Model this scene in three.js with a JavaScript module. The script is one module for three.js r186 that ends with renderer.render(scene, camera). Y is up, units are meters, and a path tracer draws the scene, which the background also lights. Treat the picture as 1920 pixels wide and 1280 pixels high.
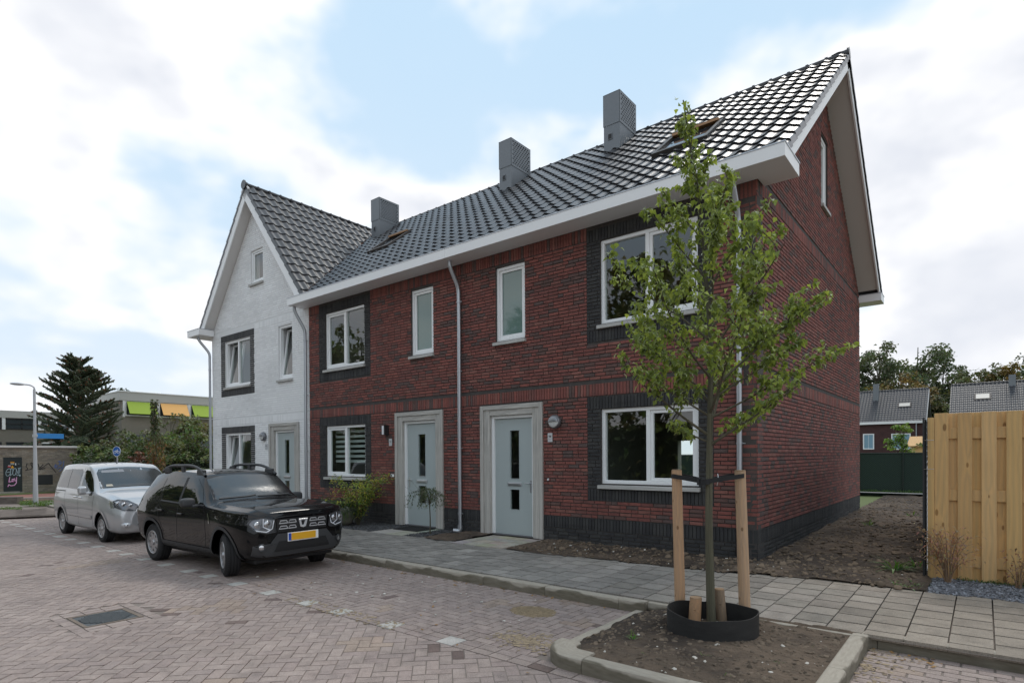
import * as THREE from 'three';
import { mergeGeometries, mergeVertices, toCreasedNormals } from 'three/addons/utils/BufferGeometryUtils.js';
import { RoundedBoxGeometry } from 'three/addons/geometries/RoundedBoxGeometry.js';
import { TessellateModifier } from 'three/addons/modifiers/TessellateModifier.js';
import { FontLoader } from 'three/addons/loaders/FontLoader.js';
import { TextGeometry } from 'three/addons/geometries/TextGeometry.js';
import { Brush, Evaluator, SUBTRACTION } from 'three-bvh-csg';

// ---------------------------------------------------------------- camera, sky, sun, exposure
const scene = new THREE.Scene();
const PW = 1920, PH = 1280, FPX = 1106.588, PY = 861.571;
const CAM = new THREE.Vector3(2.5591, 1.5565, 8.8735), YAW = 0.6753, PITCH = -0.006348, ROLL = -0.00644;
const camera = new THREE.PerspectiveCamera(2 * Math.atan(PH / 2 / FPX) * 180 / Math.PI, PW / PH, 0.05, 400);
camera.position.copy(CAM);
camera.rotation.set(PITCH, YAW, ROLL, 'YXZ');
camera.setViewOffset(PW, PH, 0, -(PY - PH / 2), PW, PH);
const renderer = new THREE.WebGLRenderer({ antialias: true });
renderer.toneMapping = THREE.LinearToneMapping;
renderer.toneMappingExposure = 2.75;
renderer.shadowMap.enabled = true;

const SUN_DIR = new THREE.Vector3(0.01, 0.775, -0.575).normalize();
const sun = new THREE.DirectionalLight(new THREE.Color(1.0, 0.94, 0.86), 0.56);
sun.position.copy(SUN_DIR).multiplyScalar(60);
sun.castShadow = true; sun.shadow.radius = 34;
sun.shadow.mapSize.set(4096, 4096);
Object.assign(sun.shadow.camera, { left: -40, right: 20, top: 30, bottom: -30, near: 1, far: 150 });
scene.add(sun); scene.add(sun.target);

// noise used by the sky, the textures and the terrain
function mulberry(a) { return () => { a |= 0; a = a + 0x6D2B79F5 | 0; let t = Math.imul(a ^ a >>> 15, 1 | a); t = t + Math.imul(t ^ t >>> 7, 61 | t) ^ t; return ((t ^ t >>> 14) >>> 0) / 4294967296; }; }
const hash3 = (x, y, z) => { let h = Math.imul(x, 374761393) + Math.imul(y, 668265263) + Math.imul(z, 2147483647 - 1274126177) | 0; h = Math.imul(h ^ h >>> 13, 1274126177); return ((h ^ h >>> 16) >>> 0) / 4294967296; };
const sm = (t) => t * t * (3 - 2 * t), lerp = (a, b, t) => a + (b - a) * t, clamp = (x, a = 0, b = 1) => x < a ? a : x > b ? b : x;
function vnoise(x, y, z) {
  const i = Math.floor(x), j = Math.floor(y), k = Math.floor(z), a = sm(x - i), b = sm(y - j), c = sm(z - k);
  return lerp(lerp(lerp(hash3(i, j, k), hash3(i + 1, j, k), a), lerp(hash3(i, j + 1, k), hash3(i + 1, j + 1, k), a), b),
    lerp(lerp(hash3(i, j, k + 1), hash3(i + 1, j, k + 1), a), lerp(hash3(i, j + 1, k + 1), hash3(i + 1, j + 1, k + 1), a), b), c);
}
function fbm(x, y, z, o = 4) { let s = 0, a = 0.5, n = 0; for (let i = 0; i < o; i++) { s += a * vnoise(x, y, z); n += a; a *= 0.5; x = x * 2.03 + 7.1; y = y * 2.03 + 3.7; z = z * 2.03 + 1.3; } return s / n; }
const sstep = (a, b, x) => sm(clamp((x - a) / (b - a)));

function pixelRay(px, py) {   // direction seen at a point of the photograph (used only to measure where things stand)
  const dx = px - 960, dy = py - PY, c = Math.cos(ROLL), s = Math.sin(ROLL);
  const a = (dx * c + dy * s) / FPX, b = -(-dx * s + dy * c) / FPX;
  return new THREE.Vector3(a, b, -1).applyEuler(new THREE.Euler(PITCH, YAW, 0, 'YXZ'));
}
function atPlane(axis, val, px, py) { const d = pixelRay(px, py), t = (val - CAM[axis]) / d[axis]; return CAM.clone().addScaledVector(d, t); }
function atDepth(px, py, dep) { const d = pixelRay(px, py), f = new THREE.Vector3(-Math.sin(YAW), 0, -Math.cos(YAW)); return CAM.clone().addScaledVector(d, dep / d.dot(f)); }

{ // the sky: blue air with a white veil and soft cumulus
  const W = 2048, H = 1024, data = new Float32Array(W * H * 4);
  const cl = [];  // [azimuth from the view axis (deg, right +), elevation, radius az, radius el, amount]
  const put = (az, el, ra, re, k) => cl.push([az, el, ra, re, k]);
  put(-34, 31, 13, 10, .42); put(-22, 36, 9, 6, .26); put(-36, 20, 9, 5, .2); put(-17, 17, 8, 5, .26); put(-4, 22, 9, 4, .36); put(-9, 21, 4, 3, .2); put(-27, 11, 8, 4, .1);
  put(12, 27, 12, 6, .26); put(8, 41, 16, 5, .2); put(38, 22, 12, 10, .5); put(30, 9, 14, 6, .45); put(45, 36, 10, 8, .3); put(22, 35, 8, 3, .12);
  put(-11, 33, 8, 10, -.46); put(4, 33, 9, 5, -.28); put(-40, 8, 12, 6, -.22); put(27, 38, 11, 5, -.34); put(-27, 24, 7, 4, -.22); put(20, 22, 9, 4, -.2); put(-20, 8, 10, 4, -.15);
  for (let j = 0; j < H; j++) for (let i = 0; i < W; i++) {
    const ph = ((i + 0.5) / W - 0.5) * 2 * Math.PI, th = ((j + 0.5) / H - 0.5) * Math.PI;
    const ct = Math.cos(th), x = Math.cos(ph) * ct, y = Math.sin(th), z = Math.sin(ph) * ct, o = (j * W + i) * 4;
    const yy = Math.max(y, 0);
    // azimuth relative to the camera's heading
    const hx = -Math.sin(YAW), hz = -Math.cos(YAW), fw = x * hx + z * hz, rt = x * -hz + z * hx;
    const az = Math.atan2(rt, fw) * 57.2958, el = th * 57.2958;
    const blue = [lerp(0.31, 0.150, Math.pow(yy, 0.55)), lerp(0.335, 0.250, Math.pow(yy, 0.55)), lerp(0.365, 0.347, Math.pow(yy, 0.5))];
    const pj = 1 / (yy + 0.22);
    const n = fbm(x * pj * 1.5 + 11, z * pj * 1.5 + 5, y * 1.2, 6), n2 = fbm(x * 5 + 3, y * 9 + 8, z * 5, 5), n3 = fbm(x * 16, y * 26, z * 16, 4);
    let cov = 0.46 + (n - 0.5) * 1.25 + (n2 - 0.5) * 1.15 + (n3 - 0.5) * 0.42;
    for (const [a, e, ra, re, k] of cl) { let d = az - a; if (d > 180) d -= 360; if (d < -180) d += 360; const q = (d / ra) ** 2 + ((el - e) / re) ** 2; if (q < 6) cov += k * Math.exp(-q); }
    const veil = 0.30 + 0.22 * sstep(0.3, 0.7, n) + 0.28 * (1 - sstep(0.02, 0.35, yy));
    let c = sstep(0.24, 0.76, cov), body = sstep(0.55, 1.15, cov + (n2 - .5) * .8) * (0.35 + 1.2 * n3);
    c = clamp(c * 0.95 + veil * 0.30);
    const cw = [0.396 - 0.080 * body, 0.396 - 0.071 * body, 0.401 - 0.054 * body];
    for (let k = 0; k < 3; k++) {
      let v = lerp(blue[k], cw[k], c);
      if (y < 0) v = lerp(v, [0.11, 0.105, 0.095][k], sstep(0, 0.04, -y));
      data[o + k] = v;
    }
    data[o + 3] = 1;
  }
  const sky = new THREE.DataTexture(data, W, H, THREE.RGBAFormat, THREE.FloatType);
  sky.mapping = THREE.EquirectangularReflectionMapping; sky.magFilter = sky.minFilter = THREE.LinearFilter; sky.wrapS = THREE.RepeatWrapping; sky.needsUpdate = true;
  scene.background = sky; scene.environment = sky;
}

// ---------------------------------------------------------------- helpers
const taken = new Map();
function numbered(name) { const n = taken.get(name) ?? 0; taken.set(name, n + 1); return n ? `${name}_${String(n).padStart(3, '0')}` : name; }
function shadows(o) { o.traverse((m) => { if (m.isMesh) { m.castShadow = true; m.receiveShadow = true; } }); return o; }
function thing(name, label, category, group, pos, turn = 0) {
  const o = new THREE.Group(); o.name = numbered(name); o.userData = { label, category }; if (group) o.userData.group = group;
  if (pos) o.position.set(...pos); o.rotation.y = turn; scene.add(o); return o;
}
function part(parent, name, geo, mat, label) {
  const m = new THREE.Mesh(geo, mat); m.name = name; m.castShadow = m.receiveShadow = true; parent.add(m); if (label) m.userData.label = label; return m;
}
function group(parent, name) { const g = new THREE.Group(); g.name = name; parent.add(g); return g; }
function single(name, geo, mat, label, category, grp) { const m = new THREE.Mesh(geo, mat); m.name = numbered(name); m.castShadow = m.receiveShadow = true; m.userData = { label, category }; if (grp) m.userData.group = grp; scene.add(m); return m; }
function structure(name, geo, mat, label) { const m = geo ? new THREE.Mesh(geo, mat) : new THREE.Group(); m.name = numbered(name); m.castShadow = m.receiveShadow = true; m.userData = { kind: 'structure' }; if (label) m.userData.label = label; scene.add(m); return m; }
function copyOf(src, label) { const c = src.clone(); c.name = numbered(src.name.replace(/_\d{3}$/, '')); c.userData = { ...src.userData }; if (label) c.userData.label = label; scene.add(c); return c; }

class MB {   // collects faces; each face has its own flat or given normals
  constructor() { this.p = []; this.n = []; this.u = []; this.c = []; this.ix = []; this.k = 0; }
  poly(pts, nor, col = [1, 1, 1], uvs) {   // convex polygon, counter-clockwise seen from nor
    const b = this.k;
    pts.forEach((q, i) => { this.p.push(q[0], q[1], q[2]); const nn = Array.isArray(nor[0]) ? nor[i] : nor; this.n.push(nn[0], nn[1], nn[2]); this.c.push(col[0], col[1], col[2]); const w = uvs ? uvs[i] : [0, 0]; this.u.push(w[0], w[1]); });
    for (let i = 1; i < pts.length - 1; i++) this.ix.push(b, b + i, b + i + 1);
    this.k += pts.length;
  }
  // a block standing on a plane: O origin, U V in-plane axes, N outward; spans u0..u1, v0..v1, n0 (back) .. n1 (front)
  block(O, U, V, N, u0, u1, v0, v1, n0, n1, col, ch = 0, tilt = [0, 0, 0, 0], back = false) {
    const P = (u, v, n) => [O[0] + U[0] * u + V[0] * v + N[0] * n, O[1] + U[1] * u + V[1] * v + N[1] * n, O[2] + U[2] * u + V[2] * v + N[2] * n];
    const a = P(u0, v0, n0), b = P(u1, v0, n0), c = P(u1, v1, n0), d = P(u0, v1, n0);
    const e = P(u0 + ch, v0 + ch, n1 + tilt[0]), f = P(u1 - ch, v0 + ch, n1 + tilt[1]), g = P(u1 - ch, v1 - ch, n1 + tilt[2]), h = P(u0 + ch, v1 - ch, n1 + tilt[3]);
    const ng = (w) => [-w[0], -w[1], -w[2]], uo = this.k * 0.37 % 7;
    this.poly([e, f, g, h], N, col, [[u0 + uo, v0], [u1 + uo, v0], [u1 + uo, v1], [u0 + uo, v1]]);
    this.poly([a, b, f, e], ng(V), col, [[u0 + uo, v0], [u1 + uo, v0], [u1 + uo, v0 + .01], [u0 + uo, v0 + .01]]);
    this.poly([b, c, g, f], U, col, [[u1 + uo, v0], [u1 + uo, v1], [u1 + uo + .01, v1], [u1 + uo + .01, v0]]);
    this.poly([c, d, h, g], V, col, [[u1 + uo, v1], [u0 + uo, v1], [u0 + uo, v1 + .01], [u1 + uo, v1 + .01]]);
    this.poly([d, a, e, h], ng(U), col, [[u0 + uo, v1], [u0 + uo, v0], [u0 + uo + .01, v0], [u0 + uo + .01, v1]]);
    if (back) this.poly([d, c, b, a], ng(N), col);
  }
  box(x0, x1, y0, y1, z0, z1, col = [1, 1, 1]) { this.block([0, 0, 0], [1, 0, 0], [0, 1, 0], [0, 0, 1], x0, x1, y0, y1, z0, z1, col, 0, [0, 0, 0, 0], true); return this; }
  slab(pts, y0, y1, col, inset = 0) {   // prism over a convex polygon [[x,z]...] (any order), top at y1
    let A = 0; for (let i = 0; i < pts.length; i++) { const q = pts[i], r = pts[(i + 1) % pts.length]; A += q[0] * r[1] - r[0] * q[1]; }
    const P = A > 0 ? pts.slice().reverse() : pts;   // clockwise in x,z = counter-clockwise from above
    let cx = 0, cz = 0; for (const q of P) { cx += q[0] / P.length; cz += q[1] / P.length; }
    const T = P.map((q) => { const d = Math.hypot(q[0] - cx, q[1] - cz) || 1; const k = Math.max(0, 1 - inset * 1.4 / d); return [cx + (q[0] - cx) * k, cz + (q[1] - cz) * k]; });
    const ys = Array.isArray(y1) ? y1 : P.map(() => y1), o = this.k * 0.61 % 9;
    this.poly(T.map((q, i) => [q[0], ys[i % ys.length], q[1]]), [0, 1, 0], col, T.map((q) => [q[0] + o, q[1] + o * 1.7]));
    for (let i = 0; i < P.length; i++) {
      const j = (i + 1) % P.length, q = P[i], r = P[j], dx = r[0] - q[0], dz = r[1] - q[1], l = Math.hypot(dx, dz) || 1;
      this.poly([[q[0], y0, q[1]], [r[0], y0, r[1]], [T[j][0], ys[j % ys.length], T[j][1]], [T[i][0], ys[i % ys.length], T[i][1]]], [-dz / l, 0, dx / l], col, [[q[0], q[1]], [r[0], r[1]], [r[0], r[1] + .02], [q[0], q[1] + .02]]);
    }
  }
  geo() {
    const g = new THREE.BufferGeometry();
    g.setAttribute('position', new THREE.Float32BufferAttribute(this.p, 3)); g.setAttribute('normal', new THREE.Float32BufferAttribute(this.n, 3));
    g.setAttribute('uv', new THREE.Float32BufferAttribute(this.u, 2)); g.setAttribute('color', new THREE.Float32BufferAttribute(this.c, 3)); g.setIndex(this.ix); return g;
  }
}
function boxGeo(x0, x1, y0, y1, z0, z1, r = 0) {
  const w = x1 - x0, h = y1 - y0, d = z1 - z0;
  const g = r ? new RoundedBoxGeometry(w, h, d, 2, Math.min(r, w / 2.01, h / 2.01, d / 2.01)) : new THREE.BoxGeometry(w, h, d);
  return g.translate((x0 + x1) / 2, (y0 + y1) / 2, (z0 + z1) / 2);
}
function merged(list) { return mergeGeometries(list.map((g) => { const q = g.index ? g.toNonIndexed() : g; for (const k of Object.keys(q.attributes)) if (!['position', 'normal', 'uv'].includes(k)) q.deleteAttribute(k); if (!q.attributes.uv) q.setAttribute('uv', new THREE.Float32BufferAttribute(new Float32Array(q.attributes.position.count * 2), 2)); return q; })); }
function clipPoly(P, a, b, c) {   // keeps a*x + b*z <= c
  const out = [];
  for (let i = 0; i < P.length; i++) {
    const q = P[i], r = P[(i + 1) % P.length], dq = a * q[0] + b * q[1] - c, dr = a * r[0] + b * r[1] - c;
    if (dq <= 0) out.push(q);
    if ((dq < 0 && dr > 0) || (dq > 0 && dr < 0)) { const t = dq / (dq - dr); out.push([q[0] + (r[0] - q[0]) * t, q[1] + (r[1] - q[1]) * t]); }
  }
  return out;
}
function tube(pts, r, seg = 24, rad = 8, curve = true) { const V = pts.map((p) => new THREE.Vector3(...p)); const c = curve ? new THREE.CatmullRomCurve3(V, false, 'centripetal') : V.slice(1).reduce((cp, v, i) => (cp.add(new THREE.LineCurve3(V[i], v)), cp), new THREE.CurvePath()); return new THREE.TubeGeometry(c, seg, r, rad, false); }
function cyl(r0, r1, h, seg = 16) { return new THREE.CylinderGeometry(r0, r1, h, seg).translate(0, h / 2, 0); }

// ---------------------------------------------------------------- textures and materials
function noiseTex(size, f, srgb) {
  const d = new Uint8Array(size * size * 4);
  for (let j = 0; j < size; j++) for (let i = 0; i < size; i++) { const v = f(i / size, j / size, i, j), o = (j * size + i) * 4; const a = Array.isArray(v) ? v : [v, v, v]; for (let k = 0; k < 3; k++) d[o + k] = clamp(a[k]) * 255; d[o + 3] = 255; }
  const t = new THREE.DataTexture(d, size, size, THREE.RGBAFormat); t.wrapS = t.wrapT = THREE.RepeatWrapping; t.magFilter = t.minFilter = THREE.LinearFilter; if (srgb) t.colorSpace = THREE.SRGBColorSpace; t.needsUpdate = true; return t;
}
// periodic value noise on the unit square
function pn(u, v, f, s) { const x = u * f, y = v * f, i = Math.floor(x), j = Math.floor(y), a = sm(x - i), b = sm(y - j), m = (k) => ((k % f) + f) % f; return lerp(lerp(hash3(m(i), m(j), s), hash3(m(i + 1), m(j), s), a), lerp(hash3(m(i), m(j + 1), s), hash3(m(i + 1), m(j + 1), s), a), b); }
const pf = (u, v, f, s, o) => { let t = 0, a = .5, n = 0; for (let k = 0; k < o; k++) { t += a * pn(u, v, f << k, s + k); n += a; a *= .5; } return t / n; };
const texRough = noiseTex(512, (u, v) => pf(u, v, 8, 3, 6));                                   // general relief
const texGrit = noiseTex(512, (u, v, i, j) => clamp(.8 + .5 * (pf(u, v, 6, 9, 3) - .5) + (hash3(i, j, 5) - .5) * .3 + (pn(u, v, 128, 21) - .5) * .4));   // grainy concrete and clay
const texStain = noiseTex(512, (u, v, i, j) => { const a = pf(u, v, 4, 31, 6), b = pf(u, v, 16, 37, 4); return clamp(.78 + .55 * (a - .5) + .35 * (b - .5) + .1 * (hash3(i, j, 8) - .5)); });
const rep = (t, x, y = x) => { const c = t.clone(); c.repeat.set(x, y); c.needsUpdate = true; return c; };
const S = (hex) => new THREE.Color(hex);
const L3 = (r, g, b) => new THREE.Color().setRGB(r, g, b);
const std = (color, roughness = .8, extra = {}) => new THREE.MeshStandardMaterial({ color, roughness, ...extra });
const phy = (color, roughness, extra = {}) => new THREE.MeshPhysicalMaterial({ color, roughness, ...extra });
const M = {
  brickV: std(L3(1, 1, 1), .92, { vertexColors: true, map: rep(texGrit, 2.2), bumpMap: rep(texGrit, 3), bumpScale: .004 }),
  mortar: std(L3(.085, .075, .07), .95, { map: rep(texGrit, 1.5) }),
  whiteBrickV: std(L3(1, 1, 1), .7, { vertexColors: true, bumpMap: rep(texRough, 3), bumpScale: .006 }),
  whiteMortar: std(L3(.74, .74, .74), .75, { bumpMap: rep(texRough, 3), bumpScale: .006 }),
  trim: std(L3(.86, .86, .86), .38), soffit: std(L3(.68, .66, .64), .6), frame: std(L3(.87, .88, .88), .32),
  sill: std(L3(.62, .61, .58), .6, { map: rep(texStain, 1) }),
  concrete: std(L3(.60, .575, .53), .85, { map: rep(texStain, .9), bumpMap: rep(texGrit, 2), bumpScale: .002 }),
  door: std(L3(.40, .45, .45), .42), steel: std(L3(.62, .63, .65), .28, { metalness: .9 }), zinc: std(L3(.46, .48, .51), .38, { metalness: .75 }),
  dark: std(L3(.012, .012, .013), .6), black: std(L3(.02, .02, .022), .5), blackRubber: std(L3(.016, .016, .017), .82),
  glass: phy(L3(.80, .88, .85), .015, { transmission: 1, thickness: 0, ior: 1.9 }),
  frosted: phy(L3(.13, .21, .19), .04, { ior: 1.75 }),
  tile: phy(L3(.036, .036, .040), .38, { ior: 1.5, clearcoat: .25, clearcoatRoughness: .22 }),
  slate: std(L3(.17, .185, .20), .45, { metalness: .25 }), lead: std(L3(.14, .14, .145), .7),
  room: std(L3(.36, .35, .31), .9), floor: std(L3(.22, .17, .12), .6),
};
const rnd = mulberry(20240);
const pick = (a, r = rnd) => a[Math.floor(r() * a.length) % a.length];
const jit = (k, r = rnd) => (r() - .5) * 2 * k;
// ---------------------------------------------------------------- brickwork
const PAL = {
  red: [[.28, .098, .080], [.24, .088, .074], [.315, .108, .086], [.215, .092, .078], [.265, .095, .077], [.16, .092, .080], [.29, .122, .098], [.23, .086, .073], [.14, .094, .086], [.26, .092, .076]],
  black: [[.050, .050, .052], [.058, .058, .058], [.044, .044, .046], [.066, .065, .064]],
  white: [[.85, .85, .85], [.84, .84, .84], [.86, .86, .86]],
};
const pieceMats = {};
for (const k in PAL) pieceMats[k] = PAL[k].map((c) => { const b = k === 'white' ? M.whiteBrickV : M.brickV, m = b.clone(); m.vertexColors = false; m.color = L3(...c); return m; });
const blockCache = new Map();
function blockGeo(w, h, d, ch) { const key = [w, h, d, ch].map((x) => x.toFixed(3)).join(); if (!blockCache.has(key)) { const b = new MB(); b.block([0, 0, 0], [1, 0, 0], [0, 1, 0], [0, 0, 1], -w / 2, w / 2, -h / 2, h / 2, 0, d, [1, 1, 1], ch); const g = b.geo(); g.deleteAttribute('color'); blockCache.set(key, g); } return blockCache.get(key); }
const COURSE = .062, BRICK = .21, JOINT = .012;
const BACK = -.013;
// lays bricks on a wall. bands: [y0, y1, 'stretch' | 'soldier' | 'gap', palette]; cuts: [u0, u1, y0, y1]; patches: [u0, u1, y0, y1, type, palette]
function brickwork(wall, { O, U, N, u0, u1, bands, cuts = [], patches = [], limits, seed, singles = 0, near }) {
  const r = mulberry(seed), V = [0, 1, 0], all = [];
  const lay = (a, b, y0, y1, type, pal, holes) => {
    const row = (ya, yb, ua, ub) => {   // free intervals of this row
      let iv = [[ua, ub]];
      for (const [c0, c1, d0, d1] of holes) if (d0 < yb - .004 && d1 > ya + .004) iv = iv.flatMap(([p, q]) => c1 <= p || c0 >= q ? [[p, q]] : [[p, c0], [c1, q]].filter(([s, t]) => t - s > .015));
      return iv;
    };
    if (type === 'stretch') {
      const n = Math.max(1, Math.round((y1 - y0) / COURSE)), h = (y1 - y0) / n;
      for (let i = 0; i < n; i++) {
        const ya = y0 + i * h + .004, yb = y0 + (i + 1) * h - .008;
        let [la, lb] = limits ? limits((ya + yb) / 2) : [a, b]; la = Math.max(la, a); lb = Math.min(lb, b); if (lb - la < .03) continue;
        for (const [p, q] of row(ya, yb, la, lb)) {
          let x = p - (i % 2 ? .11 : 0) - (r() < .25 ? .055 : 0);
          while (x < q) { const e = x + BRICK + (r() < .12 ? -.105 : 0); const s = Math.max(x, p), t = Math.min(e, q); if (t - s > .02) all.push([s, t, ya, yb, pal]); x = e + .008; }
        }
      }
    } else if (type === 'soldier') {
      const w = .06; let [la, lb] = limits ? limits((y0 + y1) / 2) : [a, b]; la = Math.max(la, a); lb = Math.min(lb, b);
      for (const [p, q] of row(y0, y1, la, lb)) { const n = Math.max(1, Math.round((q - p) / w)), s = (q - p) / n; for (let i = 0; i < n; i++) all.push([p + i * s + .003, p + (i + 1) * s - .004, y0 + .004, y1 - .006, pal]); }
    }
  };
  const holes = [...cuts, ...patches.map((p) => p.slice(0, 4))];
  for (const [y0, y1, type, pal] of bands) lay(u0, u1, y0, y1, type, pal, holes);
  for (const [a, b, y0, y1, type, pal] of patches) lay(a, b, y0, y1, type, pal, cuts);
  const P = (u, y, n) => [O[0] + U[0] * u + N[0] * n, O[1] + y, O[2] + U[2] * u + N[2] * n];
  const clump = (u, y) => fbm(u * 1.1 + seed, y * 2.2, seed * .3, 3);
  let single = new Set();
  if (singles) { const list = all.map((b, i) => [near(...P((b[0] + b[1]) / 2, (b[2] + b[3]) / 2, 0)) / ((b[1] - b[0]) * (b[3] - b[2])), i]).sort((a, b) => a[0] - b[0]); single = new Set(list.slice(0, singles).map((x) => x[1])); }
  const mb = new MB(), basis = new THREE.Matrix4().makeBasis(new THREE.Vector3(...U), new THREE.Vector3(...V), new THREE.Vector3(...N));
  all.forEach(([a, b, ya, yb, pal], i) => {
    const pi = Math.floor(r() * PAL[pal].length), c = PAL[pal][pi], proud = pal === 'white' ? jit(.0008, r) - .008 : jit(.0022, r), ch = pal === 'white' ? .004 : .0025;
    if (single.has(i)) {
      const w = Math.round((b - a) * 200) / 200 > .2 ? .21 : b - a;
      const m = part(wall, 'brick', blockGeo(b - a, yb - ya, .016 + proud, ch), pieceMats[pal][pi]);
      m.applyMatrix4(basis); m.position.set(...P((a + b) / 2, (ya + yb) / 2, BACK - .002));
    } else { const k = .86 + .28 * clump(a, ya) + jit(.06, r); mb.block(O, U, V, N, a, b, ya, yb, BACK - .002, proud, c.map((x) => x * k), ch, pal === 'white' ? [0, 0, 0, 0] : [jit(.001, r), jit(.001, r), jit(.001, r), jit(.001, r)]); }
  });
  const m = part(wall, 'brickwork', mb.geo(), bands[0][3] === 'white' || patches[0]?.[5] === 'white' ? M.whiteBrickV : M.brickV); m.userData.kind = 'stuff';
}
function wallSheet(parent, name, shapePts, cuts, O, turn, mat, depth = .28) {   // the body of a wall with its openings
  const s = new THREE.Shape(shapePts.map((p) => new THREE.Vector2(...p)));
  for (const [a, b, c, d] of cuts) s.holes.push(new THREE.Path([[a, c], [a, d], [b, d], [b, c]].map((p) => new THREE.Vector2(...p))));
  const g = new THREE.ExtrudeGeometry(s, { depth, bevelEnabled: false }); g.translate(0, 0, BACK - depth);
  const m = part(parent, name, g, mat); m.position.set(...O); m.rotation.y = turn; return m;
}
const distCam = (x, y, z) => Math.hypot(x - CAM.x, y - CAM.y, z - CAM.z) ** 2 * (1 + 2 * (Math.abs(x) < .02 && z < -.5 ? 1 : 0));

// ---------------------------------------------------------------- windows and doors (local: x along the wall, y up, z outwards, origin at the lower left corner)
function frameBoxes(x0, x1, y0, y1, t, z0, z1) { return [boxGeo(x0, x1, y0, y0 + t, z0, z1, .006), boxGeo(x0, x1, y1 - t, y1, z0, z1, .006), boxGeo(x0, x0 + t, y0 + t - .004, y1 - t + .004, z0 + .001, z1 - .001, .006), boxGeo(x1 - t, x1, y0 + t - .004, y1 - t + .004, z0 + .001, z1 - .001, .006)]; }
function windowUnit(house, pos, turn, w, h, { panes = 2, split = .5, sash = [0, 1], tilt = [], glass = M.glass, sill = true, frost = false, seen = true } = {}) {
  const g = group(house, 'window'); g.position.set(...pos); g.rotation.y = turn;
  const F = frameBoxes(0, w, 0, h, .062, -.14, -.045); const xs = panes === 2 ? [[.062, w * split - .03], [w * split + .03, w - .062]] : [[.062, w - .062]];
  if (panes === 2) F.push(boxGeo(w * split - .034, w * split + .034, .05, h - .05, -.138, -.047, .006));
  part(g, 'frame', merged(F), M.frame);
  xs.forEach(([a, b], i) => {
    const has = sash.includes(i), y0 = .06, y1 = h - .06;
    const t = has ? .052 : .012;
    const holder = tilt.includes(i) ? group(g, 'tilted_sash') : null, at = holder ?? g;
    if (holder) { holder.position.set(0, y0, -.09); holder.rotation.x = -.13; }
    const oy = holder ? -y0 : 0, oz = holder ? .09 : 0;
    if (has || holder) part(at, holder ? 'tilted_frame' : 'sash', merged(frameBoxes(a + .004, b - .004, y0 + .004 + oy, y1 - .004 + oy, .05, -.125 + oz, -.065 + oz)), M.frame);
    const pane = part(at, 'pane', new THREE.PlaneGeometry(b - a - t * 2 + .02, y1 - y0 - t * 2 + .02).translate((a + b) / 2, (y0 + y1) / 2 + oy, -.095 + oz), frost ? M.frosted : glass);
    pane.castShadow = false;
  });
  if (sill) part(g, 'sill', boxGeo(-.045, w + .03, -.085, -.022, -.10, .055, .008).applyMatrix4(new THREE.Matrix4().makeShear(0, 0, 0, 0, 0, -.04)), M.sill);
  return g;
}
function doorUnit(house, x0, wSur, top, mirror) {   // concrete surround, white frame, grey-green leaf
  const g = group(house, 'doorway'); g.position.set(x0, 0, 0);
  const w = wSur, jw = .24, mk = (a, b, c, d, z0, z1) => boxGeo(a, b, c, d, z0, z1, .006);
  part(g, 'concrete_surround', merged([mk(0, .085, .01, top, -.2, .035), mk(.083, jw, .01, top - .085, -.2, .012), mk(w - .085, w, .01, top, -.2, .035), mk(w - jw, w - .083, .01, top - .085, -.2, .012),
    mk(.084, w - .084, top - .085, top - .0005, -.2, .033), mk(jw - .001, w - jw + .001, top - .20, top - .084, -.2, .010)]), M.concrete);
  const a = jw, b = w - jw, ft = top - .20;
  part(g, 'door_frame', merged([mk(a, a + .06, .02, ft, -.16, -.05), mk(b - .06, b, .02, ft, -.16, -.05), mk(a + .059, b - .059, ft - .06, ft - .001, -.16, -.052)]), M.frame);
  const l0 = a + .063, l1 = b - .063, lt = ft - .065, mid = (l0 + l1) / 2 + (mirror ? 0 : .02), gw = .112;
  const s = new THREE.Shape([[l0, .03], [l1, .03], [l1, lt], [l0, lt]].map((p) => new THREE.Vector2(...p)));
  const hs = [[mid - gw, mid + gw, 1.115, 2.05], [mid - gw, mid + gw, .515, .905]];
  for (const [p, q, c, d] of hs) s.holes.push(new THREE.Path([[p, c], [p, d], [q, d], [q, c]].map((v) => new THREE.Vector2(...v))));
  part(g, 'door_leaf', new THREE.ExtrudeGeometry(s, { depth: .045, bevelEnabled: false }).translate(0, 0, -.14), M.door);
  for (const [p, q, c, d] of hs) { const m = part(g, 'door_pane', new THREE.PlaneGeometry(q - p, d - c).translate((p + q) / 2, (c + d) / 2, -.115), M.glass); m.castShadow = false; }
  part(g, 'pane_bead', merged(hs.flatMap(([p, q, c, d]) => frameBoxes(p - .012, q + .012, c - .012, d + .012, .014, -.1, -.088))), M.door);
  part(g, 'letter_slot', merged([mk(mid - .17, mid + .17, .975, 1.045, -.1, -.078), boxGeo(mid - .15, mid + .15, .985, 1.03, -.085, -.066, .008)]), M.steel);
  const hx = mirror ? l0 + .055 : l1 - .055, dir = mirror ? 1 : -1;
  part(g, 'door_handle', merged([mk(hx - .018, hx + .018, .86, 1.10, -.1, -.086), new THREE.CylinderGeometry(.010, .010, .05, 10).rotateX(Math.PI / 2).translate(hx, 1.035, -.065), boxGeo(Math.min(hx, hx + dir * .13), Math.max(hx, hx + dir * .13), 1.026, 1.045, -.05, -.034, .007)]), M.steel);
  part(g, 'threshold', mk(a - .001, b + .001, .004, .032, -.2, -.045), M.lead);
  return g;
}

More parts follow.
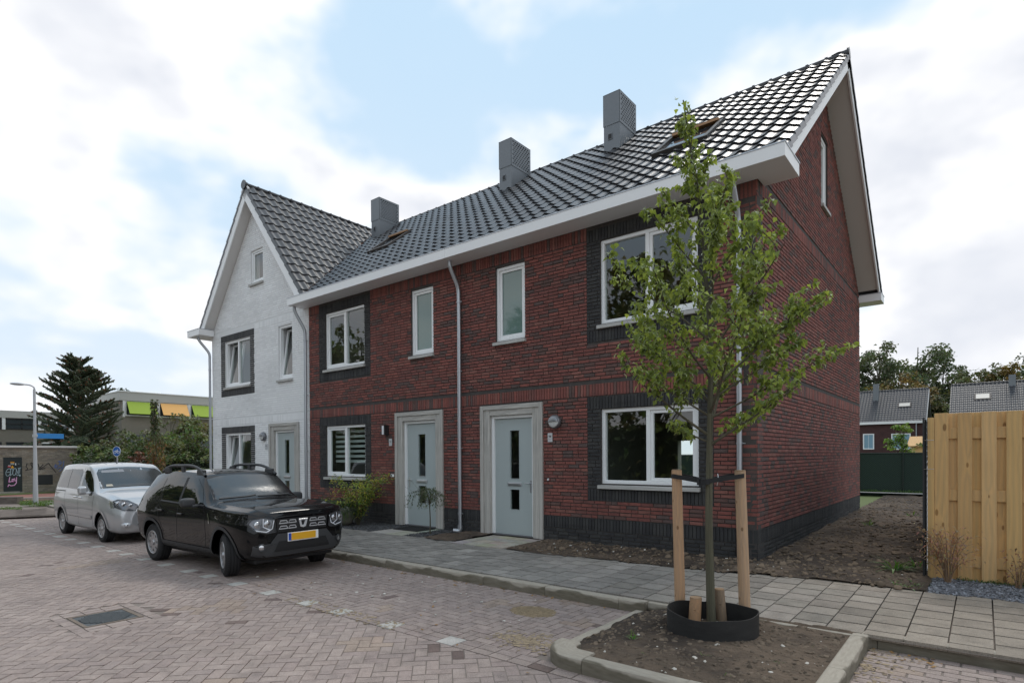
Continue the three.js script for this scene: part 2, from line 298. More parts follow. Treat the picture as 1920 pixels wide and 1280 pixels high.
// ---------------------------------------------------------------- roof tiles
const TW = .265, TG = .345, TL = .41;
function tileGeo(flange = 0, thick = .016, n = 10) {   // x across, y up the slope, z off the slope
  const prof = (u) => .0195 * (1 + Math.cos(2 * Math.PI * (u / TW - .62))) + .004 * Math.cos(4 * Math.PI * (u / TW - .62));
  const X = []; for (let i = 0; i <= n; i++) X.push(-.012 + (TW + .02) * i / n);
  const pts = X.map((u) => [u, prof(u)]);
  if (flange > 0) { const [u, h] = pts[pts.length - 1]; pts.push([u + .022, h - .012], [u + .034, h - .035], [u + .036, h - flange]); }
  if (flange < 0) { const [u, h] = pts[0]; pts.unshift([u - .036, h + flange], [u - .034, h - .035], [u - .022, h - .012]); }
  const P = [], N = [], I = []; const top = (q, v) => [q[0], v, q[1] + .026 * (1 - v / TG)];
  const nrm = (i) => { const a = pts[Math.max(0, i - 1)], b = pts[Math.min(pts.length - 1, i + 1)], dx = b[0] - a[0], dz = b[1] - a[1], l = Math.hypot(dx, dz); return [-dz / l, .08, dx / l]; };
  pts.forEach((q, i) => { P.push(...top(q, 0), ...top(q, TL)); const k = nrm(i); N.push(...k, ...k); });
  for (let i = 0; i < pts.length - 1; i++) { const a = i * 2; I.push(a, a + 2, a + 3, a, a + 3, a + 1); }
  let o = pts.length * 2;
  pts.forEach((q) => { const t = top(q, 0); P.push(t[0], t[1], t[2], t[0], t[1] + .004, t[2] - thick); N.push(0, -1, .1, 0, -1, -.1); });
  for (let i = 0; i < pts.length - 1; i++) { const a = o + i * 2; I.push(a, a + 1, a + 3, a, a + 3, a + 2); }
  const g = new THREE.BufferGeometry(); g.setAttribute('position', new THREE.Float32BufferAttribute(P, 3)); g.setAttribute('normal', new THREE.Float32BufferAttribute(N, 3)); g.setAttribute('uv', new THREE.Float32BufferAttribute(new Float32Array(P.length / 3 * 2), 2)); g.setIndex(I); return g;
}
const TILE = tileGeo(), TILE_R = tileGeo(.11), TILE_L = tileGeo(-.11);
const tileMats = [.018, .021, .025, .022].map((v, i) => { const m = M.tile.clone(); m.color = L3(v * 1.6, v * 1.6, v * 1.75); m.roughness = .35 + .03 * i; return m; });
// tiles on a slope frame; keep(x, y, z) says whether a tile shows
function tileSlope(roof, O, U, V, N, cols, rows, { keep, first = 0, last = -1, offset = 0, seed = 1, singles = 300 }) {
  const r = mulberry(seed), basis = new THREE.Matrix4().makeBasis(new THREE.Vector3(...U), new THREE.Vector3(...V), new THREE.Vector3(...N)), list = [];
  for (let c = 0; c < cols; c++) for (let k = 0; k < rows; k++) {
    const u = offset + c * TW, v = k * TG, w = (a, b) => [O[0] + U[0] * a + V[0] * b, O[1] + U[1] * a + V[1] * b, O[2] + U[2] * a + V[2] * b];
    if (keep && ![[0, 0], [1, 0], [0, 1], [1, 1]].some(([a, b]) => keep(...w(u + a * TW, v + b * TL)))) continue;
    const p = w(u, v), m = basis.clone().setPosition(p[0] + N[0] * jit(.002, r), p[1] + N[1] * jit(.002, r), p[2] + N[2] * jit(.002, r));
    m.multiply(new THREE.Matrix4().makeRotationZ(jit(.004, r))).multiply(new THREE.Matrix4().makeRotationX(jit(.005, r)));
    list.push([(p[0] - CAM.x) ** 2 + (p[1] - CAM.y) ** 2 + (p[2] - CAM.z) ** 2, m, c === cols - 1 && last === 1 ? TILE_R : c === 0 && first === 1 ? TILE_L : TILE]);
  }
  list.sort((a, b) => a[0] - b[0]);
  const rest = [];
  list.forEach(([, m, g], i) => { if (i < singles) { const t = part(roof, 'roof_tile', g, pick(tileMats, r)); t.applyMatrix4(m); } else rest.push(g.clone().applyMatrix4(m)); });
  if (rest.length) { const s = part(roof, 'roof_tiling', mergeGeometries(rest), tileMats[1]); s.userData.kind = 'stuff'; }
}
function ridge(roof, a, b, endA, endB) {   // overlapping half-round caps from a to b
  const A = new THREE.Vector3(...a), B = new THREE.Vector3(...b), len = A.distanceTo(B), n = Math.round(len / .36), s = len / n, q = new THREE.Quaternion().setFromUnitVectors(new THREE.Vector3(0, 0, 1), B.clone().sub(A).normalize());
  const half = (r0, r1, l) => new THREE.CylinderGeometry(r1, r0, l, 10, 1, true, -Math.PI * .5 - .25, Math.PI + .5).rotateX(Math.PI / 2).translate(0, 0, l / 2);
  const cap = merged([half(.115, .108, s + .03).rotateZ(0), half(.135, .135, .055)]);
  for (let i = 0; i < n; i++) { const m = part(roof, 'ridge_tile', cap, tileMats[i % 4]); m.quaternion.copy(q); m.position.copy(A).lerp(B, i / n); }
  for (const [e, P] of [[endA, A], [endB, B]]) if (e) { const m = part(roof, 'ridge_end', new THREE.CylinderGeometry(.13, .13, .03, 20).rotateX(Math.PI / 2), tileMats[0]); m.quaternion.copy(q); m.position.copy(P); }
}
function slopeBlock(O, U, V, N, u0, u1, v0, v1, n0, n1) { const b = new MB(); b.block(O, U, V, N, u0, u1, v0, v1, n0, n1, [1, 1, 1], 0, [0, 0, 0, 0], true); const g = b.geo(); g.deleteAttribute('color'); return g; }

// ---------------------------------------------------------------- chimney: sheet-metal box with perforated cheeks
function chimney(house, x0, x1, z0, z1, yb, ym, yt) {
  const g = group(house, 'chimney');
  part(g, 'chimney_base', merged([boxGeo(x0 + .01, x1 - .01, yb, ym, z1 + .01, z0 - .01, .004), boxGeo(x0 + .12, x1 - .2, ym - .34, ym - .2, z0 - .012, z0 + .004)]), M.slate);
  part(g, 'vent', boxGeo(x0 + .135, x1 - .215, ym - .325, ym - .215, z0 - .01, z0 + .007), M.dark);
  const sheet = new THREE.Shape([[0, 0], [z0 - z1, 0], [z0 - z1, yt - ym], [0, yt - ym]].map((p) => new THREE.Vector2(...p)));
  const D = z0 - z1, H = yt - ym, nx = 8, ny = 11;
  for (let j = 0; j < ny; j++) for (let i = 0; i < nx; i++) { const px = .06 + (D - .12) * (i + (j % 2 ? .75 : .25)) / nx, py = .05 + (H - .09) * (j + .5) / ny, a = .034, b = .018; sheet.holes.push(new THREE.Path([[px - a, py], [px - a * .6, py + b], [px + a * .6, py + b], [px + a, py], [px + a * .6, py - b], [px - a * .6, py - b]].map((p) => new THREE.Vector2(...p)))); }
  const cheek = new THREE.ExtrudeGeometry(sheet, { depth: .006, bevelEnabled: false });
  part(g, 'perforated_panel', cheek.clone().rotateY(-Math.PI / 2).rotateY(Math.PI).translate(0, 0, 0).translate(x1 - .006, ym, z0), M.slate);
  part(g, 'perforated_panel', cheek.clone().rotateY(Math.PI / 2).translate(x0, ym, z0), M.slate);
  part(g, 'chimney_cladding', merged([boxGeo(x0, x1, ym, yt, z0 - .006, z0), boxGeo(x0, x1, ym, yt, z1, z1 + .006), boxGeo(x0, x1, yt - .008, yt + .006, z1 - .004, z0 + .004)]), M.slate);
  part(g, 'flue_casing', boxGeo(x0 + .07, x1 - .07, ym + .002, yt - .06, z1 + .06, z0 - .06, .01), M.slate);
  part(g, 'flashing', boxGeo(x0 - .05, x1 + .05, yb + .02, yb + .06, z0 - .01, z0 + .12), M.lead).rotation.set(0, 0, 0);
  return g;
}
function downpipe(house, pts, ys) {
  const g = part(house, 'downpipe', tube(pts, .04, 60, 12), M.zinc), e = pts[pts.length - 1];
  for (const y of ys) part(g, 'bracket', merged([new THREE.CylinderGeometry(.046, .046, .03, 14).translate(e[0], y, e[2]), boxGeo(e[0] + .04, e[0] + .085, y - .006, y + .006, e[2] - .01, e[2] + .01), boxGeo(e[0] - .01, e[0] + .01, y - .008, y + .008, .0, e[2] - .04)]), M.zinc);
  return g;
}
function windowBrick(X0, X1, Y0, Y1, solTop, pal = 'black') {   // dark brick surround of a window as patches
  return [[X0 - .265, X1 + .235, Y1 + .002, Y1 + solTop, 'soldier', pal], [X0 - .265, X0, Y0 - .09, Y1 + .002, 'stretch', pal], [X1, X1 + .235, Y0 - .09, Y1 + .002, 'stretch', pal], [X0 - .265, X1 + .235, Y0 - .30, Y0 - .09, 'soldier', pal]];
}

// ================================================================ the terrace
const KR = .784, rc = 1 / Math.hypot(1, KR), rs = KR * rc;   // street slope of the brick houses
const RO = [0, 5.97 - KR * .38, .38], RU = [1, 0, 0], RV = [0, rs, -rc], RN = [0, rc, rs];
const redY = (z) => z > -4.5 ? 5.97 - KR * z : 5.97 - KR * (-9 - z);
const KW = 1.25, wc = 1 / Math.hypot(1, KW), ws = KW * wc, WX = -14.18;
const whiteY = (x) => 9.5 - KW * Math.abs(x - WX);
const MID = -5.87, WEST = -11.43, FAR = -17.0, DEEP = 9.0;

const BANDS_RED = [[-.12, .248, 'stretch', 'black'], [.25, .462, 'soldier', 'black'], [.466, 2.575, 'stretch', 'red'], [2.58, 2.80, 'soldier', 'red'], [2.862, 5.28, 'stretch', 'red'], [5.285, 5.52, 'soldier', 'red']];
function frontWall(house, X0, X1, cuts, patches, bands, seed, mat, singles) {
  const w = wallSheet(house, 'front_wall', [[X0, -.3], [X1, -.3], [X1, 5.6], [X0, 5.6]], cuts, [0, 0, 0], 0, mat);
  brickwork(w, { O: [0, 0, 0], U: [1, 0, 0], N: [0, 0, 1], u0: X0 + .004, u1: X1 - .004, bands, cuts, patches, seed, singles, near: distCam });
  return w;
}
function interior(house, x0, x1, opts = {}) {   // plastered rooms behind the windows
  const b = new MB(), c = [1, 1, 1], zf = -.30, zb = -8.7;
  const room = [];
  room.push(boxGeo(x0, x1, 2.62, 2.88, zb, zf), boxGeo(x0, x1, 5.42, 5.5, zb, zf), boxGeo(x0 + .001, x0 + .08, .01, 5.5, zb, zf - .001), boxGeo(x1 - .08, x1 - .001, .01, 5.5, zb, zf - .001));
  room.push(boxGeo(x0, x1, 2.88, 5.42, -4.6, -4.5));
  if (opts.hall) room.push(boxGeo(opts.hall - .05, opts.hall + .05, .01, 2.62, -3.2, zf - .002));
  part(house, 'inner_walls', merged(room), M.room);
  part(house, 'floor', boxGeo(x0, x1, -.15, .015, zb, zf), M.floor);
  // garden wall with tall openings
  const rear = wallSheet(house, 'rear_wall', [[x0, -.3], [x1, -.3], [x1, 5.6], [x0, 5.6]], [[x0 + .95, x0 + 1.5, .35, 2.0], [x0 + .8, x0 + 1.8, 3.8, 5.2]], [0, 0, -8.7], 0, M.room);
  return rear;
}

// ---- end house, number 14
const house14 = thing('brick_house', 'dark red brick end house numbered 14 with a tall gable facing the vacant soil plot', 'house', 'terraced houses');
{
  const H = house14;
  const d = [-5.345, -3.807, -.02, 2.55], w4l = [-2.59, -.872, 1.07, 2.35], w4u = [-2.59, -.872, 3.81, 5.24], w3 = [-4.94, -4.215, 3.80, 5.24];
  frontWall(H, MID, 0, [[d[0] + .02, d[1] - .02, -.1, d[3] - .02], w4l, w4u, w3], [...windowBrick(...w4l, .22), ...windowBrick(...w4u, .22), [d[0], d[1], -.12, d[3], 'none', 'red']], BANDS_RED, 11, M.mortar, 300);
  // gable wall towards the plot
  const up = (y) => { const q = (y - 5.66) / KR; return [q, DEEP - q]; };
  const gw = [4.36, 5.02, 6.62, 8.06];
  const gable = wallSheet(H, 'gable_wall', [[0, -.3], [DEEP, -.3], [DEEP, 5.62], [DEEP / 2, 9.14], [0, 5.62]], [gw], [0, 0, 0], Math.PI / 2, M.mortar);
  brickwork(gable, { O: [.0, 0, .0], U: [1, 0, 0], N: [0, 0, 1], u0: .0, u1: DEEP, cuts: [gw], bands: [[-.12, .248, 'stretch', 'black'], [.25, .462, 'soldier', 'black'], [.466, 2.575, 'stretch', 'red'], [2.58, 2.80, 'soldier', 'red'], [2.862, 5.36, 'stretch', 'red'], [5.365, 5.58, 'soldier', 'red'], [5.645, 9.2, 'stretch', 'red']], limits: (y) => y > 5.66 ? up(y) : [0, DEEP], seed: 12, singles: 300, near: (x, y, z) => x * x + (y - 1.5) ** 2 });
  windowUnit(H, [.0, gw[2], -gw[0]], Math.PI / 2, gw[1] - gw[0], gw[3] - gw[2], { panes: 1, sash: [0] });
  windowUnit(H, [w4l[0], w4l[2], 0], 0, w4l[1] - w4l[0], w4l[3] - w4l[2], { sash: [1] });
  windowUnit(H, [w4u[0], w4u[2], 0], 0, w4u[1] - w4u[0], w4u[3] - w4u[2], { sash: [1] });
  windowUnit(H, [w3[0], w3[2], 0], 0, w3[1] - w3[0], w3[3] - w3[2], { panes: 1, sash: [0], frost: true });
  doorUnit(H, d[0], d[1] - d[0], 2.55, false);
  const rear = interior(H, MID + .02, -.28, { hall: -3.3 });
  // kitchen counter seen through the window
  part(H, 'kitchen_counter', merged([boxGeo(-2.9, -.45, .02, .88, -1.1, -.55), boxGeo(-2.95, -.42, .88, .92, -1.13, -.5)]), std(L3(.3, .3, .29), .5));
  part(H, 'sink_bowl', new THREE.LatheGeometry([[.02, 0], [.1, .012], [.14, .05], [.15, .07], [.145, .07], [.13, .05]].map((p) => new THREE.Vector2(...p)), 20).translate(-2.2, .93, -.75), M.frame);
  // roof
  const roof = part(H, 'roof', merged([slopeBlock(RO, RU, RV, RN, MID + .001, .44, 0, 6.2, -.10, -.045), slopeBlock([0, 5.97 - KR * .38, -9.38], [-1, 0, 0], [0, rs, rc], [0, rc, -rs], -.44, -MID, 0, 6.2, -.10, .0)]), M.lead);
  const cols = Math.round((.465 - MID) / TW), off = .465 - .02 - cols * TW;
  tileSlope(roof, RO, RU, RV, RN, cols, 18, { offset: off, last: 1, seed: 31 });
  for (let k = 0; k < 18; k++) { const t = part(roof, 'verge_tile', TILE_L, tileMats[k % 4]); t.applyMatrix4(new THREE.Matrix4().makeBasis(new THREE.Vector3(-1, 0, 0), new THREE.Vector3(0, rs, rc), new THREE.Vector3(0, rc, -rs)).setPosition(.445, RO[1] + rs * TG * k, -9.38 + rc * TG * k)); }
  ridge(roof, [.47, 9.47, -4.5], [MID, 9.47, -4.5], true, false);
  // verge: boards and soffit, gutter box with its return
  const barge = (O, U, V, N, u0, u1) => [slopeBlock(O, U, V, N, u0, u1, .1, 6.2, -.26, -.05)];
  part(H, 'bargeboard', merged(barge(RO, RU, RV, RN, .43, .462)), M.trim);
  part(H, 'bargeboard', merged([slopeBlock([0, RO[1], -9.38], [-1, 0, 0], [0, rs, rc], [0, rc, -rs], -.462, -.43, .1, 6.2, -.26, -.05)]), M.trim);
  part(H, 'verge_soffit', merged([slopeBlock(RO, RU, RV, RN, -.02, .43, .45, 6.12, -.22, -.2), slopeBlock([0, RO[1], -9.38], [-1, 0, 0], [0, rs, rc], [0, rc, -rs], -.43, .02, .45, 6.12, -.22, -.2)]), M.soffit);
  part(H, 'box_gutter', merged([boxGeo(MID + .002, .5, 5.52, 5.705, -.002, .47, .004), boxGeo(.016, .498, 5.522, 5.703, -.32, .02, .004)]), M.trim);
  part(H, 'gutter_edge', merged([boxGeo(MID + .002, .508, 5.705, 5.722, .40, .478), boxGeo(.44, .508, 5.704, 5.721, -.33, .40)]), M.zinc);
  part(H, 'box_gutter', boxGeo(-.5, .5, 5.50, 5.685, -9.47, -8.92, .004), M.trim);
  part(H, 'gutter_edge', boxGeo(-.5, .508, 5.685, 5.70, -9.478, -8.912), M.zinc);
  downpipe(H, [[-.233, 5.53, .30], [-.233, 5.42, .295], [-.233, 5.0, .085], [-.233, 4.85, .07], [-.233, 2.5, .07], [-.233, .12, .07]], [4.6, 3.2, 1.72, .55]);
  part(H, 'drain_shoe', merged([tube([[-.233, .14, .07], [-.233, .02, .075], [-.30, -.05, .13]], .05, 10, 10)]), M.black);
  chimney(H, -4.45, -4.01, -3.40, -4.22, 8.45, 9.28, 10.01);
  // roof light
  const sk = group(H, 'roof_window'); const SB = (u0, u1, v0, v1, n0, n1) => slopeBlock(RO, RU, RV, RN, u0, u1, v0, v1, n0, n1);
  part(sk, 'roof_window_frame', merged([SB(-2.25, -1.2, 2.2, 2.28, -.05, .10), SB(-2.25, -1.2, 3.3, 3.4, -.05, .11), SB(-2.25, -2.17, 2.28, 3.3, -.05, .10), SB(-1.28, -1.2, 2.28, 3.3, -.05, .10)]), std(L3(.05, .045, .04), .5));
  part(sk, 'pane', SB(-2.17, -1.28, 2.28, 3.3, .05, .06), phy(L3(.02, .025, .03), .04));
  part(sk, 'open_sash', slopeBlock([-1.72, RO[1] + rs * 3.25 + .06, .38 - rc * 3.25 + .06], [1, 0, 0], [0, rs * .72 - rc * .69, -rc * .72 - rs * .69], [0, rc * .72 + rs * .69, rs * .72 - rc * .69], -.45, .45, -.05, .42, .0, .05), std(L3(.33, .17, .07), .5));
}

// ---- middle house, number 12
const house12 = thing('brick_house', 'dark red brick middle house numbered 12 between the white house and the end house', 'house', 'terraced houses');
{
  const H = house12;
  const d = [-7.955, -6.41, -.02, 2.55], w1l = [-10.70, -9.08, 1.07, 2.35], w1u = [-10.70, -9.08, 3.81, 5.24], w2 = [-7.41, -6.70, 3.80, 5.24];
  frontWall(H, WEST, MID - .003, [[d[0] + .02, d[1] - .02, -.1, d[3] - .02], w1l, w1u, w2], [...windowBrick(...w1l, .22), ...windowBrick(...w1u, .22), [d[0], d[1], -.12, d[3], 'none', 'red']], BANDS_RED, 21, M.mortar, 300);
  windowUnit(H, [w1l[0], w1l[2], 0], 0, w1l[1] - w1l[0], w1l[3] - w1l[2], { sash: [0] });
  windowUnit(H, [w1u[0], w1u[2], 0], 0, w1u[1] - w1u[0], w1u[3] - w1u[2], { sash: [0] });
  windowUnit(H, [w2[0], w2[2], 0], 0, w2[1] - w2[0], w2[3] - w2[2], { panes: 1, sash: [0], frost: true });
  doorUnit(H, d[0], d[1] - d[0], 2.55, true);
  interior(H, WEST + .02, MID - .02, { hall: -8.6 });
  for (let k = 0; k < 7; k++) part(H, 'blind_slat', boxGeo(-10.6, -9.18, 1.42 + k * .125, 1.42 + k * .125 + .062, -.24, -.235), std(L3(.55, .56, .55), .8));
  const roof = part(H, 'roof', merged([slopeBlock(RO, RU, RV, RN, WEST + .001, MID - .001, 0, 6.2, -.10, -.045), slopeBlock([0, RO[1], -9.38], [-1, 0, 0], [0, rs, rc], [0, rc, -rs], -MID + .001, -WEST - .001, 0, 6.2, -.10, .0)]), M.lead);
  const cols = Math.round((MID - WEST) / TW), off = .465 - .02 - Math.round((.465 - MID) / TW) * TW - cols * TW;
  tileSlope(roof, RO, RU, RV, RN, cols, 18, { offset: off, seed: 41, keep: (x, y, z) => y + .06 > whiteY(x) || x > -12 && whiteY(x) < y + .3 });
  ridge(roof, [MID - .002, 9.47, -4.5], [WEST, 9.47, -4.5], false, false);
  part(H, 'box_gutter', boxGeo(-11.69, MID - .002, 5.52, 5.705, -.002, .47, .004), M.trim);
  part(H, 'gutter_edge', boxGeo(-11.70, MID - .002, 5.705, 5.722, .40, .478), M.zinc);
  downpipe(H, [[-5.955, 5.53, .30], [-5.955, 5.42, .295], [-5.93, 5.0, .085], [-5.93, 4.85, .07], [-5.93, 2.5, .07], [-5.93, .12, .07]].map((p) => [p[0] + .06, p[1], p[2]]), [4.72, 3.3, 1.72, .38]);
  part(H, 'drain_shoe', merged([tube([[-5.87, .14, .07], [-5.88, .03, .08], [-5.98, .03, .16]], .05, 10, 10)]), M.zinc);
  chimney(H, -7.66, -7.23, -3.40, -4.25, 8.45, 9.28, 10.0);
  const sk = group(H, 'roof_window'), SB = (u0, u1, v0, v1, n0, n1) => slopeBlock(RO, RU, RV, RN, u0, u1, v0, v1, n0, n1);
  part(sk, 'roof_window_frame', merged([SB(-10.95, -10.05, 2.5, 2.58, -.05, .10), SB(-10.95, -10.05, 3.5, 3.58, -.05, .11), SB(-10.95, -10.87, 2.58, 3.5, -.05, .10), SB(-10.13, -10.05, 2.58, 3.5, -.05, .10)]), std(L3(.06, .05, .045), .5));
  part(sk, 'pane', SB(-10.87, -10.13, 2.58, 3.5, .05, .06), phy(L3(.02, .025, .03), .04));
  part(sk, 'open_sash', slopeBlock([-10.5, RO[1] + rs * 3.5 + .06, .38 - rc * 3.5 + .06], [1, 0, 0], [0, rs * .72 - rc * .69, -rc * .72 - rs * .69], [0, rc * .72 + rs * .69, rs * .72 - rc * .69], -.4, .4, -.05, .35, .0, .05), std(L3(.30, .16, .07), .5));
}

// ---- white painted house, number 10
const house10 = thing('white_house', 'white painted brick house with a steep black-tiled gable facing the street', 'house', 'terraced houses');
{
  const H = house10;
  const d = [-13.47, -11.93, -.02, 2.52], wl = [-16.11, -14.54, 1.04, 2.31], wu = [-16.11, -14.54, 3.77, 5.18], wn = [-12.96, -12.255, 3.75, 5.235], wa = [-14.465, -13.76, 6.71, 7.67];
  const cuts = [[d[0] + .02, d[1] - .02, -.1, d[3] - .02], wl, wu, wn, wa];
  const gableTop = 9.04, xl = (y) => (9.02 - y) / KW;
  const w = wallSheet(H, 'front_wall', [[FAR, -.3], [WEST - .002, -.3], [WEST - .002, 5.6], [WX, 9.03], [FAR, 5.5]], cuts, [0, 0, 0], 0, M.whiteMortar);
  brickwork(w, { O: [0, 0, 0], U: [1, 0, 0], N: [0, 0, 1], u0: FAR + .004, u1: WEST - .006, bands: [[-.12, 2.56, 'stretch', 'white'], [2.565, 2.765, 'soldier', 'white'], [2.80, 5.33, 'stretch', 'white'], [5.335, 5.52, 'soldier', 'white'], [5.56, 9.0, 'stretch', 'white']], cuts,
    patches: [...windowBrick(...wl, .21), ...windowBrick(...wu, .21), [d[0], d[1], -.12, d[3], 'none', 'white']], limits: (y) => y > 5.5 ? [WX - xl(y), WX + xl(y)] : [FAR, WEST], seed: 33, singles: 300, near: distCam });
  part(H, 'side_wall', boxGeo(FAR, FAR + .28, -.3, 5.5, -9, -.295), M.whiteMortar);
  windowUnit(H, [wl[0], wl[2], 0], 0, wl[1] - wl[0], wl[3] - wl[2], { sash: [], tilt: [0] });
  windowUnit(H, [wu[0], wu[2], 0], 0, wu[1] - wu[0], wu[3] - wu[2], { sash: [], tilt: [0] });
  windowUnit(H, [wn[0], wn[2], 0], 0, wn[1] - wn[0], wn[3] - wn[2], { panes: 1, sash: [], tilt: [0] });
  windowUnit(H, [wa[0], wa[2], 0], 0, wa[1] - wa[0], wa[3] - wa[2], { panes: 1, sash: [0] });
  part(H, 'curtain', boxGeo(-14.02, -13.83, 6.8, 7.6, -.2, -.17), std(L3(.35, .13, .05), .9));
  doorUnit(H, d[0], d[1] - d[0], 2.52, true);
  interior(H, FAR + .28, WEST - .02, {});
  part(H, 'attic_back_wall', boxGeo(-16, -12.4, 5.5, 7.8, -3.1, -3.0), M.room);
  // roof
  const eav = 3.08, yE = 9.5 - KW * eav;
  const RGT = [[WX + eav, yE, .30], [0, 0, -1], [-wc, ws, 0], [ws, wc, 0]], LFT = [[WX - eav, yE, -9.3], [0, 0, 1], [wc, ws, 0], [-ws, wc, 0]], len = eav / wc;
  const roof = part(H, 'roof', merged([slopeBlock(...RGT, .03, 9.5, 0, len, -.12, -.045), slopeBlock(...LFT, .1, 9.57, 0, len, -.12, -.045), ...Array.from({ length: 11 }, (_, i) => { const a = WEST - .001 - .25 * (i + 1), v0 = Math.max(0, ((whiteY(a) - RO[1]) / rs)); return slopeBlock(RO, RU, RV, RN, a, a + .25, v0, 6.2, -.10, -.045); })]), M.lead);
  tileSlope(roof, ...RGT, 17, 14, { offset: .03, first: 1, seed: 51, keep: (x, y, z) => y + .05 > redY(z) });
  tileSlope(roof, ...LFT, 8, 14, { offset: 9.6 - 8 * TW - .03, last: 1, seed: 61, singles: 0 });
  tileSlope(roof, RO, RU, RV, RN, 12, 18, { offset: .465 - .02 - Math.round((.465 - MID) / TW) * TW - Math.round((MID - WEST) / TW) * TW - 12 * TW, seed: 42, singles: 100, keep: (x, y, z) => y + .04 > whiteY(x) });
  ridge(roof, [WX, 9.46, .33], [WX, 9.46, -4.6], true, false);
  ridge(roof, [WEST - .002, 9.47, -4.5], [-14.1, 9.47, -4.5], false, false);
  { // valley lining: broken mortar and red clay bits where the slopes meet
    const vz = (x) => (5.97 - whiteY(x)) / KR, pts = [], b = new MB(), r = mulberry(77);
    for (let i = 0; i < 46; i++) { const x = -11.2 - i * .063, z = vz(x), y = whiteY(x) + .045, s = .02 + r() * .025; b.block([x, y, z], [1, 0, 0], [0, .7, -.7], [0, .7, .7], -s, s, -s * .7, s * .7, -.02, .012 + r() * .02, r() < .3 ? [.16, .06, .035] : [.10, .07, .06], .004); }
    part(roof, 'valley_mortar', b.geo(), std(L3(1, 1, 1), .95, { vertexColors: true }));
  }
  part(H, 'bargeboard', slopeBlock(...RGT, .0, .03, .05, len, -.30, -.02), M.trim);
  part(H, 'bargeboard', slopeBlock([WX - eav, yE, -9.3], [0, 0, 1], [wc, ws, 0], [-ws, wc, 0], 9.57, 9.6, .05, len, -.30, -.02), M.trim);
  part(H, 'verge_soffit', merged([slopeBlock(...RGT, .03, .33, .1, len - .3, -.28, -.26), slopeBlock(...LFT, 9.27, 9.57, .1, len - .3, -.28, -.26)]), M.soffit);
  part(H, 'box_gutter', merged([boxGeo(-17.66, -16.82, 5.455, 5.645, .003, .475, .004), boxGeo(-17.658, -17.003, 5.457, 5.643, -9.2, .05, .004)]), M.trim);
  part(H, 'gutter_edge', merged([boxGeo(-17.67, -16.815, 5.645, 5.66, .0, .483), boxGeo(-17.668, -17.0, 5.644, 5.658, -9.2, .0)]), M.zinc);
  downpipe(H, [[-11.62, 5.53, .30], [-11.62, 5.42, .295], [-11.5, 4.92, .085], [-11.5, 4.78, .07], [-11.5, 2.5, .07], [-11.5, .05, .07]], [4.65, 3.2, 1.72, .5]);
  downpipe(H, [[-17.2, 5.47, .34], [-17.2, 5.38, .33], [-17.04, 4.92, .06], [-17.04, 4.75, .05], [-17.04, 2.5, .05], [-17.04, .05, .05]], [4.4, 2.9, 1.5]);
  chimney(H, -13.13, -12.70, -3.40, -4.22, 8.45, 9.25, 9.95);
}
// lamps, number plates, bell pushes
const font = await new FontLoader().loadAsync('fonts/droid/droid_sans_bold.typeface.json');
function roundLamp(x, y, label) {
  const g = thing('wall_lamp', label, 'lamp', null, [x, y, .004]);
  part(g, 'housing', new THREE.LatheGeometry([[0, .002], [.125, .002], [.13, .02], [.128, .05], [.115, .075], [.10, .085]].map((p) => new THREE.Vector2(...p)), 32).rotateX(Math.PI / 2), std(L3(.20, .205, .22), .35, { metalness: .6 }));
  const half = (a, c) => new THREE.SphereGeometry(.105, 24, 10, a, Math.PI, 0, Math.PI * .5).rotateX(Math.PI / 2).scale(1, 1, .35).translate(0, 0, .078);
  part(g, 'hood', half(Math.PI).scale(1.03, 1.03, 1.15), std(L3(.24, .245, .26), .32, { metalness: .6 }));
  part(g, 'diffuser', half(0), std(L3(.6, .61, .6), .4));
}
roundLamp(-3.52, 2.17, 'round grey bulkhead lamp on red brick above the number 14 plate');
roundLamp(-13.76, 2.165, 'round grey bulkhead lamp on the white painted wall');
{ const g = thing('wall_lamp', 'black and white rectangular wall lamp on red brick by the middle door', 'lamp', null, [-8.25, 2.17, 0]);
  part(g, 'back_plate', boxGeo(-.06, .06, -.12, .12, .001, .03, .004), M.black); part(g, 'side_plate', boxGeo(.02, .05, -.12, .12, .03, .12, .004), M.black); part(g, 'diffuser', boxGeo(-.06, .019, -.10, .10, .031, .115, .006), std(L3(.75, .76, .78), .4)); }
function plate(x, y, text, label) {
  const g = thing('house_number_plate', label, 'number plate', null, [x, y, .004]);
  part(g, 'plate', boxGeo(-.052, .052, -.082, .082, 0, .008, .002), std(L3(.55, .56, .57), .4));
  const t = new TextGeometry(text, { font, size: .042, depth: .0015, curveSegments: 4, bevelEnabled: false }); t.computeBoundingBox(); t.translate(-(t.boundingBox.max.x + t.boundingBox.min.x) / 2, .0, .008); part(g, 'number', t, M.dark);
  part(g, 'fine_print', merged([boxGeo(-.03, .03, -.028, -.024, .008, .009), boxGeo(-.03, .02, -.042, -.038, .008, .009)]), std(L3(.25, .25, .26), .6));
}
plate(-3.645, 1.889, '14', 'small grey plate reading 14 beside the end door');
plate(-8.128, 1.889, '12', 'small grey plate reading 12 beside the middle door');
plate(-13.65, 1.873, '10', 'small grey plate on the white wall beside its door');
{ const g = thing('door_bell', 'round steel bell push beside the number 14 door', 'bell', null, [-3.70, 1.12, .002]); part(g, 'ring', new THREE.TorusGeometry(.018, .007, 8, 20), M.steel); part(g, 'button', new THREE.CylinderGeometry(.011, .011, .012, 14).rotateX(Math.PI / 2), M.frame); }
{ const g = thing('door_bell', 'flat white bell push with black button beside the middle door', 'bell', null, [-8.07, 1.125, .002]); part(g, 'plate', boxGeo(-.06, .06, -.03, .03, 0, .015, .004), M.frame); part(g, 'button', boxGeo(-.045, .0, -.018, .018, .015, .02, .003), M.black); }
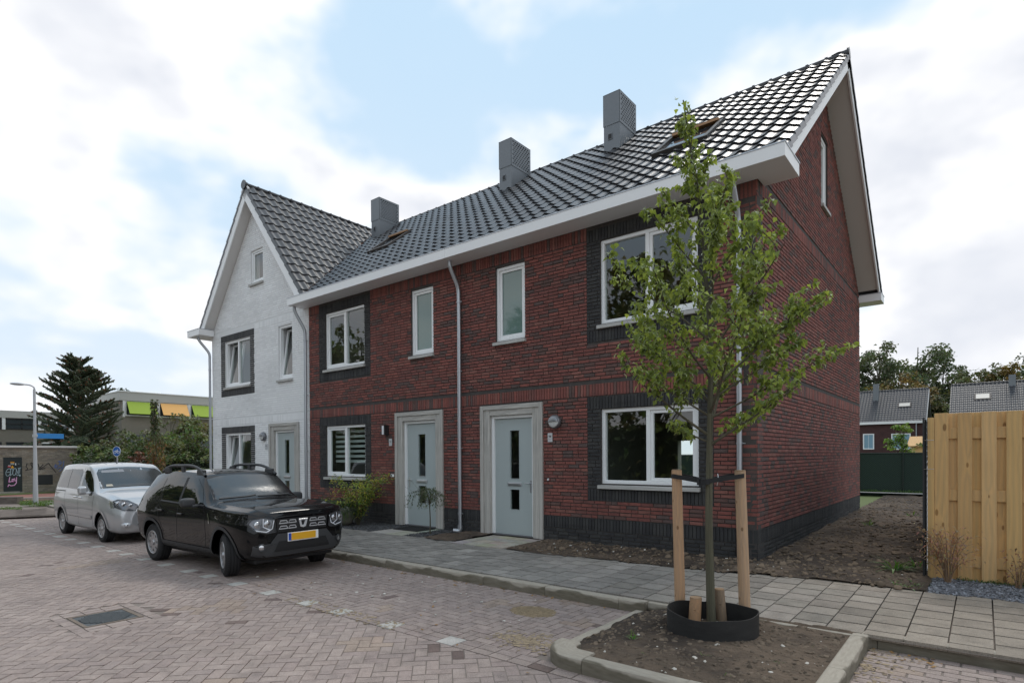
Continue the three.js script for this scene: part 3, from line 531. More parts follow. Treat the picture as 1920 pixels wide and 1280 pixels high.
// ================================================================ ground, road, pavement, kerbs
const ROAD = -.15, PAVE = -.03;
const seen = (x, y, z, mx = 420, my = 420) => { const d = new THREE.Vector3(x, y, z).sub(CAM), s = Math.sin(YAW), c = Math.cos(YAW), fw = -s * d.x - c * d.z; if (fw < .6) return false; const a = FPX * (c * d.x - s * d.z) / fw, b = PY - FPX * d.y / fw; return Math.abs(a) < 960 + mx && b < 1280 + my; };
const distXZ = (x, z) => Math.hypot(x - CAM.x, z - CAM.z);
structure('ground', new THREE.PlaneGeometry(420, 420).rotateX(-Math.PI / 2).translate(-20, -.30, -40), std(L3(.12, .11, .07), .95));
const jointMat = std(L3(.28, .235, .205), .98, { map: rep(texStain, .8), bumpMap: rep(texGrit, 2), bumpScale: .004 });
const flat = (x0, x1, z0, z1, y) => { const g = new THREE.PlaneGeometry(x1 - x0, z1 - z0).rotateX(-Math.PI / 2).translate((x0 + x1) / 2, y, (z0 + z1) / 2), u = g.attributes.uv, p = g.attributes.position; for (let i = 0; i < u.count; i++) u.setXY(i, p.getX(i), p.getZ(i)); return g; };
const road = structure('road', flat(-24, 12, 2.7, 26, ROAD - .0075), jointMat);
const paverMat = std(L3(1, 1, 1), .88, { vertexColors: true, map: rep(texGrit, 1.6), bumpMap: rep(texGrit, 3), bumpScale: .0025 });
const paverTones = [[.37, .298, .268], [.362, .292, .264], [.382, .308, .276], [.352, .284, .258], [.375, .30, .267], [.388, .316, .283]];
const paverSingles = [.0, .33, .66].flatMap(() => paverTones.map((c) => { const m = paverMat.clone(); m.vertexColors = false; m.color = L3(...c); return m; }));
function layPavers(parent, list, name, mat, mats, singles, y0) {   // list: [polygon, top height or heights, colour]
  list.forEach((e) => { let x = 0, z = 0; for (const p of e[0]) { x += p[0]; z += p[1]; } e.d = distXZ(x / e[0].length, z / e[0].length); e.vis = seen(x / e[0].length, ROAD, z / e[0].length, 0, 0); });
  list.sort((a, b) => (b.vis - a.vis) || a.d - b.d);
  const mb = new MB(); let n = 0;
  for (const [P, h, col] of list) {
    if (n < singles) { n++; let cx = 0, cz = 0; for (const p of P) { cx += p[0] / P.length; cz += p[1] / P.length; } const b = new MB(); b.slab(P.map((p) => [p[0] - cx, p[1] - cz]), y0, h, [1, 1, 1], .003); const g = b.geo(); g.deleteAttribute('color'); const uv = g.attributes.uv; for (let i = 0; i < uv.count; i++) uv.setXY(i, uv.getX(i) + n * .37, uv.getY(i) + n * .73); const m = part(parent, name, g, typeof mats === 'function' ? mats(col) : pick(mats)); m.position.set(cx, 0, cz); }
    else mb.slab(P, y0, h, col, .003);
  }
  const m = part(parent, name + '_field', mb.geo(), mat); m.userData.kind = 'stuff';
}
const rGround = mulberry(909);
const matCache = new Map();
const toneMat = (base) => (c) => { const q = 1 / 90, l = Math.round((c[0] + c[1] + c[2]) / 3 / q) * q, w = Math.round((c[0] / c[2] - 1) * 50) / 50, gr = Math.round((c[1] / c[2] - 1) * 50) / 50; c = [l * (1 + w) * 3 / (3 + w + gr), l * (1 + gr) * 3 / (3 + w + gr), l * 3 / (3 + w + gr)]; const k = c.map((x) => x.toFixed(3)).join(); if (!matCache.has(base.uuid + k)) { const m = base.clone(); m.vertexColors = false; m.color = L3(...c); matCache.set(base.uuid + k, m); } return matCache.get(base.uuid + k); };
const DRAIN = [-5.13, -4.53, 6.39, 6.95];
{
  const list = [], r = rGround, spots = [[825, 1213, .10], [873, 1228, .09], [1000, 1245, .08], [405, 1095, .10], [590, 1148, .08], [455, 1166, .09], [325, 1150, .08], [300, 1143, .07]].map(([a, b, c]) => { const p = atPlane('y', ROAD, a, b); return [p.x, p.z, c]; });
  const tone = (x, z, base) => {
    const n = fbm(x * .9 + 4, z * .9, 3.3, 4), n2 = fbm(x * 3.2, z * 3.2, 9.1, 3); let k = .90 + .34 * (n - .5) + .14 * n2 + jit(.035, r); const c = base.map((v) => v * k);
    for (const [sx, sz, sr] of spots) if (Math.hypot(x - sx, (z - sz) * 1.3) < sr) return c.map((v, i) => v * [.50, .45, .44][i]);
    if (r() < .004) return c.map((v, i) => v * [.55, .5, .5][i]);            // odd dark replacement bricks
    if (fbm(x * 1.6 + 30, z * 1.6 + 12, 1, 3) > .74) return c.map((v, i) => v * [1.02, .985, .90][i]);   // sandy ones
    return c;
  };
  const A = .1055, J = .0022, c45 = Math.SQRT1_2;
  const field = (clips, inside, ang) => {
    const ca = Math.cos(ang), sa = Math.sin(ang);
    for (let i = -260; i < 260; i++) for (let j = -260; j < 260; j++) {
      const d = (((i - j) % 4) + 4) % 4; if (d !== 0 && d !== 2) continue;
      const [u0, u1, v0, v1] = d === 0 ? [i, i + 2, j, j + 1] : [i, i + 1, j - 1, j + 1];
      const cu = (u0 + u1) / 2 * A, cv = (v0 + v1) / 2 * A, x = cu * ca - cv * sa - 4, z = cu * sa + cv * ca + 6;
      if (!inside(x, z)) continue;
      let P = [[u0 * A + J, v0 * A + J], [u1 * A - J, v0 * A + J], [u1 * A - J, v1 * A - J], [u0 * A + J, v1 * A - J]].map(([a, b]) => [a * ca - b * sa - 4, a * sa + b * ca + 6]);
      for (const q of clips) { P = clipPoly(P, ...q); if (P.length < 3) break; }
      if (P.length < 3) continue;
      const h = ROAD + .004 * (fbm(x * .7, z * .7, 2, 2) - .5) * 4 + jit(.0014, r), t = jit(.0012, r);
      list.push([P, P.map((_, k) => h + (k % 2 ? t : -t)), tone(x, z, pick(paverTones, r))]);
    }
  };
  const clipDrain = (x, z) => x > DRAIN[0] - .22 && x < DRAIN[1] + .22 && z > DRAIN[2] - .13 && z < DRAIN[3] + .13;
  field([[0, -1, -5.085], [-1, 0, 21.6]], (x, z) => z > 5.0 && z < 13.5 && x > -21.7 && x < 9 && seen(x, ROAD, z) && !clipDrain(x, z) && !(x > -.3 && z < 5.0), Math.PI / 4);
  field([[0, 1, 4.865], [0, -1, -3.03], [1, 0, -.42], [-1, 0, 20]], (x, z) => z > 2.95 && z < 4.95 && x > -20 && x < -.35 && seen(x, ROAD, z), Math.PI);
  // straight rows: bay edge with white markers, border of the drain, the bay on the far side of the tree bed
  for (let x = -21; x < 8; x += .213) { const mk = Math.abs(((x + 1.338 + .8 * 40) % .8) - .4) > .30 && false; const m = Math.round((x + 1.338) / .8) * .8 - 1.338, isM = Math.abs(x + .1 - m) < .107 && x < -1; list.push([[[x, 4.872], [x + .209, 4.872], [x + .209, 5.078], [x, 5.078]].map((p) => p), ROAD + .001, isM ? [.52, .50, .46] : tone(x, 5, pick(paverTones, r))]); if (!isM) { const e = list.pop(); for (const [a, b] of [[4.872, 4.972], [4.978, 5.078]]) list.push([[[x, a], [x + .209, a], [x + .209, b], [x, b]], ROAD + jit(.001, r), tone(x, a, pick(paverTones, r))]); } }
  for (let k = 0; k < 22; k++) for (let i = -1; i < 24; i++) { const z = 2.87 + k * .1055, x = 1.775 + i * .2125 + (k % 2 ? .106 : 0); let P = [[x + .004, z + .004], [x + .206, z + .004], [x + .206, z + .1], [x + .004, z + .1]]; P = clipPoly(P, -1, 0, -1.775); P = P.length > 2 ? clipPoly(P, 0, 1, 4.86) : P; if (P.length > 2) list.push([P, ROAD + .006 * (fbm(x * 2, z * 2, 5, 2) - .5) + jit(.001, r), tone(x, z, pick(paverTones, r))]); }
  for (const z of [DRAIN[2] - .115, DRAIN[3] + .01]) for (let x = DRAIN[0] - .21; x < DRAIN[1] + .2; x += .2) list.push([[[x, z], [x + .195, z], [x + .195, z + .1], [x, z + .1]], ROAD + jit(.001, r), tone(x, z, pick(paverTones, r))]);
  for (const x of [DRAIN[0] - .21, DRAIN[0] - .107, DRAIN[1] + .012, DRAIN[1] + .115]) for (let z = DRAIN[2]; z < DRAIN[3] - .1; z += .19) list.push([[[x, z], [x + .098, z], [x + .098, z + .185], [x, z + .185]], ROAD + jit(.001, r), tone(x, z, pick(paverTones, r))]);
  layPavers(road, list, 'paver', paverMat, toneMat(paverMat), 300, ROAD - .03);
}
{ // iron drain cover set in the road
  const g = thing('drain_cover', 'rectangular dark cast-iron drain cover set in the road bricks', 'drain cover', null, [(DRAIN[0] + DRAIN[1]) / 2, ROAD + .001, (DRAIN[2] + DRAIN[3]) / 2]);
  const iron = std(L3(.085, .095, .10), .55, { metalness: .5, bumpMap: rep(texGrit, 3), bumpScale: .003 }), w = .29, d = .27;
  part(g, 'frame', merged([boxGeo(-w, w, -.03, .0, -d, -d + .035), boxGeo(-w, w, -.03, .0, d - .035, d), boxGeo(-w, -w + .035, -.03, -.0005, -d + .035, d - .035), boxGeo(w - .035, w, -.03, -.0005, -d + .035, d - .035)]), std(L3(.24, .19, .15), .9, { map: rep(texStain, 2) }));
  part(g, 'plate', boxGeo(-w + .036, w - .036, -.03, -.0055, -d + .036, d - .036), iron);
  for (let i = 0; i < 11; i++) { const x = -w + .062 + i * .0455, k = Math.min(1, .45 + .9 * Math.min(i, 10 - i) / 5); part(g, 'rib', boxGeo(x - .013, x + .013, -.010, .003, -(d - .05) * k, (d - .05) * k, .003), iron); }
}
// pavement of concrete slabs
const paveMat = std(L3(1, 1, 1), .9, { vertexColors: true, map: rep(texGrit, 1.3), bumpMap: rep(texGrit, 3), bumpScale: .002 });
const pavement = structure('pavement', flat(-24, 12, -.1, 2.90, PAVE - .022), jointMat);
const paveY = (z) => PAVE + .026 * clamp((2.9 - z) / 1.9);
{
  const list = [], r = mulberry(77);
  for (let k = -86; k < 34; k++) {
    const x0 = 1.72 + k * .3015; let z = 2.885, first = k % 2 === 0 ? .15 : .30;
    const back = x0 < -3.7 ? 1.14 : x0 < 0 ? 1.0 : .62;
    while (z > back) {
      const s = first; first = .30; const za = z - s + .004, zb = z - .002; z -= s + .0015;
      const xc = x0 + .15, zc = (za + zb) / 2; if (!seen(xc, PAVE, zc)) continue;
      const warm = sstep(-2.5, 1.5, xc + (fbm(xc * .8, zc * .8, 7, 3) - .5) * 5), n = fbm(xc * 1.3, zc * 1.3, 4, 3), kf = .80 + .4 * (n - .5) + jit(.09, r);
      const kk = kf * (r() < .08 ? 1.2 : 1), c = [lerp(.345, .385, warm), lerp(.325, .330, warm), lerp(.295, .272, warm)].map((v) => v * kk);
      const h = jit(.0015, r); list.push([[[x0 + .003, za], [x0 + .298, za], [x0 + .298, zb], [x0 + .003, zb]], paveY(zc) + h, c]);
    }
  }
  // pale slabs in front of the doors
  for (const [X0, X1, Z0, Z1, n, m, base] of [[-4.985, -3.79, .045, 1.25, 4, 4, [.44, .40, .34]], [-7.42, -6.42, .045, 1.17, 2, 2, [.42, .405, .37]]])
    for (let i = 0; i < n; i++) for (let j = 0; j < m; j++) { const a = X0 + (X1 - X0) * i / n, b = X0 + (X1 - X0) * (i + 1) / n - .004, c = Z0 + (Z1 - Z0) * j / m, d = Z0 + (Z1 - Z0) * (j + 1) / m - .004; list.push([[[a, c], [b, c], [b, d], [a, d]], .004 + jit(.001, r), base.map((v) => v * (.9 + .2 * r()))]); }
  layPavers(pavement, list, 'paving_slab', paveMat, toneMat(paveMat), 300, PAVE - .04);
}
// kerbs: stones swept along their line; side = which way the road lies
const texKerb = (() => { const W = 1024, H = 256, d = new Uint8Array(W * H * 4); for (let j = 0; j < H; j++) for (let i = 0; i < W; i++) { const u = i / W, v = j / H, e = v + .34 * (pf(u, v * .25, 8, 61, 4) - .5), st = sstep(.50, .42, e) * (.55 + .45 * pf(u, v, 16, 71, 4)), g = .86 + .28 * (pf(u, v, 32, 81, 3) - .5) + .1 * (hash3(i, j, 2) - .5), o = (j * W + i) * 4; const a = [.92 * g, .88 * g, .82 * g], b = [.17, .155, .115]; for (let k = 0; k < 3; k++) d[o + k] = clamp(lerp(a[k], b[k] * (.7 + .6 * g), st)) * 255; d[o + 3] = 255; } const t = new THREE.DataTexture(d, W, H); t.wrapS = t.wrapT = THREE.RepeatWrapping; t.magFilter = t.minFilter = THREE.LinearFilter; t.needsUpdate = true; return t; })();
const kerbMat = std(L3(.47, .44, .39), .9, { map: texKerb, bumpMap: rep(texGrit, 4), bumpScale: .003 });
function kerbStone(parent, line, top, low, wide, name = 'kerbstone', mat = kerbMat) {   // line: [[x,z]...] of the face towards the road, road to its right-hand side when walking along it
  const prof = [[0, -.32], [0, top - .028], [.006, top - .010], [.022, top], [wide - .012, top], [wide, top - .01], [wide, -.32]];
  const P = [], I = [], UV = []; let L = rnd() * 5; const n = prof.length;
  const nor = line.map((p, i) => { const a = line[Math.max(0, i - 1)], b = line[Math.min(line.length - 1, i + 1)], dx = b[0] - a[0], dz = b[1] - a[1], l = Math.hypot(dx, dz); return [-dz / l, dx / l]; });
  line.forEach((p, i) => { if (i) L += Math.hypot(p[0] - line[i - 1][0], p[1] - line[i - 1][1]); let v = 0; prof.forEach((q, k) => { if (k) v += Math.hypot(q[0] - prof[k - 1][0], q[1] - prof[k - 1][1]); P.push(p[0] + nor[i][0] * q[0], q[1] + (Array.isArray(low) ? low[i] : 0) * (q[1] > -.3 ? 1 : 0), p[1] + nor[i][1] * q[0]); UV.push(L * .5, (v - (top + .32) + .22) / .44); }); });
  for (let i = 0; i < line.length - 1; i++) for (let k = 0; k < n - 1; k++) { const a = i * n + k, b = a + n; I.push(a, a + 1, b, b, a + 1, b + 1); }
  for (const [o, f] of [[0, 1], [(line.length - 1) * n, -1]]) for (let k = 1; k < n - 1; k++) f < 0 ? I.push(o, o + k, o + k + 1) : I.push(o, o + k + 1, o + k);
  let g = new THREE.BufferGeometry(); g.setAttribute('position', new THREE.Float32BufferAttribute(P, 3)); g.setAttribute('uv', new THREE.Float32BufferAttribute(UV, 2)); g.setIndex(I); g = toCreasedNormals(g, .6);
  return part(parent, name, g, mat);
}
const kerb = structure('kerb', null); kerb.userData.kind = 'structure';
for (let k = 0; k < 22; k++) { const b = -.62 - k * 1.003, a = b - .998, dz = jit(.006), top = PAVE - .004 + jit(.004); kerbStone(kerb, [[b, 3.03 + dz], [a, 3.03 + dz + jit(.004)]], top, 0, .125); }
kerbStone(kerb, [[-.31, 3.03], [-.618, 3.03]], PAVE - .006, 0, .125);
for (let k = 0; k < 8; k++) { const a = 1.83 + k * 1.003; kerbStone(kerb, [[a + .998, 2.862 + jit(.004)], [a, 2.862 + jit(.004)]], PAVE - .002 + jit(.003), 0, .125); }
const bedKerb = structure('planting_bed_kerb', null); bedKerb.userData.kind = 'structure';
for (let k = 0; k < 2; k++) kerbStone(bedKerb, [[1.64 - k * .975, 2.945], [.67 - k * .975, 2.945]], PAVE - .012, 0, .055);
{ // the stones round the tree bed: flush on the parking side, raised and rounded at the nose, raised along the road and the far side
  kerbStone(bedKerb, [[-.42, 2.94], [-.42, 3.95]].reverse(), -.125, 0, .11); kerbStone(bedKerb, [[-.42, 3.955], [-.41, 4.52]].reverse(), -.12, 0, .11);
  const nose = []; for (let i = 0; i <= 10; i++) { const t = Math.PI + .15 - i / 10 * (Math.PI / 2 + .15); nose.push([-.02 + .33 * Math.cos(t), 4.63 + .33 * Math.sin(t)]); } nose.push([.10, 4.96]);
  kerbStone(bedKerb, nose.reverse(), PAVE - .005, 0, .22);
  for (let k = 0; k < 2; k++) kerbStone(bedKerb, [[.105 + k * .83, 4.96], [.93 + k * .83, 4.96]].reverse(), PAVE - .006 + jit(.004), 0, .13);
  for (let k = 0; k < 2; k++) kerbStone(bedKerb, [[1.765, 4.95 - k * .995], [1.765, 3.96 - k * .99]].reverse(), PAVE - .004, 0, .13);
  kerbStone(bedKerb, [[1.825, 2.862], [1.79, 2.868], [1.765, 2.90], [1.765, 2.965]], PAVE - .003, 0, .13);
}
// bare soil
const soilMat = std(L3(1, 1, 1), .98, { vertexColors: true, map: rep(texGrit, 2.3), bumpMap: rep(texRough, 2.2), bumpScale: .03 });
function soil(name, x0, x1, z0, z1, step, inside, hgt, label, stepZ = step) {
  const nx = Math.ceil((x1 - x0) / step), nz = Math.ceil((z1 - z0) / stepZ), P = [], C = [], UV = [], id = new Map(), I = [];
  const at = (i, j) => { const k = i * 10000 + j; if (!id.has(k)) { const x = x0 + i * step, z = z0 + j * stepZ; id.set(k, P.length / 3); P.push(x, hgt(x, z), z); UV.push(x, z); const a = fbm(x * 2.1 + 7, z * 2.1, 8, 4), b = fbm(x * 9, z * 9, 3, 3), c = fbm(x * .6, z * .6 + 9, 1, 3); const t = clamp((a - .5) * 2.4 + (b - .5) * 1.3 + (c - .5) * 1.4 + .38); C.push(lerp(.042, .128, t), lerp(.029, .092, t), lerp(.020, .064, t)); } return id.get(k); };
  for (let i = 0; i < nx; i++) for (let j = 0; j < nz; j++) if (inside(x0 + (i + .5) * step, z0 + (j + .5) * stepZ)) { const a = at(i, j), b = at(i + 1, j), c = at(i + 1, j + 1), d = at(i, j + 1); I.push(a, d, c, a, c, b); }
  const g = new THREE.BufferGeometry(); g.setAttribute('position', new THREE.Float32BufferAttribute(P, 3)); g.setAttribute('color', new THREE.Float32BufferAttribute(C, 3)); g.setAttribute('uv', new THREE.Float32BufferAttribute(UV, 2)); g.setIndex(I); g.computeVertexNormals();
  return structure(name, g, soilMat, label);
}
const lump = (x, z) => .050 * (fbm(x * 3.1, z * 3.1, 4, 4) - .5) + .030 * (fbm(x * 13, z * 13, 2, 3) - .5);
const plotEdge = (x) => (x < -.9 ? lerp(1.26, 1.12, sstep(-3.7, -.9, x)) : lerp(1.12, .80, sstep(-.9, 1.2, x))) + .10 * (fbm(x * 4, 3, 1, 3) - .5);
soil('soil', -6.38, 2.03, -15.2, 1.45, .035, (x, z) => z < 0 ? x > .0 && x < 2.02 : (x > -3.74 + .06 * fbm(z * 5, 1, 2, 2) ? z < plotEdge(x) : x < -5.03 && x > -5.86 + .5 * clamp(.5 - z) && z < 1.2 - .25 * Math.abs(x + 5.45)), (x, z) => paveY(z) + .012 + .016 * sstep(.5, -1, z) - .010 * z * (z < 0 ? 1 : 0) + lump(x, z) * (z < 0 ? 1.6 : .8) + (z > 0 && z < 1.1 ? .018 * sstep(1.2, .5, z) : 0), 'dark bare earth of the vacant plot beside the end house', .05);
soil('planting_bed_soil', -.42, 1.66, 2.86, 4.86, .03, (x, z) => x > -.33 && x < 1.68 && z > 2.87 && (x > -.05 ? z < 4.86 : (x + .02) ** 2 + (z - 4.63) ** 2 < .04 || z < 4.6), (x, z) => lerp(-.135, -.052, sstep(-.4, .15, x)) + lump(x, z) * .75 + .018 * Math.exp(-((x - .6) ** 2 + (z - 3.5) ** 2) * 2) + (z < 2.92 ? .02 : 0), 'dark bare earth around the young tree');
function scatter(name, geo, mat, n, place, label, kind = 'stuff') {
  const m = new THREE.InstancedMesh(geo, mat, n), r = mulberry(n * 7 + name.length), o = new THREE.Object3D(); let k = 0, c = new THREE.Color();
  for (let t = 0; t < n * 6 && k < n; t++) { const q = place(r, o); if (!q) continue; o.updateMatrix(); m.setMatrixAt(k, o.matrix); m.setColorAt(k, c.setRGB(...q)); k++; }
  m.count = k; m.name = numbered(name); m.castShadow = m.receiveShadow = true; m.userData = { kind, label }; scene.add(m); return m;
}
function rockGeo(seed, flatY = .7) { const g = mergeVertices(new THREE.IcosahedronGeometry(1, 1).deleteAttribute('normal').deleteAttribute('uv')), p = g.attributes.position; for (let i = 0; i < p.count; i++) { const k = .7 + .6 * hash3(i, seed, 3); p.setXYZ(i, p.getX(i) * k, p.getY(i) * k * flatY, p.getZ(i) * k); } g.computeVertexNormals(); return g; }
const soilTop = (x, z) => paveY(z) + .012 + .016 * sstep(.5, -1, z) - .010 * z * (z < 0 ? 1 : 0) + lump(x, z) * (z < 0 ? 1.6 : .8) + (z > 0 && z < 1.1 ? .018 * sstep(1.2, .5, z) : 0);
const clodMat = std(L3(1, 1, 1), 1);
scatter('soil_clods', rockGeo(4), clodMat, 3200, (r, o) => { const z = r() < .35 ? r() * 1.15 : -Math.pow(r(), 1.5) * 13, x = z > 0 ? -3.6 + r() * 5.5 : .05 + r() * 1.9; if (z > 0 && z > plotEdge(x) + .02) return null; const s = .006 + .024 * r() ** 3; o.position.set(x, soilTop(x, z) + s * .2, z); o.scale.set(s * (1 + r()), s, s * (1 + r())); o.rotation.set(r() * .6, r() * 6.3, r() * .6); const k = .7 + r(); return [.105 * k, .078 * k, .054 * k]; }, 'small clods of earth on the vacant plot');
scatter('soil_crumbs', rockGeo(6), clodMat, 1300, (r, o) => { const x = -.28 + r() * 1.9, z = 2.95 + r() * 1.85; if (x < -.05 && z > 4.55) return null; const s = .004 + .011 * r() ** 2, y = lerp(-.135, -.052, sstep(-.4, .15, x)) + lump(x, z) * .75 + .018 * Math.exp(-((x - .6) ** 2 + (z - 3.5) ** 2) * 2); o.position.set(x, y + s * .2, z); o.scale.set(s * (1 + r()), s, s * (1 + r())); o.rotation.set(r() * .6, r() * 6.3, r() * .6); if (r() < .05) return [.5, .47, .42]; const k = .7 + .9 * r(); return [.105 * k, .080 * k, .058 * k]; }, 'crumbs of earth around the young tree');
scatter('pale_pebbles', rockGeo(8, .6), std(L3(1, 1, 1), .8), 90, (r, o) => { const s = .006 + .012 * r() ** 2; let x, z, y; if (r() < .5) { x = -3.5 + r() * 5.3; z = 1.15 * r(); if (z > plotEdge(x)) return null; y = soilTop(x, z); } else { x = -6 + r() * 5; z = 3.08 + r() * 1.6; y = ROAD + .001; } o.position.set(x, y + s * .3, z); o.scale.set(s * 1.3, s, s); o.rotation.set(0, r() * 6.3, 0); const k = .4 + .3 * r(); return [k, k * .96, k * .88]; }, 'pale pebbles scattered on earth and road');
// slate chippings by the fence and dark gravel by the middle house
const chip = new THREE.BoxGeometry(1, .35, .62); { const p = chip.attributes.position; for (let i = 0; i < p.count; i++) p.setX(i, p.getX(i) * (.75 + .4 * hash3(Math.round(p.getZ(i) * 9), Math.round(p.getY(i) * 9), 4))); }
structure('gravel_base', flat(2.06, 9, -.5, .80, -.012), std(L3(.06, .06, .065), 1));
scatter('slate_chippings', chip, std(L3(1, 1, 1), .75), 5200, (r, o) => { const x = 2.07 + r() * r() * 5, z = -.16 + r() * .97; if (z > .79 + .03 * Math.sin(x * 9)) return null; const s = .014 + .022 * r(); o.position.set(x, -.008 + .014 * r(), z); o.scale.set(s * 1.5, s * .8, s); o.rotation.set(jit(.6, r), r() * 6.3, jit(.6, r)); const k = .10 + .26 * r() * r(); return [k, k * 1.04, k * 1.16]; }, 'blue-grey slate chippings in front of the fence');
structure('gravel_base', flat(-11.4, -5.88, .015, 1.14, -.012), std(L3(.03, .03, .032), 1));
scatter('dark_gravel', rockGeo(3, .7), std(L3(1, 1, 1), .85), 5200, (r, o) => { const x = -10.2 + r() * 4.25, z = .03 + r() * 1.08; if (x > -7.43 && x < -6.41) return null; const s = .007 + .008 * r(); o.position.set(x, -.006 + .012 * r(), z); o.scale.set(s * 1.4, s, s); o.rotation.set(r() * 3, r() * 6, r() * 3); const k = .03 + .09 * r(); return [k, k * 1.02, k * 1.06]; }, 'dark gravel along the middle house front');
scatter('sand_patch', rockGeo(9, .5), std(L3(1, 1, 1), 1), 700, (r, o) => { const a = r() * 6.28, q = Math.sqrt(r()), x = -1.30 + Math.cos(a) * q * .26, z = 3.70 + Math.sin(a) * q * .2, s = .008 + .01 * r(); o.position.set(x, ROAD + .0 + .012 * (1 - q), z); o.scale.set(s * 1.6, s * .8, s * 1.6); o.rotation.y = r() * 6; const k = .8 + .4 * r(); return [.22 * k, .165 * k, .10 * k]; }, 'patch of brown sand on the parking bay bricks');
scatter('sand_film', rockGeo(9, .25), std(L3(1, 1, 1), 1), 900, (r, o) => { let x, z; const q = r(); if (q < .35) { x = -.75 + r() * .4 - r() * .4; z = 4.55 + jit(.3, r) * r(); } else if (q < .6) { x = -8.2 - r() * .6; z = 4.6 + jit(.25, r); } else if (q < .8) { x = 1.78 + r() * r() * .5; z = 2.9 + r() * 1.6; } else { x = -2 - r() * 2; z = 5 + jit(.12, r); } const s = .004 + .006 * r(); o.position.set(x, ROAD + .002, z); o.scale.set(s * 2, s, s * 2); o.rotation.y = r() * 6; const k = .8 + .5 * r(); return [.27 * k, .21 * k, .14 * k]; }, 'thin drifts of sand on the road bricks');
const leafFlat = new THREE.PlaneGeometry(1, .6).rotateX(-Math.PI / 2); scatter('fallen_leaves', leafFlat, std(L3(1, 1, 1), .9), 120, (r, o) => { const q = r(); let x, z, y = ROAD; if (q < .6) { x = -6 + r() * 5.4; z = 3.05 + .12 * r() * r(); } else if (q < .8) { x = 1.8 + r() * .5; z = 2.88 + .25 * r(); } else { x = -5 + r() * 5; z = 3.2 + r() * 2; } const s = .015 + .03 * r(); o.position.set(x, y + .008, z); o.scale.set(s, s, s); o.rotation.set(jit(.3, r), r() * 6, jit(.3, r)); const k = .6 + .6 * r(); return [.28 * k, .16 * k, .06 * k]; }, 'dry leaves lying along the kerb');
{ const g = thing('door_mat', 'black coir mat in front of the middle door', 'mat', null, [-6.95, .006, .36]); part(g, 'mat', boxGeo(-.37, .37, 0, .018, -.26, .26, .006), std(L3(.012, .012, .012), 1, { bumpMap: rep(texGrit, 12), bumpScale: .01 })); part(g, 'border', merged(frameBoxes(-.375, .375, -.265, .265, .02, 0, .019).map((q) => q.rotateX(-Math.PI / 2))), M.blackRubber); }
// ================================================================ cars (local: x forwards, y up, z to the road side; origin on the ground amid the wheelbase)
import { MeshBVH } from 'three-mesh-bvh';
function loft(table, n = 64) {
  const sec = (t) => { const [x, yb, wl, wm, ys, wsh, ybt, wb, ye, we, yt] = t; return [[0, yb], [wl * .8, yb], [wl, yb + .07], [wm, (yb + ys) * .5], [wsh, ys], [lerp(wsh, wb, .55), lerp(ys, ybt, .62)], [wb, ybt], [lerp(wb, we, .5) + .012, lerp(ybt, ye, .5)], [we, ye], [we * .93, lerp(ye, yt, .42)], [we * .55, lerp(ye, yt, .86)], [0, yt]].map(([z, y]) => [x, y, z]); };
  const S0 = table.map(sec), K = S0[0].length, cat = (a, b, c, d, t) => .5 * (2 * b + (c - a) * t + (2 * a - 5 * b + 4 * c - d) * t * t + (3 * b - a - 3 * c + d) * t * t * t);
  const rows = []; const T = table.length;
  for (let i = 0; i < T - 1; i++) { const m = 5; for (let k = 0; k < m + (i === T - 2 ? 1 : 0); k++) { const t = k / m, g = (j) => S0[clamp(j, 0, T - 1)]; rows.push(S0[0].map((_, q) => [0, 1, 2].map((a) => a === 0 ? lerp(g(i)[q][0], g(i + 1)[q][0], t) : cat(g(i - 1)[q][a], g(i)[q][a], g(i + 1)[q][a], g(i + 2)[q][a], t)))); } }
  const fine = rows.map((r) => { const out = []; for (let q = 0; q < K - 1; q++) for (let k = 0; k < 3; k++) { const t = k / 3, g = (j) => r[clamp(j, 0, K - 1)]; out.push([r[q][0], cat(g(q - 1)[1], g(q)[1], g(q + 1)[1], g(q + 2)[1], t), Math.max(0, cat(g(q - 1)[2], g(q)[2], g(q + 1)[2], g(q + 2)[2], t))]); } out.push(r[K - 1]); out[0][2] = 0; return out; });
  const P = [], I = [], ring = fine.map((r) => [...r, ...r.slice(1, -1).reverse().map(([x, y, z]) => [x, y, -z])]), n2 = ring[0].length;
  ring.forEach((r) => r.forEach((p) => P.push(...p)));
  for (let i = 0; i < ring.length - 1; i++) for (let k = 0; k < n2; k++) { const a = i * n2 + k, b = i * n2 + (k + 1) % n2, c = a + n2, d = b + n2; I.push(a, c, b, b, c, d); }
  for (const [i, f] of [[0, 1], [ring.length - 1, -1]]) { const c = P.length / 3, r = ring[i]; P.push(r[0][0], r.reduce((s, p) => s + p[1], 0) / n2, 0); for (let k = 0; k < n2; k++) { const a = i * n2 + k, b = i * n2 + (k + 1) % n2; f > 0 ? I.push(c, a, b) : I.push(c, b, a); } }
  const g = new THREE.BufferGeometry(); g.setAttribute('position', new THREE.Float32BufferAttribute(P, 3)); g.setIndex(I); g.computeVertexNormals(); return g;
}
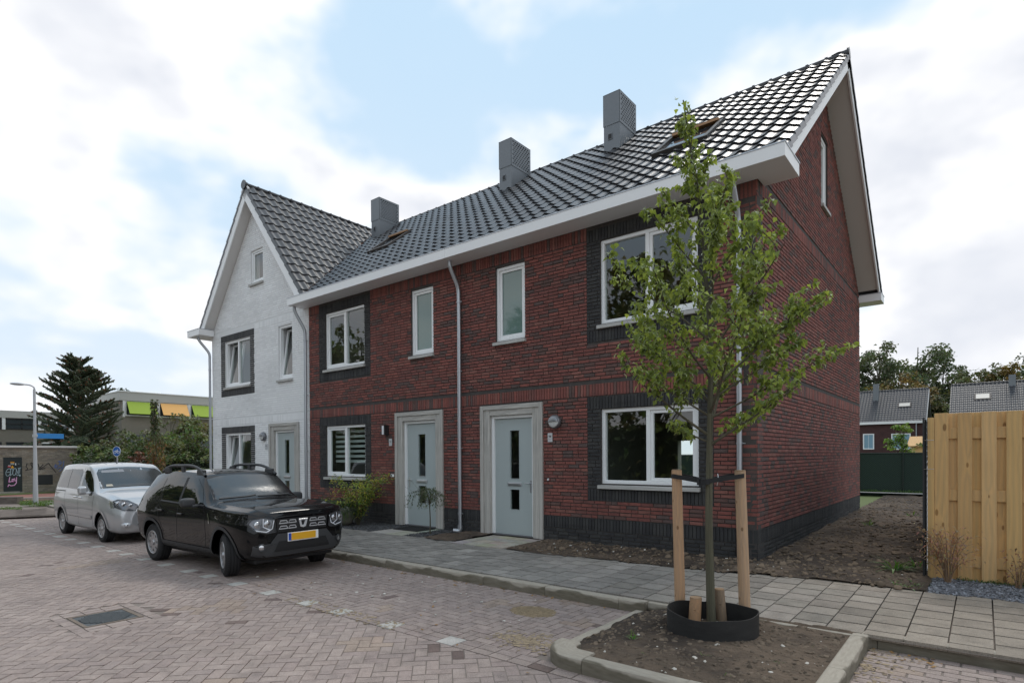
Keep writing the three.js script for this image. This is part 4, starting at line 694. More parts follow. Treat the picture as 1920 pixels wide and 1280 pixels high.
function carTools(body) {
  const bvh = new MeshBVH(body.clone()), ray = new THREE.Ray();
  const hit = (o, d) => { ray.origin.set(...o); ray.direction.set(...d); const h = bvh.raycastFirst(ray, THREE.DoubleSide); return h ? h.point : null; };
  const views = { side: [(a, b) => [a, b, 3], [0, 0, -1]], front: [(a, b) => [5, b, a], [-1, 0, 0]], rear: [(a, b) => [-5, b, a], [1, 0, 0]], top: [(a, b) => [a, 4, b], [0, -1, 0]] };
  const on = (view, a, b) => { const [o, d] = views[view]; return hit(o(a, b), d); };
  // lays a 2-D outline on the bodywork, standing 'off' metres proud
  const patch = (view, outline, off = .004, edge = .07, holes = []) => {
    const sh = outline instanceof THREE.Shape ? outline : new THREE.Shape(outline.map((p) => new THREE.Vector2(...p))); holes.forEach((h) => sh.holes.push(new THREE.Path(h.map((p) => new THREE.Vector2(...p)))));
    let g = new THREE.ShapeGeometry(sh, 10); g.deleteAttribute('normal'); g = new TessellateModifier(edge, 7).modify(g.toNonIndexed());
    const p = g.attributes.position, P = [], U = [], [, d] = views[view];
    for (let i = 0; i < p.count; i += 3) { const q = [0, 1, 2].map((k) => on(view, p.getX(i + k), p.getY(i + k))); if (q.some((v) => !v)) continue; (view === 'front' || view === 'top' ? [0, 2, 1] : [0, 1, 2]).forEach((k) => { const v = q[k]; P.push(v.x - d[0] * off, v.y - d[1] * off, v.z - d[2] * off); }); [].forEach((v, k) => { P.push(v.x - d[0] * off, v.y - d[1] * off, v.z - d[2] * off); U.push(p.getX(i + k), p.getY(i + k)); }); }
    let o = new THREE.BufferGeometry(); o.setAttribute('position', new THREE.Float32BufferAttribute(P, 3)); o = mergeVertices(o, 1e-4); o.computeVertexNormals();
    return o;
  };
  const strip = (view, pts, w, off = .003) => { // narrow band along a line
    const L = [], R = []; pts.forEach((p, i) => { const a = pts[Math.max(0, i - 1)], b = pts[Math.min(pts.length - 1, i + 1)], dx = b[0] - a[0], dy = b[1] - a[1], l = Math.hypot(dx, dy); L.push([p[0] - dy / l * w / 2, p[1] + dx / l * w / 2]); R.push([p[0] + dy / l * w / 2, p[1] - dx / l * w / 2]); });
    return patch(view, [...L, ...R.reverse()], off, .05);
  };
  return { on, patch, strip };
}
const mirrorZ = (g) => { const m = g.clone().scale(1, 1, -1); if (m.index) { const a = m.index.array; for (let i = 0; i < a.length; i += 3) { const t = a[i]; a[i] = a[i + 1]; a[i + 1] = t; } } m.computeVertexNormals(); return m; };
function bothSides(car, name, geo, mat) { part(car, name, geo, mat); part(car, name, mirrorZ(geo), mat); }
function cutArches(geo, paint, wheels, r, inner) {
  const ev = new Evaluator(); ev.attributes = ['position', 'normal']; ev.useGroups = true; geo = geo.clone(); let b = new Brush(geo, paint); b.updateMatrixWorld();
  for (const [x, y] of wheels) for (const s of [-1, 1]) { const c = new Brush(new THREE.CylinderGeometry(r, r, .6, 40).rotateX(Math.PI / 2), M.dark); c.position.set(x, y, s * (inner + .3)); c.updateMatrixWorld(); b = ev.evaluate(b, c, SUBTRACTION); }
  return b;
}
function wheelParts(car, x, y, z, turn, R, W, rimR, rimMat, style) {
  const g = group(car, 'wheel'); g.position.set(x, y, z); g.rotation.y = turn + (z < 0 ? Math.PI : 0); g.scale.x = car.scale.y / car.scale.x;
  const h = W / 2, pr = [[rimR, -h], [rimR + .02, -h - .004], [R - .05, -h - .006], [R - .018, -h + .012], [R - .003, -h + .035]]; for (const c of [-.045, 0, .045]) pr.push([R, c - .02], [R, c - .008], [R - .012, c - .006], [R - .012, c + .006], [R, c + .008]); pr.push([R, .065], [R - .003, h - .035], [R - .018, h - .012], [R - .05, h + .006], [rimR + .02, h + .004], [rimR, h]);
  const ty = new THREE.LatheGeometry(pr.map((p) => new THREE.Vector2(p[0], p[1])), 48).rotateX(Math.PI / 2); part(g, 'tyre', toCreasedNormals(ty, .5), M.blackRubber);
  const lug = []; for (let i = 0; i < 60; i++) for (const s of [-1, 1]) lug.push(boxGeo(-.006, .006, R - .008, R + .002, s > 0 ? .058 : -.088, s > 0 ? .088 : -.058).rotateZ(i / 60 * Math.PI * 2)); part(g, 'tread', merged(lug), M.blackRubber);
  const sh = new THREE.Shape(); sh.absarc(0, 0, rimR + .004, 0, Math.PI * 2); const nS = style === 'steel' ? 8 : 9;
  for (let i = 0; i < nS; i++) { const a = i / nS * Math.PI * 2, w = style === 'steel' ? .22 : .17, r0 = style === 'steel' ? rimR * .56 : rimR * .40, r1 = rimR * (style === 'steel' ? .84 : .90), k = []; for (let t = 0; t <= 6; t++) k.push([r1, a - w + 2 * w * t / 6]); for (let t = 0; t <= 4; t++) k.push([r0, a + w * .55 - 1.1 * w * t / 4]); sh.holes.push(new THREE.Path(k.map(([r, q]) => new THREE.Vector2(r * Math.cos(q), r * Math.sin(q))))); }
  part(g, 'rim', merged([new THREE.ExtrudeGeometry(sh, { depth: .02, bevelEnabled: true, bevelSize: .004, bevelThickness: .006, bevelSegments: 2, curveSegments: 20 }).translate(0, 0, h - .035), new THREE.CylinderGeometry(.045, .055, .03, 20).rotateX(Math.PI / 2).translate(0, 0, h - .005), new THREE.TorusGeometry(rimR - .004, .010, 8, 40).translate(0, 0, h - .004)]), rimMat);
  part(g, 'brake_disc', new THREE.CylinderGeometry(rimR, rimR, .05, 28).rotateX(Math.PI / 2).translate(0, 0, h - .09), std(L3(.05, .045, .042), .6, { metalness: .4 }));
}
const carGlass = phy(L3(.006, .009, .009), .02, { ior: 1.45 }), chrome = std(L3(.75, .76, .78), .14, { metalness: 1 }), lampGlass = phy(L3(.55, .57, .6), .06, { metalness: .75, clearcoat: 1, clearcoatRoughness: .02 }), plastic = std(L3(.042, .044, .047), .55), brightTrim = std(L3(.72, .73, .75), .25, { metalness: .35 }), reflector = std(L3(.6, .61, .63), .2, { metalness: 1 }), lampBack = std(L3(.16, .165, .18), .25, { metalness: .7 }), screenGlass = phy(L3(.020, .025, .027), .16, { ior: 1.6, clearcoat: .6, clearcoatRoughness: .12 }), lens = phy(L3(.95, .96, .97), .02, { transmission: 1, thickness: 0, ior: 1.5 });
const plateMat = std(L3(.80, .42, .02), .45), plateBlue = std(L3(.02, .08, .42), .45);
const arcPts = (cx, cy, r, a0, a1, n = 18) => Array.from({ length: n + 1 }, (_, i) => { const t = a0 + (a1 - a0) * i / n; return [cx + r * Math.cos(t), cy + r * Math.sin(t)]; });
function lampCluster(car, T, outline, dots, bars) {   // headlight: clear lens over reflectors
  for (const s of [1, -1]) {
    const g = group(car, 'headlight'), flip = (geo) => s > 0 ? geo : mirrorZ(geo);
    part(g, 'lamp_housing', flip(T.patch('front', outline, .004, .03)), lampBack);
    for (const [z, y, r] of dots) { const p = T.on('front', z, y); if (p) part(g, 'reflector', flip(new THREE.SphereGeometry(r, 18, 10).scale(.35, 1, 1).translate(p.x + .004, y, z)), reflector); }
    part(g, 'lamp_rim', flip(T.strip('front', [...outline, outline[0]], .012, .034)), plastic);
    part(g, 'lens', flip(T.patch('front', outline, .030, .03)), lens).castShadow = false;
    for (const b of bars) part(g, 'light_bar', flip(T.strip('front', b, .016, .013)), std(L3(.85, .87, .9), .2));
  }
}
{ // ---------------- black compact SUV
  const car = thing('parked_suv', 'black compact SUV with roof rails and yellow number plate parked at the kerb', 'car', 'cars parked along the kerb', [-7.145, ROAD + .002, 4.10], .035), k = .923; car.scale.set(.867, k, k);
  const paint = phy(L3(.004, .0042, .005), .5, { clearcoat: .85, clearcoatRoughness: .02, specularIntensity: .1 });
  const table = [[2.16, .42, .50, .58, .64, .60, .82, .54, .90, .46, .93], [2.12, .32, .68, .75, .68, .76, .93, .70, .985, .60, 1.005], [2.0, .28, .79, .85, .72, .875, 1.0, .83, 1.045, .71, 1.065], [1.72, .27, .84, .895, .77, .925, 1.02, .87, 1.065, .76, 1.10], [1.34, .28, .86, .905, .80, .93, 1.03, .88, 1.08, .77, 1.125], [.98, .28, .86, .885, .80, .90, 1.04, .865, 1.095, .76, 1.145], [.80, .28, .86, .88, .80, .89, 1.045, .86, 1.125, .745, 1.175], [.50, .28, .86, .88, .80, .885, 1.05, .86, 1.33, .70, 1.385], [.18, .28, .86, .88, .80, .885, 1.05, .855, 1.53, .655, 1.59], [-.4, .28, .86, .88, .80, .885, 1.06, .85, 1.575, .64, 1.645], [-1.0, .28, .86, .885, .80, .895, 1.075, .85, 1.575, .635, 1.645], [-1.45, .29, .86, .90, .84, .93, 1.11, .85, 1.55, .62, 1.625], [-1.85, .32, .84, .885, .86, .90, 1.13, .82, 1.49, .60, 1.57], [-2.07, .34, .80, .85, .86, .87, 1.12, .77, 1.34, .60, 1.42], [-2.17, .40, .68, .76, .80, .77, 1.02, .67, 1.12, .54, 1.17]];
  const shell = loft(table), T = carTools(shell), wx = 1.336, wy = .335;
  const b = cutArches(shell, paint, [[wx, wy], [-wx, wy]], .405, .5); const bg = b.geometry; const body = part(car, 'body', bg, b.material);
  for (const [x, s] of [[wx, -.30], [-wx, 0]]) for (const z of [.775, -.775]) wheelParts(car, x, wy, z, x > 0 ? s : 0, .335, .215, .205, std(L3(.42, .42, .43), .35, { metalness: .7 }), 'steel');
  bothSides(car, 'side_window', T.patch('side', [[.56, 1.10], [-.27, 1.10], [-.27, 1.495], [.08, 1.495], [.36, 1.33]], .004), carGlass);
  bothSides(car, 'side_window', T.patch('side', [[-.36, 1.105], [-1.0, 1.12], [-1.10, 1.26], [-1.05, 1.505], [-.36, 1.505]], .004), carGlass);
  bothSides(car, 'quarter_window', T.patch('side', [[-1.19, 1.17], [-1.50, 1.20], [-1.66, 1.29], [-1.56, 1.42], [-1.18, 1.49]], .004), carGlass);
  bothSides(car, 'window_trim', T.strip('side', [[.62, 1.075], [-.3, 1.08], [-1.05, 1.10]], .022, .006), plastic);
  bothSides(car, 'window_trim', T.strip('side', [[-.315, 1.09], [-.315, 1.51]], .075, .003), M.dark);
  part(car, 'windscreen', T.patch('front', [[-.74, 1.165], [-.35, 1.19], [0, 1.195], [.35, 1.19], [.74, 1.165], [.655, 1.485], [.40, 1.54], [0, 1.555], [-.40, 1.54], [-.655, 1.485]], .004, .06), screenGlass);
  part(car, 'rear_window', T.patch('rear', [[-.55, 1.18], [.55, 1.18], [.5, 1.44], [-.5, 1.44]], .004, .08), carGlass);
  for (const w of [[[.66, 1.185], [.2, 1.20], [.02, 1.215]], [[.0, 1.195], [-.4, 1.195], [-.62, 1.205]]]) part(car, 'wiper', T.strip('front', w, .014, .02), plastic);
  // doors: shut lines and handles
  for (const l of [[[.64, 1.05], [.70, .92], [.74, .62], [.72, .36]], [[-.315, 1.08], [-.33, .8], [-.33, .35]], [[-1.06, 1.10], [-1.12, .95], [-1.0, .74], [-.86, .55], [-.84, .36]]]) bothSides(car, 'door_gap', T.strip('side', l, .009, .0025), M.dark);
  for (const [x, y] of [[-.20, .90], [-.98, .93]]) { const p = T.on('side', x, y); for (const s of [1, -1]) part(car, 'door_handle', new RoundedBoxGeometry(.19, .032, .03, 2, .012).translate(x, y, (p.z + .014) * s), paint); }
  bothSides(car, 'sill_cladding', T.patch('side', [[.92, .26], [.92, .40], [-.92, .42], [-.92, .26]], .012), plastic);
  for (const x of [wx, -wx]) bothSides(car, 'arch_lip', T.patch('side', [...arcPts(x, wy, .455, -.12, Math.PI + .12, 22), ...arcPts(x, wy, .403, Math.PI + .12, -.12, 22)], .010, .06), plastic);
  bothSides(car, 'fender_badge', T.strip('side', [[.80, .96], [.86, .88], [.88, .80]], .03, .006), chrome);
  // front
  part(car, 'grille', T.patch('front', [[-.44, .70], [.44, .70], [.46, .90], [-.46, .90]], .004, .04), M.dark);
  const gb = []; for (const s of [1, -1]) for (const y of [.765, .85]) for (const [a, c] of [[.12, .26], [.27, .42]]) { gb.push(T.strip('front', [[s * a, y - .018], [s * (a + .02), y + .022], [s * (c - .03), y + .022], [s * c, y - .018], [s * a, y - .018]], .014, .014)); } part(car, 'grille_bars', merged(gb), brightTrim);
  { const p = T.on('front', 0, .81); const sh = new THREE.Shape([[-.075, .06], [.075, .06], [.045, -.06], [0, -.075], [-.045, -.06]].map((q) => new THREE.Vector2(...q))); sh.holes.push(new THREE.Path([[-.045, .038], [.045, .038], [.026, -.038], [-.026, -.038]].map((q) => new THREE.Vector2(...q)))); part(car, 'emblem', new THREE.ExtrudeGeometry(sh, { depth: .015, bevelEnabled: true, bevelSize: .004, bevelThickness: .004, bevelSegments: 1 }).rotateY(Math.PI / 2).translate(p.x + .008, .815, 0), brightTrim); }
  lampCluster(car, T, [[.48, .71], [.50, .90], [.66, .94], [.81, .915], [.855, .85], [.77, .735], [.62, .70]], [[.60, .835, .055], [.74, .83, .055]], [[[.50, .89], [.53, .765], [.62, .72], [.78, .755]], [[.66, .92], [.665, .80], [.56, .745]]]);
  part(car, 'front_bumper', T.patch('front', [[-.80, .33], [.80, .33], [.80, .52], [.56, .54], [.44, .675], [-.44, .675], [-.56, .54], [-.80, .52]], .008, .06), plastic);
  part(car, 'lower_grille', T.patch('front', [[-.50, .40], [.50, .40], [.42, .56], [-.42, .56]], .013, .06), M.dark);
  for (const s of [1, -1]) { const p = T.on('front', s * .69, .49); if (p) { const f = group(car, 'fog_light'); part(f, 'bezel', new THREE.TorusGeometry(.05, .012, 8, 24).rotateY(Math.PI / 2 - s * .45).translate(p.x + .012, .49, s * .69), plastic); part(f, 'reflector', new THREE.SphereGeometry(.046, 16, 10).scale(.4, 1, 1).rotateY(-s * .45).translate(p.x + .006, .49, s * .69), reflector); } }
  { const g = group(car, 'number_plate'), x = T.on('front', 0, .60).x + .022; part(g, 'plate', boxGeo(x, x + .012, .555, .665, -.22, .262, .002), plateMat); part(g, 'blue_band', boxGeo(x, x + .0122, .5545, .6655, .22, .2625, .002), plateBlue); part(g, 'plate_holder', boxGeo(x - .006, x + .002, .54, .675, -.275, .275, .003), M.frame); }
  for (const s of [1, -1]) { const g = group(car, 'mirror'); const m = new THREE.SphereGeometry(1, 20, 14); const p = m.attributes.position; for (let i = 0; i < p.count; i++) { const q = [p.getX(i), p.getY(i), p.getZ(i)].map((v) => Math.sign(v) * Math.abs(v) ** .62); p.setXYZ(i, q[0] * .075, q[1] * .075, q[2] * .115); } m.computeVertexNormals(); part(g, 'mirror_shell', m.translate(.36, 1.12, s * .995), plastic); part(g, 'mirror_arm', boxGeo(.36, .44, 1.04, 1.08, Math.min(s * .82, s * .95), Math.max(s * .82, s * .95), .015), plastic); }
  for (const s of [1, -1]) part(car, 'roof_rail', merged([tube([[.24, 1.54, s * .645], [.04, 1.635, s * .63], [-.25, 1.70, s * .62], [-.75, 1.71, s * .615], [-1.25, 1.69, s * .61], [-1.52, 1.60, s * .61]], .026, 40, 8), boxGeo(-.08, .18, 1.54, 1.645, s * .625 - .028, s * .625 + .028, .02), boxGeo(-1.42, -1.22, 1.57, 1.68, s * .61 - .028, s * .61 + .028, .02), boxGeo(-.72, -.62, 1.60, 1.70, s * .615 - .022, s * .615 + .022, .01)]), plastic);
  for (const s of [1, -1]) part(car, 'tail_light', T.patch('rear', [[s * .62, .80], [s * .80, .80], [s * .74, 1.1], [s * .62, 1.1]], .006, .05), phy(L3(.25, .01, .01), .1, { clearcoat: 1 }));
  part(car, 'underbody', boxGeo(-1.95, 1.95, .22, .34, -.7, .7, .02), M.dark);
}
{ // ---------------- silver high-roofed people carrier
  const car = thing('parked_van', 'silver high-roofed family van parked behind the black SUV', 'car', 'cars parked along the kerb', [-12.70, ROAD + .002, 3.984], .021), k = .899; car.scale.set(.884, k, k);
  const paint = phy(L3(.50, .515, .53), .34, { metalness: .55, clearcoat: .9, clearcoatRoughness: .05 });
  const table = [[2.27, .32, .46, .54, .54, .54, .68, .48, .74, .40, .77], [2.20, .25, .66, .73, .61, .74, .80, .66, .86, .57, .89], [2.03, .22, .79, .845, .66, .86, .92, .79, .97, .69, 1.01], [1.72, .22, .84, .885, .70, .90, .99, .85, 1.05, .74, 1.10], [1.364, .22, .86, .90, .75, .905, 1.04, .865, 1.11, .76, 1.16], [1.10, .22, .86, .895, .78, .90, 1.07, .865, 1.15, .75, 1.20], [.75, .22, .86, .895, .80, .90, 1.08, .87, 1.38, .74, 1.44], [.40, .22, .86, .89, .80, .90, 1.09, .87, 1.60, .72, 1.675], [.08, .22, .86, .89, .80, .90, 1.10, .87, 1.70, .71, 1.77], [-.5, .22, .86, .89, .80, .90, 1.11, .87, 1.73, .705, 1.80], [-1.3, .24, .86, .89, .82, .90, 1.12, .865, 1.72, .70, 1.79], [-1.8, .26, .85, .885, .82, .89, 1.13, .86, 1.67, .69, 1.75], [-2.0, .28, .82, .87, .82, .88, 1.12, .83, 1.57, .67, 1.66], [-2.09, .34, .74, .80, .78, .80, 1.03, .72, 1.33, .57, 1.40]];
  const shell = loft(table), T = carTools(shell), wx = 1.364, wy = .315;
  const b = cutArches(shell, paint, [[wx, wy], [-wx, wy]], .375, .5); part(car, 'body', b.geometry, b.material);
  for (const x of [wx, -wx]) for (const z of [.77, -.77]) wheelParts(car, x, wy, z, 0, .315, .2, .205, std(L3(.45, .44, .44), .4, { metalness: .6 }), 'cover');
  bothSides(car, 'side_window', T.patch('side', [[.84, 1.13], [-.02, 1.145], [-.02, 1.585], [.06, 1.625], [.28, 1.60], [.58, 1.40]], .004), carGlass);
  bothSides(car, 'side_window', T.patch('side', [[-.17, 1.16], [-.95, 1.17], [-.95, 1.64], [-.25, 1.64], [-.17, 1.58]], .004), carGlass);
  bothSides(car, 'quarter_window', T.patch('side', [[-.98, 1.17], [-1.80, 1.18], [-1.86, 1.28], [-1.78, 1.5], [-1.62, 1.62], [-.98, 1.64]], .004), carGlass);
  part(car, 'windscreen', T.patch('front', [[-.76, 1.20], [-.4, 1.225], [0, 1.235], [.4, 1.225], [.76, 1.20], [.70, 1.55], [.62, 1.64], [.3, 1.68], [0, 1.69], [-.3, 1.68], [-.62, 1.64], [-.70, 1.55]], .004, .07), screenGlass);
  part(car, 'sun_visor', T.patch('front', [[.12, 1.575], [.60, 1.56], [.585, 1.615], [.13, 1.635]], .007, .05), std(L3(.30, .31, .33), .5));
  part(car, 'permit', T.patch('front', [[.50, 1.25], [.64, 1.245], [.63, 1.29], [.51, 1.295]], .008, .05), std(L3(.55, .5, .4), .6));
  part(car, 'rear_window', T.patch('rear', [[-.6, 1.16], [.6, 1.16], [.56, 1.55], [-.56, 1.55]], .004, .08), carGlass);
  part(car, 'wiper', T.strip('front', [[.62, 1.225], [.1, 1.245], [-.3, 1.25]], .014, .014), plastic);
  for (const l of [[[.93, 1.08], [.90, .9], [.88, .55], [.86, .30]], [[-.095, 1.66], [-.095, 1.1], [-.10, .30]], [[-1.08, 1.13], [-1.12, .95], [-1.06, .74], [-.95, .55], [-.93, .32]]]) bothSides(car, 'door_gap', T.strip('side', l, .009, .0025), M.dark);
  bothSides(car, 'sliding_rail', T.strip('side', [[-1.1, 1.10], [-1.85, 1.10]], .022, .004), M.dark);
  for (const [x, y] of [[.05, .97], [-.28, .975]]) { const p = T.on('side', x, y); for (const s of [1, -1]) part(car, 'door_handle', new RoundedBoxGeometry(.19, .035, .03, 2, .012).translate(x, y, (p.z + .014) * s), chrome); }
  bothSides(car, 'side_moulding', T.strip('side', [[.82, .54], [-.9, .55]], .07, .012), paint); bothSides(car, 'moulding_edge', T.strip('side', [[.82, .503], [-.9, .513]], .012, .012), plastic);
  for (const x of [wx, -wx]) bothSides(car, 'arch_lip', T.patch('side', [...arcPts(x, wy, .44, .05, Math.PI - .05, 20), ...arcPts(x, wy, .374, Math.PI - .05, .05, 20)], .012, .06), paint);
  lampCluster(car, T, [[.50, .74], [.44, .86], [.58, .96], [.74, .985], [.82, .95], [.83, .82], [.72, .75]], [[.57, .845, .045], [.68, .865, .055], [.77, .90, .035]], []);
  bothSides(car, 'headlight_lens', T.patch('side', [[1.78, .98], [2.0, .93], [2.05, .80], [1.92, .80], [1.8, .88]], .005, .05), lampGlass);
  part(car, 'grille_slot', T.patch('front', [[-.46, .79], [.46, .79], [.44, .83], [-.44, .83]], .006, .05), M.dark); part(car, 'grille_slot', T.patch('front', [[-.46, .58], [.46, .58], [.48, .67], [-.48, .67]], .006, .05), M.dark);
  part(car, 'chevron_bar', T.strip('front', [[-.44, .765], [-.1, .765], [0, .79], [.1, .765], [.44, .765]], .018, .014), chrome);
  part(car, 'lower_grille', T.patch('front', [[-.42, .34], [.42, .34], [.46, .44], [-.46, .44]], .006, .05), M.dark);
  for (const s of [1, -1]) { const p = T.on('front', s * .66, .42); if (p) { const f = group(car, 'fog_light'); part(f, 'bezel', new THREE.SphereGeometry(.1, 20, 10).scale(.2, .62, 1).rotateY(-s * .5).translate(p.x + .002, .42, s * .67), paint); part(f, 'reflector', new THREE.SphereGeometry(.045, 16, 10).scale(.5, 1, 1).rotateY(-s * .5).translate(p.x + .016, .42, s * .67), lampGlass); } }
  { const g = group(car, 'number_plate'), x = T.on('front', 0, .49).x + .015; part(g, 'plate', boxGeo(x, x + .012, .465, .57, -.22, .262, .002), plateMat); part(g, 'blue_band', boxGeo(x, x + .0122, .4645, .5705, .22, .2625, .002), plateBlue); }
  for (const s of [1, -1]) { const g = group(car, 'mirror'); part(g, 'mirror_shell', new RoundedBoxGeometry(.13, .2, .19, 4, .06).translate(.66, 1.16, s * 1.02), paint); part(g, 'mirror_arm', boxGeo(.64, .76, 1.07, 1.12, Math.min(s * .84, s * .98), Math.max(s * .84, s * .98), .02), paint); part(g, 'mirror_base', boxGeo(.62, .80, 1.04, 1.13, Math.min(s * .82, s * .89), Math.max(s * .82, s * .89), .02), plastic); }
  part(car, 'aerial', merged([tube([[-.0, 1.77, .1], [-.3, 2.0, .1]], .006, 4, 6), new THREE.ConeGeometry(.03, .05, 12).translate(.02, 1.78, .1)]), M.black);
  for (const z of [-.35, 0, .35]) part(car, 'roof_crease', T.strip('top', [[.1, z], [-1.6, z]], .03, .006), paint);
  for (const s of [1, -1]) part(car, 'tail_light', T.patch('rear', [[s * .66, .80], [s * .78, .80], [s * .72, 1.2], [s * .66, 1.2]], .006, .05), phy(L3(.25, .01, .01), .1, { clearcoat: 1 }));
  part(car, 'underbody', boxGeo(-1.9, 2.0, .2, .32, -.7, .7, .02), M.dark);
}
// ================================================================ plants
function taper(pts, r0, r1, rad = 6) {   // tapered limb through points
  const V = pts.map((p) => p.isVector3 ? p : new THREE.Vector3(...p)), c = new THREE.CatmullRomCurve3(V), n = Math.max(3, V.length * 2), g = new THREE.TubeGeometry(c, n, 1, rad, false), p = g.attributes.position;
  for (let i = 0; i <= n; i++) { const q = c.getPointAt(i / n), r = lerp(r0, r1, Math.pow(i / n, .8)); for (let k = 0; k <= rad; k++) { const a = i * (rad + 1) + k; p.setXYZ(a, q.x + (p.getX(a) - q.x) * r, q.y + (p.getY(a) - q.y) * r, q.z + (p.getZ(a) - q.z) * r); } }
  return g;
}
class Leaves {   // many small folded leaves in one mesh
  constructor() { this.p = []; this.c = []; this.n = []; this.ix = []; this.k = 0; this.q = new THREE.Quaternion(); this.v = new THREE.Vector3(); this.e = new THREE.Euler(); }
  add(x, y, z, len, wid, rot, col, fold = .35, curl = .25) {   // rot: [pitch, yaw, roll]
    const q = this.q.setFromEuler(this.e.set(rot[0], rot[1], rot[2], 'YXZ')), v = this.v;
    const pts = [[0, 0, 0], [0, -len * curl * .15, len * .5], [0, -len * curl, len], [wid, wid * fold, len * .42], [-wid, wid * fold, len * .42]];
    for (const a of pts) { v.set(...a).applyQuaternion(q); this.p.push(x + v.x, y + v.y, z + v.z); this.c.push(...col); }
    const b = this.k; this.ix.push(b, b + 1, b + 3, b + 3, b + 1, b + 2, b, b + 4, b + 1, b + 4, b + 2, b + 1); this.k += 5;
  }
  geo() { const g = new THREE.BufferGeometry(); g.setAttribute('position', new THREE.Float32BufferAttribute(this.p, 3)); g.setAttribute('color', new THREE.Float32BufferAttribute(this.c, 3)); g.setIndex(this.ix); g.computeVertexNormals(); return g; }
}
const leafMat = phy(L3(1, 1, 1), .9, { vertexColors: true, transmission: .5, thickness: 0, ior: 1.4, side: THREE.DoubleSide });
const leafMatFar = phy(L3(1, 1, 1), .9, { vertexColors: true, transmission: .4, thickness: 0, ior: 1.4, side: THREE.DoubleSide });
function foliage(parent, L, mat = leafMat, name = 'crown') { const m = part(parent, name, L.geo(), mat); m.userData.kind = 'stuff'; return m; }
const barkMat = std(L3(.13, .115, .075), .9, { map: rep(texStain, 3, 1), bumpMap: rep(texRough, 4, 1), bumpScale: .01 });
const TREE = [.545, -.05, 3.36];
{ // ---------------- the young street tree
  const t = thing('young_tree', 'young slender tree with fresh green leaves tied between two stakes in the bed', 'tree', null, TREE), r = mulberry(4242), wood = [], L = new Leaves();
  const greens = [[.20, .26, .04], [.25, .32, .046], [.165, .22, .038], [.29, .36, .055], [.19, .245, .055], [.38, .45, .07]];
  const leaf = (p, s = 1) => { const a = r() * 6.28, c = pick(greens, r), k = .8 + .5 * r(); L.add(p.x + jit(.02, r), p.y + jit(.02, r), p.z + jit(.02, r), (.040 + .036 * r() * r() + .008) * s, (.016 + .012 * r()) * s, [.1 + .75 * r(), a, jit(.6, r)], c.map((v) => v * k), .4, .35); };
  const trunk = [[0, 0, 0], [-.012, .5, 0], [-.02, 1.0, .0], [-.012, 1.6, 0], [.0, 2.1, .01], [.01, 2.6, 0], [-.03, 3.2, .02], [-.09, 3.9, 0], [-.16, 4.5, .05], [-.22, 4.98, .08]].map((p) => new THREE.Vector3(...p)), tc = new THREE.CatmullRomCurve3(trunk);
  const trunkGeo = taper(trunk, .044, .006, 10);
  const R = (y) => { const K = [[1.7, .25], [2.0, .58], [2.4, .86], [2.9, .94], [3.3, .82], [3.8, .66], [4.3, .42], [4.8, .22], [5.3, .05]]; for (let i = 0; i < K.length - 1; i++) if (y < K[i + 1][0]) return lerp(K[i][1], K[i + 1][1], clamp((y - K[i][0]) / (K[i + 1][0] - K[i][0]))); return .04; };
  const leafRun = (c, from, n, spread) => { for (let i = 0; i < n; i++) { const p = c.getPointAt(from + (1 - from) * (i + r()) / n); for (let k = 0; k < 2; k++) leaf(new THREE.Vector3(p.x + jit(spread, r), p.y + jit(spread, r), p.z + jit(spread, r))); } };
  const limb = (b, dir, up, len, r0, depth) => {
    const pts = [b.clone()]; let d = dir.clone(), p = b.clone(); const n = 4; for (let i = 0; i < n; i++) { d.y = lerp(d.y, up, .35); d.x += jit(.12, r); d.z += jit(.12, r); d.normalize(); p = p.clone().addScaledVector(d, len / n); pts.push(p); }
    wood.push(taper(pts, r0, r0 * .28, depth ? 4 : 6)); const c = new THREE.CatmullRomCurve3(pts);
    if (depth < 2) { const m = depth ? 3 : 4 + Math.floor(len * 3.2); for (let i = 0; i < m; i++) { const s = .28 + .7 * (i + r() * .6) / m, q = c.getPointAt(Math.min(.98, s)), tn = c.getTangentAt(Math.min(.98, s)), a = r() * 6.28, o = new THREE.Vector3(Math.cos(a), .25 + .5 * r(), Math.sin(a)).addScaledVector(tn, .9).normalize(); limb(q, o, .55, len * (depth ? .34 : .30) * (.7 + .6 * r()), r0 * .42, depth + 1); } }
    leafRun(c, depth ? .15 : .35, Math.round(len * (depth === 2 ? 36 : depth ? 25 : 12)), .03);
  };
  const N = 26;
  for (let i = 0; i < N; i++) { const f = i / (N - 1), y = 1.72 + 3.0 * Math.pow(f, 1.08), a = i * 2.399 + jit(.3, r), b = tc.getPointAt(clamp(y / 5.08)), steep = lerp(.75, 1.5, f), tipY = y + .55, len = clamp(R(tipY) * 1.28, .22, 1.3); limb(b, new THREE.Vector3(Math.cos(a), steep, Math.sin(a)).normalize(), lerp(.55, .95, f), len * (.85 + .3 * r()), lerp(.016, .006, f), 0); }
  // low loose sprays that reach sideways (along the camera's right) as the crown does near its foot
  const side = new THREE.Vector3(Math.cos(YAW), 0, -Math.sin(YAW));
  for (const [y, s, len] of [[1.98, 1, 1.15], [2.15, 1, .95], [2.0, -1, .75], [2.2, -1, .85], [2.5, 1, 1.0], [1.75, -1, .42], [1.72, 1, .5]]) limb(tc.getPointAt(y / 5.08), side.clone().multiplyScalar(s).add(new THREE.Vector3(jit(.25, r), .55, jit(.25, r))).normalize(), .45, len, .012, 0);
  leafRun(tc, .45, 46, .06); leafRun(tc, .88, 26, .05);
  part(t, 'trunk', trunkGeo, std(L3(.155, .145, .095), .9, { map: rep(texStain, 2, 3), bumpMap: rep(texRough, 3, 6), bumpScale: .012 }));
